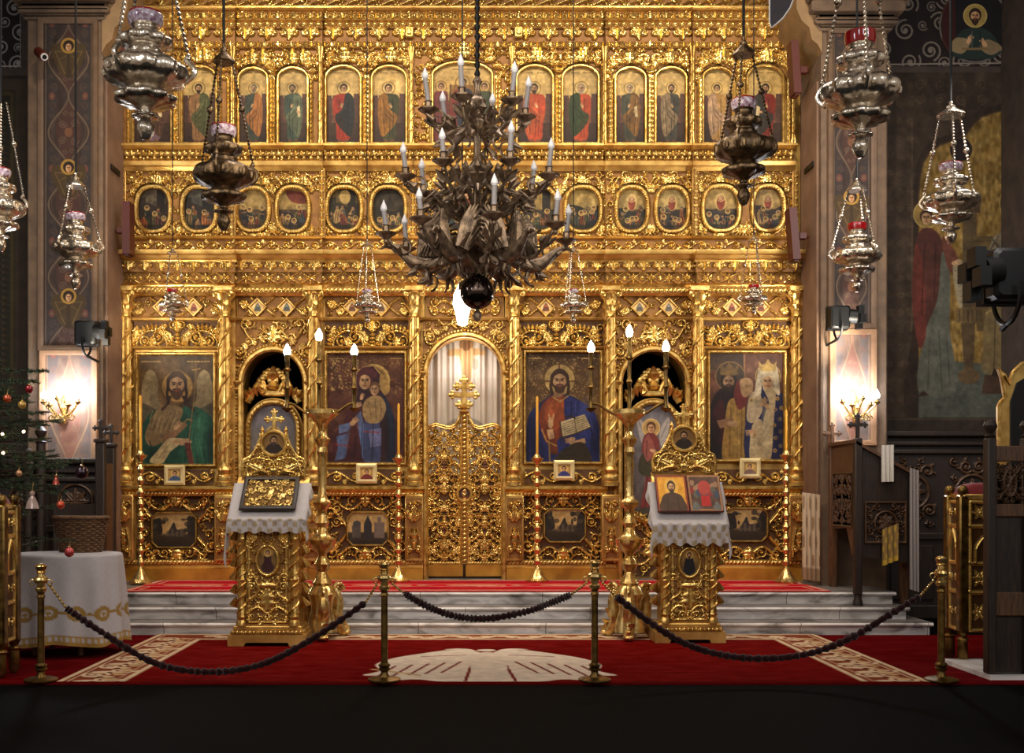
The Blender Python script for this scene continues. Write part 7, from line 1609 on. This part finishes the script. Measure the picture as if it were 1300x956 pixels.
heater(163, 258, 324, 13.35, -1, 'red-brown heater panel on the left pier, at the height of the oval scenes'); heater(160, 46, 76, 13.4, -1, 'small red-brown heater on the left pier, behind the largest silver lamp')
heater(1010, 55, 121, 13.3, 1, 'red-brown heater panel on the right pier, at the height of the standing saints', -.04); heater(1009, 266, 331, 13.3, 1, 'red-brown heater panel on the right pier, at the height of the oval scenes', -.05)
for px, py, lab in ((143, 216, 'small black vent plate on the inner side of the left pier'), (1025, 213, 'small black vent plate on the inner side of the right pier')):
    Y = 13.35; sx = 1 if px < 500 else -1; x = PX(130, 13.0) if sx > 0 else PX(1043, 13.0); z = PZ(py, Y); m = MB().box(min(x+sx*.035, x+sx*.05), max(x+sx*.035, x+sx*.05), Y-.16, Y+.16, z-.035, z+.035, .004); tag(m.build('vent_plate', 'black'), lab, 'vent')
Y = 12.8; x, z = PX(52, Y), PZ(69, Y); t = thing('security_camera', 'small red-brown bullet camera with pale lens on the left pier', 'camera', (x, Y, z))
MB().tube([(x-.05, Y+.05, z+.05), (x+.06, Y-.06, z-.05)], .055, 16).build('housing', 'red_wood', t); MB().tube([(x+.06, Y-.06, z-.05), (x+.068, Y-.07, z-.058)], .042, 16).build('lens_ring', 'white', t); MB().tube([(x+.068, Y-.07, z-.058), (x+.071, Y-.073, z-.061)], .026, 12).build('lens', 'black', t); MB().tube([(x-.02, Y+.03, z+.03), (x-.03, Y+.15, z+.08), (x-.03, 13.0, z+.10)], .018, 8).build('bracket', 'red_wood', t)

# ================================================================== draped table, basket, tree
YT = 10.35; tx, tz = PX(84, YT), PZ(702, YT); R = 68*S(YT)
def drape(cx, cy, zt, zb, rx, ry, nf=13, flare=.12, seed=0, name='tablecloth', lab='', emb=True):
    n, k = 260, 60; th = np.linspace(0, 2*PI, n); R_ = random.Random(seed); ph = [R_.uniform(0, 6) for _ in range(4)]
    rows = [0, .3, .6, .85, .95, 1.0] + [1+q for q in np.linspace(.02, 1, k)]
    XX, YY, ZZ, A = [], [], [], []
    for q in rows:
        if q <= 1: rr = np.full(n, q); z = np.full(n, zt); 
        else:
            d = q-1; fold = np.sin(th*nf+ph[0])*.6+np.sin(th*(nf*.55)+ph[1])*.4
            rr = 1+.02+flare*d**.8+.11*fold*d**.9*.8; z = zt-(zt-zb)*d+.02*np.sin(th*5+ph[2])*d
        XX.append(cx+rx*rr*np.cos(th)); YY.append(cy+ry*rr*np.sin(th)); ZZ.append(z)
        c = np.empty((n, 3)); c[:] = (184,178,180)
        if emb and q > 1:
            d = q-1
            if .55 < d < .74:
                v = (d-.645)/.095; u = (th*14/(2*PI)*2) % 2-1; m1 = (np.abs(np.sqrt((u*1.15)**2+v**2)-.62) < .24) | (np.abs(u*1.2)+abs(v) < .3) | (np.abs(np.abs(u)-.9)+abs(v) < .22); c[m1] = (150,118,60)
            if d > .955 or abs(d-.90) < .012: c[:] = (160,124,60)
            elif .915 < d: c[((th*60).astype(int) % 2) == 0] = (170,140,84)
        A.append(c)
    m = MB(); m.grid(np.array(XX), np.array(YY), np.array(ZZ), None, lin(np.array(A))); o = m.build(name, 'cloth', smooth=180); return tag(o, lab, 'tablecloth')
t = thing('side_table', 'small table under the white gold-embroidered cloth', 'table', (tx, YT, .024))
m = MB(); m.lathe([(R*.9, tz-.04), (R*.97, tz-.03), (R*.97, tz-.008)], 40, (tx, YT, 0), squash=(1,.8)); m.build('tabletop', 'wood', t)
for q in range(4): a = PI/4+q*PI/2; MB().tube([(tx+R*.6*math.cos(a), YT+R*.6*math.sin(a), .024), (tx+R*.6*math.cos(a), YT+R*.6*math.sin(a), tz-.04)], .025, 8).build('leg', 'wood', t)
drape(tx, YT, tz, .13, R, R*.8, lab='white tablecloth with gold embroidered border draped over the side table')
YB = 10.5; bx = PX(103, YB); t = thing('wicker_basket', 'brown wicker basket standing on the white draped table', 'basket', (bx, YB, tz)); s = S(YB)
m = MB(); n = 30; q = np.linspace(0, 2*PI, n*4, endpoint=False)
for k in range(15):
    h = tz+.012+k*.021; rr = (.17+.004*k); m.tube(np.stack([bx+(rr+.007*np.cos(q*n/2+k*PI))*np.cos(q)*1.1, YB+(rr+.007*np.cos(q*n/2+k*PI))*np.sin(q)*.75, np.full(n*4, h)], 1), .011, 5, closed=True)
m.build('woven_side', 'wicker', t); m = MB(); rr = .235; m.tube(np.stack([bx+rr*np.cos(q)*1.1, YB+rr*np.sin(q)*.75, np.full(n*4, tz+.33)], 1), .018, 6, closed=True); m.build('rim', 'wicker', t)
MB().lathe([(.165, tz+.002), (.165, tz+.01), (.003, tz+.01)], 24, (bx, YB, 0), squash=(1.1,.75)).build('bottom', 'wicker', t)
# fir tree
YF = 9.75; fx = PX(-110, YF); t = thing('christmas_tree', 'decorated fir tree whose branches reach in at the left edge', 'tree', (fx, YF, .024))
m = MB(); m.tube([(fx, YF, .024), (fx+.01, YF, 2.0), (fx, YF, 3.3)], [.08,.05,.008], 10); m.build('trunk', 'bark', t)
m = MB(); br = MB(); R_ = random.Random(5); NV, NF = [], []; cnt = 0
def needle(p, d, L):
    global cnt
    d = d/np.linalg.norm(d); sd = np.cross(d, [R_.uniform(-1,1), R_.uniform(-1,1), R_.uniform(-1,1)]); sd /= max(np.linalg.norm(sd), 1e-6)
    NV.extend([p-sd*.0034, p+sd*.0034, p+d*L]); NF.append((cnt, cnt+1, cnt+2)); cnt += 3
def twig(p0, p1, L=.03, n=26):
    br.tube([p0, (p0+p1)/2, p1], [.006,.005,.002], 4); ax = (p1-p0)/np.linalg.norm(p1-p0)
    for k in range(n):
        u = k/n; p = p0+(p1-p0)*u
        for _ in range(3):
            v = np.array([R_.gauss(0,1), R_.gauss(0,1), R_.gauss(0,1)]); v -= ax*v.dot(ax); v /= np.linalg.norm(v); needle(p, v+ax*.8, L*(1.05-.3*u))
for lev in range(24):
    z = .35+lev*.125; rad = (1.18+(2.5-z)*.36 if z < 2.5 else 1.18-(z-2.5)*1.6)-.08*(lev % 3); nb = 13
    if rad < .1: continue
    for k in range(nb):
        a = 2*PI*k/nb+lev*.7+R_.uniform(-.15,.15)
        if math.cos(a) < .05: continue
        d = np.array([math.cos(a), math.sin(a), 0]); p0 = np.array([fx, YF, z]); L = rad*R_.uniform(.78,1.05); tip = p0+d*L+np.array([0,0,-.10*L+R_.uniform(-.05,.10)])
        if any(((q[0]-tx)/(R+.3))**2+((q[1]-YT)/(R*.8+.3))**2 < 1 for q in (p0+d*L, p0+d*L*.75, p0+d*L*.5)) and z < tz+.75: continue
        if z < 1.7 and d[1] < -.25 or z < 1.05 and math.cos(a) > .5: continue
        if any(q[1] < 9.2+.3 and q[0] > PX(-90, 8.9)-.3 and z < 1.95 for q in (p0+d*L, p0+d*L*.75, p0+d*L*.5, p0+d*L*.25)): continue
        mid = p0+d*L*.5+np.array([0,0,-.12*L]); br.tube([p0, mid, tip], [.016,.011,.004], 6)
        pts = [p0*(1-u)**2+2*mid*u*(1-u)+tip*u*u for u in np.linspace(.25, 1, 9)]
        for i in range(8):
            ax = pts[i+1]-pts[i]; twig(pts[i], pts[i+1], .034, 9); sd = np.cross(ax/np.linalg.norm(ax), [0,0,1])
            for e in (-1, 1): tl = (.26*(1-i/9)+.07)*R_.uniform(.7,1.1); twig(pts[i], pts[i]+(ax/np.linalg.norm(ax)*.75+e*sd*.8+np.array([0,0,R_.uniform(-.35,.1)]))*tl, .03, 15)
for ox, oy in ((104,592), (60,477), (48,490), (80,600), (84,632), (96,694), (50,624)):
    tip = np.array([PX(ox, 9.3), 9.31, PZ(oy, 9.3)+.05]); p0 = np.array([fx, YF, tip[2]+.22]); mid = (p0+tip)/2+np.array([.1, .14, -.12]); pts = [p0*(1-u)**2+2*mid*u*(1-u)+tip*u*u for u in np.linspace(.2, 1, 10)]
    br.tube([p0]+pts, [.014]+list(np.linspace(.012, .003, 10)), 5)
    for i in range(9):
        ax = pts[i+1]-pts[i]; al = np.linalg.norm(ax); twig(pts[i], pts[i+1], .034, 14); sd = np.cross(ax/al, [0,0,1])
        if tip[2] > 1.2:
            for e in (-1, 1): twig(pts[i], pts[i]+(ax/al*.8+e*sd*.7+np.array([0,0,R_.uniform(-.25,.1)]))*(.18*(1-i/10)+.05), .03, 13)
br.build('branch', 'bark', t); m = MB(); m.add(np.array(NV), [np.array(NF)]); m.build('foliage', 'pine', t, smooth=None)
for px, py, r, c, lab in ((37,494,5,(150,30,40),'dark red glass bauble on the fir, left of the sconce'), (9,506,5,(190,80,40),'orange glass bauble on the fir near the left edge'), (28,514,5,(200,160,80),'gold glittering bauble hanging under the dark red one'), (104,600,8,(40,14,30),'large dark purple bauble at a branch tip before the wood panelling'), (71,609,5,(180,80,60),'small red and white figure ornament on the fir'), (77,641,5,(214,80,54),'coral red bauble on a low branch'), (24,601,4,(200,150,110),'small cream ornament on the fir near the upper lights'), (41,634,9,(206,180,170),'pale angel ornament on the fir above the red chair'), (88,701,6,(190,70,74),'pink bauble lying low before the white cloth')):
    Y = 9.3; x, z = PX(px, Y), PZ(py, Y); t = thing('tree_ornament', lab, 'ornament', (x, Y, z), 'ornaments on the fir tree'); rr = r*S(Y)
    m = MB(); m.sphere((x, Y, z), (rr, rr, rr*1.08), 20, 14); 
    if 'figure' in lab or 'angel' in lab: m = MB(); m.lathe([(rr*.9, z-rr*1.3), (rr*.7, z-rr*.4), (rr*.3, z+rr*.4), (rr*.22, z+rr*.5), (rr*.36, z+rr*.8), (rr*.3, z+rr*1.1), (.002, z+rr*1.25)], 16, (x, Y, 0), 5, .08)
    m.build('bauble', mat('ornament', c, .18, .4, var=.2, scale=60, coat=.5), t); m = MB(); m.lathe([(rr*.25, z+rr), (rr*.25, z+rr*1.25), (.002, z+rr*1.3)], 10, (x, Y, 0)); m.tube([(x, Y, z+rr*1.3), (x, Y+.02, z+rr*2.4)], .002, 4); m.build('cap', 'brass', t)
for px, py in ((3,551),(4,575),(30,548),(16,640)):
    Y = 9.35; m = MB(); m.sphere((PX(px, Y), Y, PZ(py, Y)), .012, 10, 8); tag(m.build('fairy_light', mat('fairy_light', (255,230,170), .4, 0, emit=(255,220,150), estr=18)), 'tiny warm glowing light on the fir tree', 'light', 'fairy lights on the fir tree')

# ================================================================== thrones, stalls, choir desk
def gothic_panel(w, h, res=.007):
    f = Field(w, h, res); u = w/2
    for a, b in ((.02,.02),): f.stroke([(a,b),(a,h-b),(w-a,h-b),(w-a,b),(a,b)], .018, .02)
    for y in (.30, .52, .80): f.stroke([(0,h*y),(w,h*y)], .022, .022)
    t = np.linspace(0, 1, 20); 
    for e in (-1, 1): f.stroke(np.stack([u+e*w*.34*(1-t**1.6), h*.62+h*.15*t], 1), .016, .026); f.stroke([(u+e*w*.34, h*.53), (u+e*w*.34, h*.62)], .016, .026)
    for r0, r1 in ((.03,.28),(.83,.98),(.32,.5)):
        n = max(2, int(w/((r1-r0)*h)))
        for k in range(n):
            c = (k+.5)*w/n; v = h*(r0+r1)/2; q = min(w/n, (r1-r0)*h)*.42
            for g in range(6): f.leaf(c, v, g*PI/3, q, q*.3, .02)
            f.ell(c, v, q*.2, None, 0, .025)
    return f
def throne(px0, px1, Y, py_top, lab, e, back=True, D=.3):
    x0, x1 = PX(px0, Y), PX(px1, Y); zt = PZ(py_top, Y); t = thing('gilded_throne', lab, 'chair', ((x0+x1)/2, Y, .012)); zs = .024
    for i, xx in enumerate((x0+.04, x1-.04)):
        for j, yy in enumerate((Y+.04, Y+D)):
            m = MB(); m.lathe([(.03, zs), (.045, zs+.03), (.04, zs+.18), (.055, zs+.2), (.03, zs+.22), (.05, zs+.26)], 14, (xx, yy, 0)); m.box(xx-.04, xx+.04, yy-.04, yy+.04, zs+.26, zt-.06, .012); m.sphere((xx, yy, zt-.02), (.045,.045,.05), 12, 8); m.build('corner_post', 'brass_dark', t)
    z0 = zs+.26
    m = MB(); f = gothic_panel(x1-x0-.14, zt-.10-z0); f.mesh(m, x0+.07, z0, Y+.02); m.build('carved_front', 'carved_dark', t); MB().box(x0+.05, x1-.05, Y+.022, Y+.06, z0, zt-.1).build('front_board', 'wood_dark', t)
    for xx, sg in ((x0, 1), (x1, -1)):
        f = gothic_panel(D-.1, zt-.1-z0); U, V = np.meshgrid(f.u, f.v); k = np.clip(f.H/.026*1.4, 0, 1); m = MB(); m.grid(xx+sg*(.03-f.H), Y+.08+U, z0+V, None, np.repeat(k[:,:,None], 3, 2)); m.build('carved_side', 'carved_dark', t)
    m = MB(); m.box(x0+.03, x1-.03, Y-.0, Y+D, zt-.1, zt-.05, .01); m.build('top_rail', 'gold', t)
    m = MB(); nn = 14; U, V = np.meshgrid(np.linspace(x0+.05, x1-.05, nn), np.linspace(Y+.02, Y+D, nn)); b = np.maximum(0, (1-((U-(x0+x1)/2)/((x1-x0)/2-.05))**4)*(1-((V-Y-D/2-.01)/(D/2-.01))**4)); m.grid(U, V, zt-.05+.10*np.sqrt(b)); m.build('velvet_cushion', 'red_velvet', t)
    if back:
        yb = Y+D+.02; q = lambda px: PX(px, yb); v = lambda py: PZ(py, yb)
        pts = [(1268,560),(1268,516),(1270,510),(1276,504),(1272,480),(1268,468),(1275,476),(1281,488),(1286,472),(1296,462),(1310,458),(1324,462),(1334,472),(1339,488),(1345,476),(1352,468),(1348,480),(1344,504),(1350,510),(1352,516),(1352,640),(1268,640)]
        m = MB(); m.prism([(q(a), v(b)) for a, b in pts], yb, yb+.05); bk = m.build('backrest', 'carved_plain' if 'carved_plain' in M else 'gold_flat', t)
        m = MB(); m.tube([(q(a), yb-.01, v(b)) for a, b in pts[:-1]], .016, 6); m.build('rope_edge', 'gold', bk)
        m = MB(); m.prism([(q(1282), v(640)), (q(1282), v(510)), (q(1290), v(486)), (q(1310), v(474)), (q(1330), v(486)), (q(1338), v(510)), (q(1338), v(640))], yb-.02, yb+.01); m.build('velvet_back_panel', mat('black_velvet', (16,12,12), .9, 0, var=.3, sheen=.2), bk)
throne(1219, 1300, 9.7, 620, 'gilded throne with crimson cushion and carved gothic front, behind the last barrier post', 1)
throne(-90, 5, 8.9, 632, 'gilded throne with crimson cushion at the left edge, before the fir tree', -1, False)
# dark stall at the right edge
Y = 8.92; t = thing('choir_stall', 'tall dark wooden choir stall with ball finials and pierced carving, at the right edge', 'choir stall', (PX(1290, Y), Y, .05))
for px in (1258, 1305, 1354):
    x = PX(px, Y); m = MB(); m.box(x-.035, x+.035, Y-.03, Y+.06, .05, PZ(556, Y), .01); m.build('post', 'wood_dark', t); m = MB(); m.lathe([(.03, PZ(556, Y)), (.045, PZ(553, Y)), (.02, PZ(550, Y)), (.05, PZ(544, Y)), (.055, PZ(540, Y)), (.04, PZ(535, Y)), (.003, PZ(532, Y))], 18, (x, Y+.015, 0)); m.build('ball_finial', 'wood_dark', t)
x0, x1 = PX(1260, Y), PX(1352, Y)
for a, b in ((566,586),(640,656),(752,782),(858,868)): MB().box(x0, x1, Y-.01, Y+.05, max(.05, PZ(b, Y)), PZ(a, Y), .008).build('rail', 'wood', t)
for pa, pb in ((1263,1300),(1310,1349)):
    a, b = PX(pa, Y), PX(pb, Y); m = MB().box(a, b, Y+.02, Y+.04, PZ(752, Y), PZ(656, Y)); m.box(a, b, Y+.02, Y+.04, .06, PZ(782, Y)); m.build('plain_panel', 'wood_dark', t)
    f = Field(b-a, PZ(586, Y)-PZ(640, Y), .005); u, v = f.w/2, f.h/2; q = np.linspace(0, 2*PI, 30); f.stroke(np.stack([u+.05*np.cos(q), v+.11*np.sin(q)], 1), .013, .03)
    for e in (-1, 1): f.cscroll(u+e*.07, v, .2, PI/2, e, .012, .028, .04); f.stroke([(u+e*(f.w/2-.012), 0), (u+e*(f.w/2-.012), f.h)], .012, .02)
    for g in range(6): f.leaf(u, v-.12+g*.045, PI/2, .06, .03, .025)
    f.fill(lambda *k: True, (.035,.025), 4, True, 160, .24, .02); m = MB(); f.mesh(m, a, PZ(640, Y), Y+.02, f.H > .003); m.build('pierced_carving', 'carved_wood', t)
MB().box(x0, x1, Y+.10, Y+.14, .05, PZ(590, Y)).build('back_board', 'wood_dark', t)
# choir desk on the steps
t = thing('choir_desk', 'carved wooden choir desk with sloping top and crosses, on the steps before the right pier', 'desk', (PX(1120, 12.3), 12.3, .14))
xl, xr, yf, yb = PX(1089, 12.05), PX(1157, 12.05), 12.05, 12.93; zt = lambda y: PZ(564, 12.05)
zf_ = lambda x: PZ(566, 12.05)-(x-xl)/(xr-xl)*.32
m = MB(); m.lathe([(.05,.14),(.055,.18),(.04,.22),(.055,.27),(.05,.33),(.04,.36),(.04,.40)], 16, (xl, yf, 0)); m.box(xl-.04, xl+.04, yf-.04, yf+.04, .40, PZ(556, 12.05), .01); ortho_cross(m, xl, PZ(556, 12.05), PZ(528, 12.05), yf, .04, ((.6,.33),), .03); m.build('corner_post', 'wood_dark', t)
m = MB(); m.box(xr-.04, xr+.04, yf+.16, yf+.24, .28, zf_(xr), .01); m.build('corner_post', 'wood', t)
m = MB(); m.box(xl-.035, xl+.035, yb-.08, yb, .42, PZ(566, 12.9), .01); ortho_cross(m, xl, PZ(566, 12.9), PZ(540, 12.9), yb-.04, .04, ((.6,.33),), .03); m.build('corner_post', 'wood', t)
m = MB(); m.prism([(xl, PZ(706, 12.05)), (xl, zf_(xl)), (xr, zf_(xr)), (xr, PZ(716, 12.05))], yf, yf+.04); m.build('front_panel', 'wood_dark', t)
f = Field((xr-xl)*.78, .46, .007); f.stroke([(0.01,.01),(.01,.45),(f.w-.01,.45),(f.w-.01,.01),(.01,.01)], .014, .02); q = np.linspace(0, 2*PI, 30); f.stroke(np.stack([f.w/2+.12*np.cos(q), .23+.12*np.sin(q)], 1), .014, .022)
for g in range(8): f.leaf(f.w/2, .23, g*PI/4, .11, .04, .022)
f.fill(lambda a, b, s: (a-f.w/2)**2+(b-.23)**2 > (.13+s)**2, (.05,.035), 8, True, 120, .2, .016); m = MB(); f.mesh(m, xl+.07, PZ(690, 12.05), yf-.004); m.build('carved_front_panel', 'carved_wood', t)
m = MB(); m.prism([(yf, PZ(700, 12.05)), (yf, PZ(564, 12.05)), (yb, PZ(570, 12.9)), (yb, .42), (yb-.12, .42), (yb-.16, 1.1), (yf+.3, 1.12), (yf+.12, .82)], xl-.02, xl+.02, 'x'); m.build('side_panel', 'wood', t)
f = Field(.66, .62, .007); f.stroke([(0.01,.01),(.01,.61),(.65,.61),(.65,.01),(.01,.01)], .014, .02); f.stroke([(.33,0),(.33,.62)], .014, .02); f.fill(lambda a, b, s: abs(a-.33) > s, (.07,.05,.035), 8, True, 160, .2, .018)
U, V = np.meshgrid(f.u, f.v); k = np.clip(f.H/.02*1.3, 0, 1); m = MB(); m.grid(xl-.02-f.H*.8, yf+.1+U, PZ(680, 12.05)+V+.08, None, np.repeat(k[:,:,None], 3, 2)); m.build('carved_side_panel', 'carved_wood', t)
m = MB(); a, b = xl-.05, xr+.05; V = [(a, yf-.04, zf_(a)+.005), (b, yf-.04, zf_(b)+.005), (b, yb-.02, zf_(b)+.005), (a, yb-.02, zf_(a)+.005)]; V = V+[(p[0], p[1], p[2]+.035) for p in V]; m.add(V, [[(0,1,2,3),(4,5,6,7),(0,1,5,4),(1,2,6,5),(2,3,7,6),(3,0,4,7)]]); m.build('sloping_top', 'wood', t)
def hanging_cloth(pts_top, drop, Y, lab, name='hanging_cloth', col=(214,206,196), emb=None, nf=3):
    n, k = 40, 40; (xa, za), (xb, zb_) = pts_top; U, V = np.meshgrid(np.linspace(0, 1, n), np.linspace(0, 1, k)); A = np.empty((k, n, 3)); A[:] = col
    if emb is not None:
        A[(V > .86)] = emb; A[(np.sin(U*18)*np.sin(V*14) > .45) & (V < .84)] = emb
    m = MB(); m.grid(xa+(xb-xa)*U, Y+.012*np.sin(U*nf*2*PI)*(.3+V), za+(zb_-za)*U-drop*V, None, lin(A)); return tag(m.build(name, 'cloth', smooth=180), lab, 'cloth')
hanging_cloth(((PX(1118,12.0), zf_(PX(1118,12.0))+.13), (PX(1134,12.0), zf_(PX(1134,12.0))+.21)), .40, 11.98, 'white folded cloth hanging over the choir desk’s sloping top')
hanging_cloth(((PX(1119,12.02), PZ(672,12.02)), (PX(1140,12.02), PZ(664,12.02))), .40, 12.0, 'cream cloth with gold embroidered hem under the choir desk', col=(150,120,70), emb=(196,160,60))
hanging_cloth(((PX(1144,12.2), PZ(594,12.2)), (PX(1156,12.2), PZ(598,12.2))), 1.32, 11.97, 'long grey-white stole hanging at the far end of the choir desk', col=(150,142,140))
# lace curtain behind the desk on the pier
# wooden stall and crosses, left
t = thing('choir_stall', 'brown wooden stall end with two crosses, between the left pier and the icon screen', 'choir stall', (PX(136, 12.5), 12.5, .42))
for px, y0, Y, w in ((128, 562, 12.35, .05), (141, 568, 12.75, .045)):
    x = PX(px, Y); m = MB(); m.box(x-w, x+w, Y-w, Y+w, .42, PZ(y0, Y), .01); m.box(x-w*1.3, x+w*1.3, Y-w*1.3, Y+w*1.3, PZ(y0, Y), PZ(y0-5, Y), .01); ortho_cross(m, x, PZ(y0-5, Y), PZ(y0-27, Y), Y, .035, ((.62,.34),), .03); m.build('cross_post', 'wood_dark', t)
m = MB(); x = PX(130, 12.4); m.box(x-.02, x+.02, 12.4, 12.75, .42, PZ(588, 12.4)); m.build('side_panel', 'wood', t)
m = MB(); m.box(PX(70, 12.45), PX(126, 12.45), 12.4, 12.45, .42, PZ(640, 12.4)); m.build('front_board', 'wood_dark', t)
for px, py in ((52, 545), (36, 573)):
    Y = 12.5; x = PX(px, Y); m = MB(); m.lathe([(.05, .42), (.05, PZ(py+18, Y)), (.07, PZ(py+16, Y)), (.03, PZ(py+12, Y)), (.06, PZ(py+6, Y)), (.065, PZ(py+2, Y)), (.03, PZ(py-3, Y)), (.003, PZ(py-5, Y))], 16, (x, Y, 0)); tag(m.build('finial_post', 'wood_dark'), 'turned dark wooden post with ball finial, ' + ('taller' if py < 560 else 'shorter') + ' of two behind the fir tree', 'post', 'turned posts behind the fir tree')
# lace hanging beside the right pier, behind the desk
hanging_cloth(((PX(1020, 12.9), PZ(625, 12.9)), (PX(1043, 12.9), PZ(628, 12.9))), 1.02, 12.95, 'long cream lace hanging at the foot of the right pier', 'lace_hanging', (196,170,140), (150,120,90), 4)

Y = 8.0; t = thing('hanging_ornament', 'small dark grey pointed ornament with pale rim, hanging beside the right pier capital', 'pennant', (PX(988, Y), Y, PZ(35, Y)))  # pennant only as a category, what hangs here is unidentified
pts = [(977,-30),(1012,-30),(1009,-6),(1003,10),(994,23),(985,31),(979,35),(977,28)]  # outline of a pointed plate, an unidentified hanging ornament
MB().prism([(PX(a, Y), PZ(b, Y)) for a, b in pts], Y, Y+.012).build('panel', mat('grey_plate', (62,56,62), .8, 0, var=.2, scale=12), t)
MB().tube([(PX(a, Y), Y, PZ(b, Y)) for a, b in pts+[pts[0]]], .006, 6).build('pale_rim', 'white', t)
MB().tube([(PX(994, Y), Y, PZ(-30, Y)), (PX(994, Y), Y, 9.9)], .004, 6).build('suspension_cord', 'black', t)
# ================================================================== light
w = bpy.data.worlds.new('nave'); scene.world = w; w.use_nodes = True
w.node_tree.nodes['Background'].inputs[0].default_value = (1, .80, .60, 1); w.node_tree.nodes['Background'].inputs[1].default_value = .30
from mathutils import Vector
def light(kind, name, loc, energy, color, aim=None, size=.2, angle=60, blend=.6, size_y=None):
    l = bpy.data.lights.new(name, kind); l.energy = energy; l.color = color
    if kind == 'AREA':
        l.size = size
        if size_y: l.shape = 'RECTANGLE'; l.size_y = size_y
    else: l.shadow_soft_size = size
    if kind == 'SPOT': l.spot_size = math.radians(angle); l.spot_blend = blend
    o = bpy.data.objects.new(name, l); COLL.objects.link(o); o.location = loc
    if aim is not None: o.rotation_euler = (Vector(aim)-Vector(loc)).to_track_quat('-Z', 'Y').to_euler()
    return o
WARM = (1, .86, .66)
light('SPOT', 'nave_spot', (-2.8, 9.2, 9.0), 820, WARM, (-1.9, 14, 3.6), .2, 84)
light('SPOT', 'nave_spot', (2.8, 9.2, 9.0), 820, WARM, (1.9, 14, 3.6), .2, 84)
light('AREA', 'front_fill', (0, 7.5, 5.0), 75, WARM, (0, 14, 2.6), 3.5)  # unseen area light added in front to brighten the gold
light('SPOT', 'pier_spot', (-4.1, 12.2, 3.0), 150, (1,.90,.72), (-3.2, 13.8, 4.6), .06, 100)
light('SPOT', 'pier_spot', (4.3, 12.2, 3.0), 150, (1,.90,.72), (3.4, 13.8, 4.6), .06, 100)
for px in (83, 1085): light('POINT', 'sconce_glow', (PX(px, 12.75), 12.72, PZ(502, 12.75)), 55, (.84,.92,1), None, .12)
light('POINT', 'pendant_glow', (PX(587, 12.85), 12.8, PZ(392, 12.85)), 14, (1,.96,.88), None, .1)
light('POINT', 'curtain_fill', (0, 14.3, 3.25), 10, (1,.94,.86), None, .15)  # unseen lamp added behind the doors to brighten the curtain
light('AREA', 'floor_fill', (0, 10.2, 8.4), 165, (1,.90,.80), (0, 11.4, 0), 2.2)  # unseen overhead fill added for the floor and foreground
light('AREA', 'side_fill', (4.8, 9.5, 5.4), 75, (1,.93,.86), (5.2, 13.6, 3.2), 1.2)  # unseen fill added to lift the right wall
light('AREA', 'side_fill', (-4.6, 8.0, 4.6), 55, (1,.93,.86), (-4.6, 11.5, 1.6), 1.2)  # unseen fill added to lift the fir and the left side
# unseen soft lights added behind, brightening the silver and bronze as windows would
for x, y, z_, e in ((-6.5, 1.5, 6.0, 110), (6.5, 1.0, 6.0, 110), (-2.5, -3, 7.5, 90), (3.0, -3, 7.0, 90)):
    light('AREA', 'window_fill', (x, y, z_), e, (.82,.90,1), (0, 9.5, 3.6), .9, size_y=2.2)
scene.view_settings.view_transform = 'Standard'; scene.view_settings.look = 'None'; scene.view_settings.exposure = 0.0
scene.cycles.use_denoising = True
scene.cycles.max_bounces = 6; scene.cycles.sample_clamp_indirect = 6
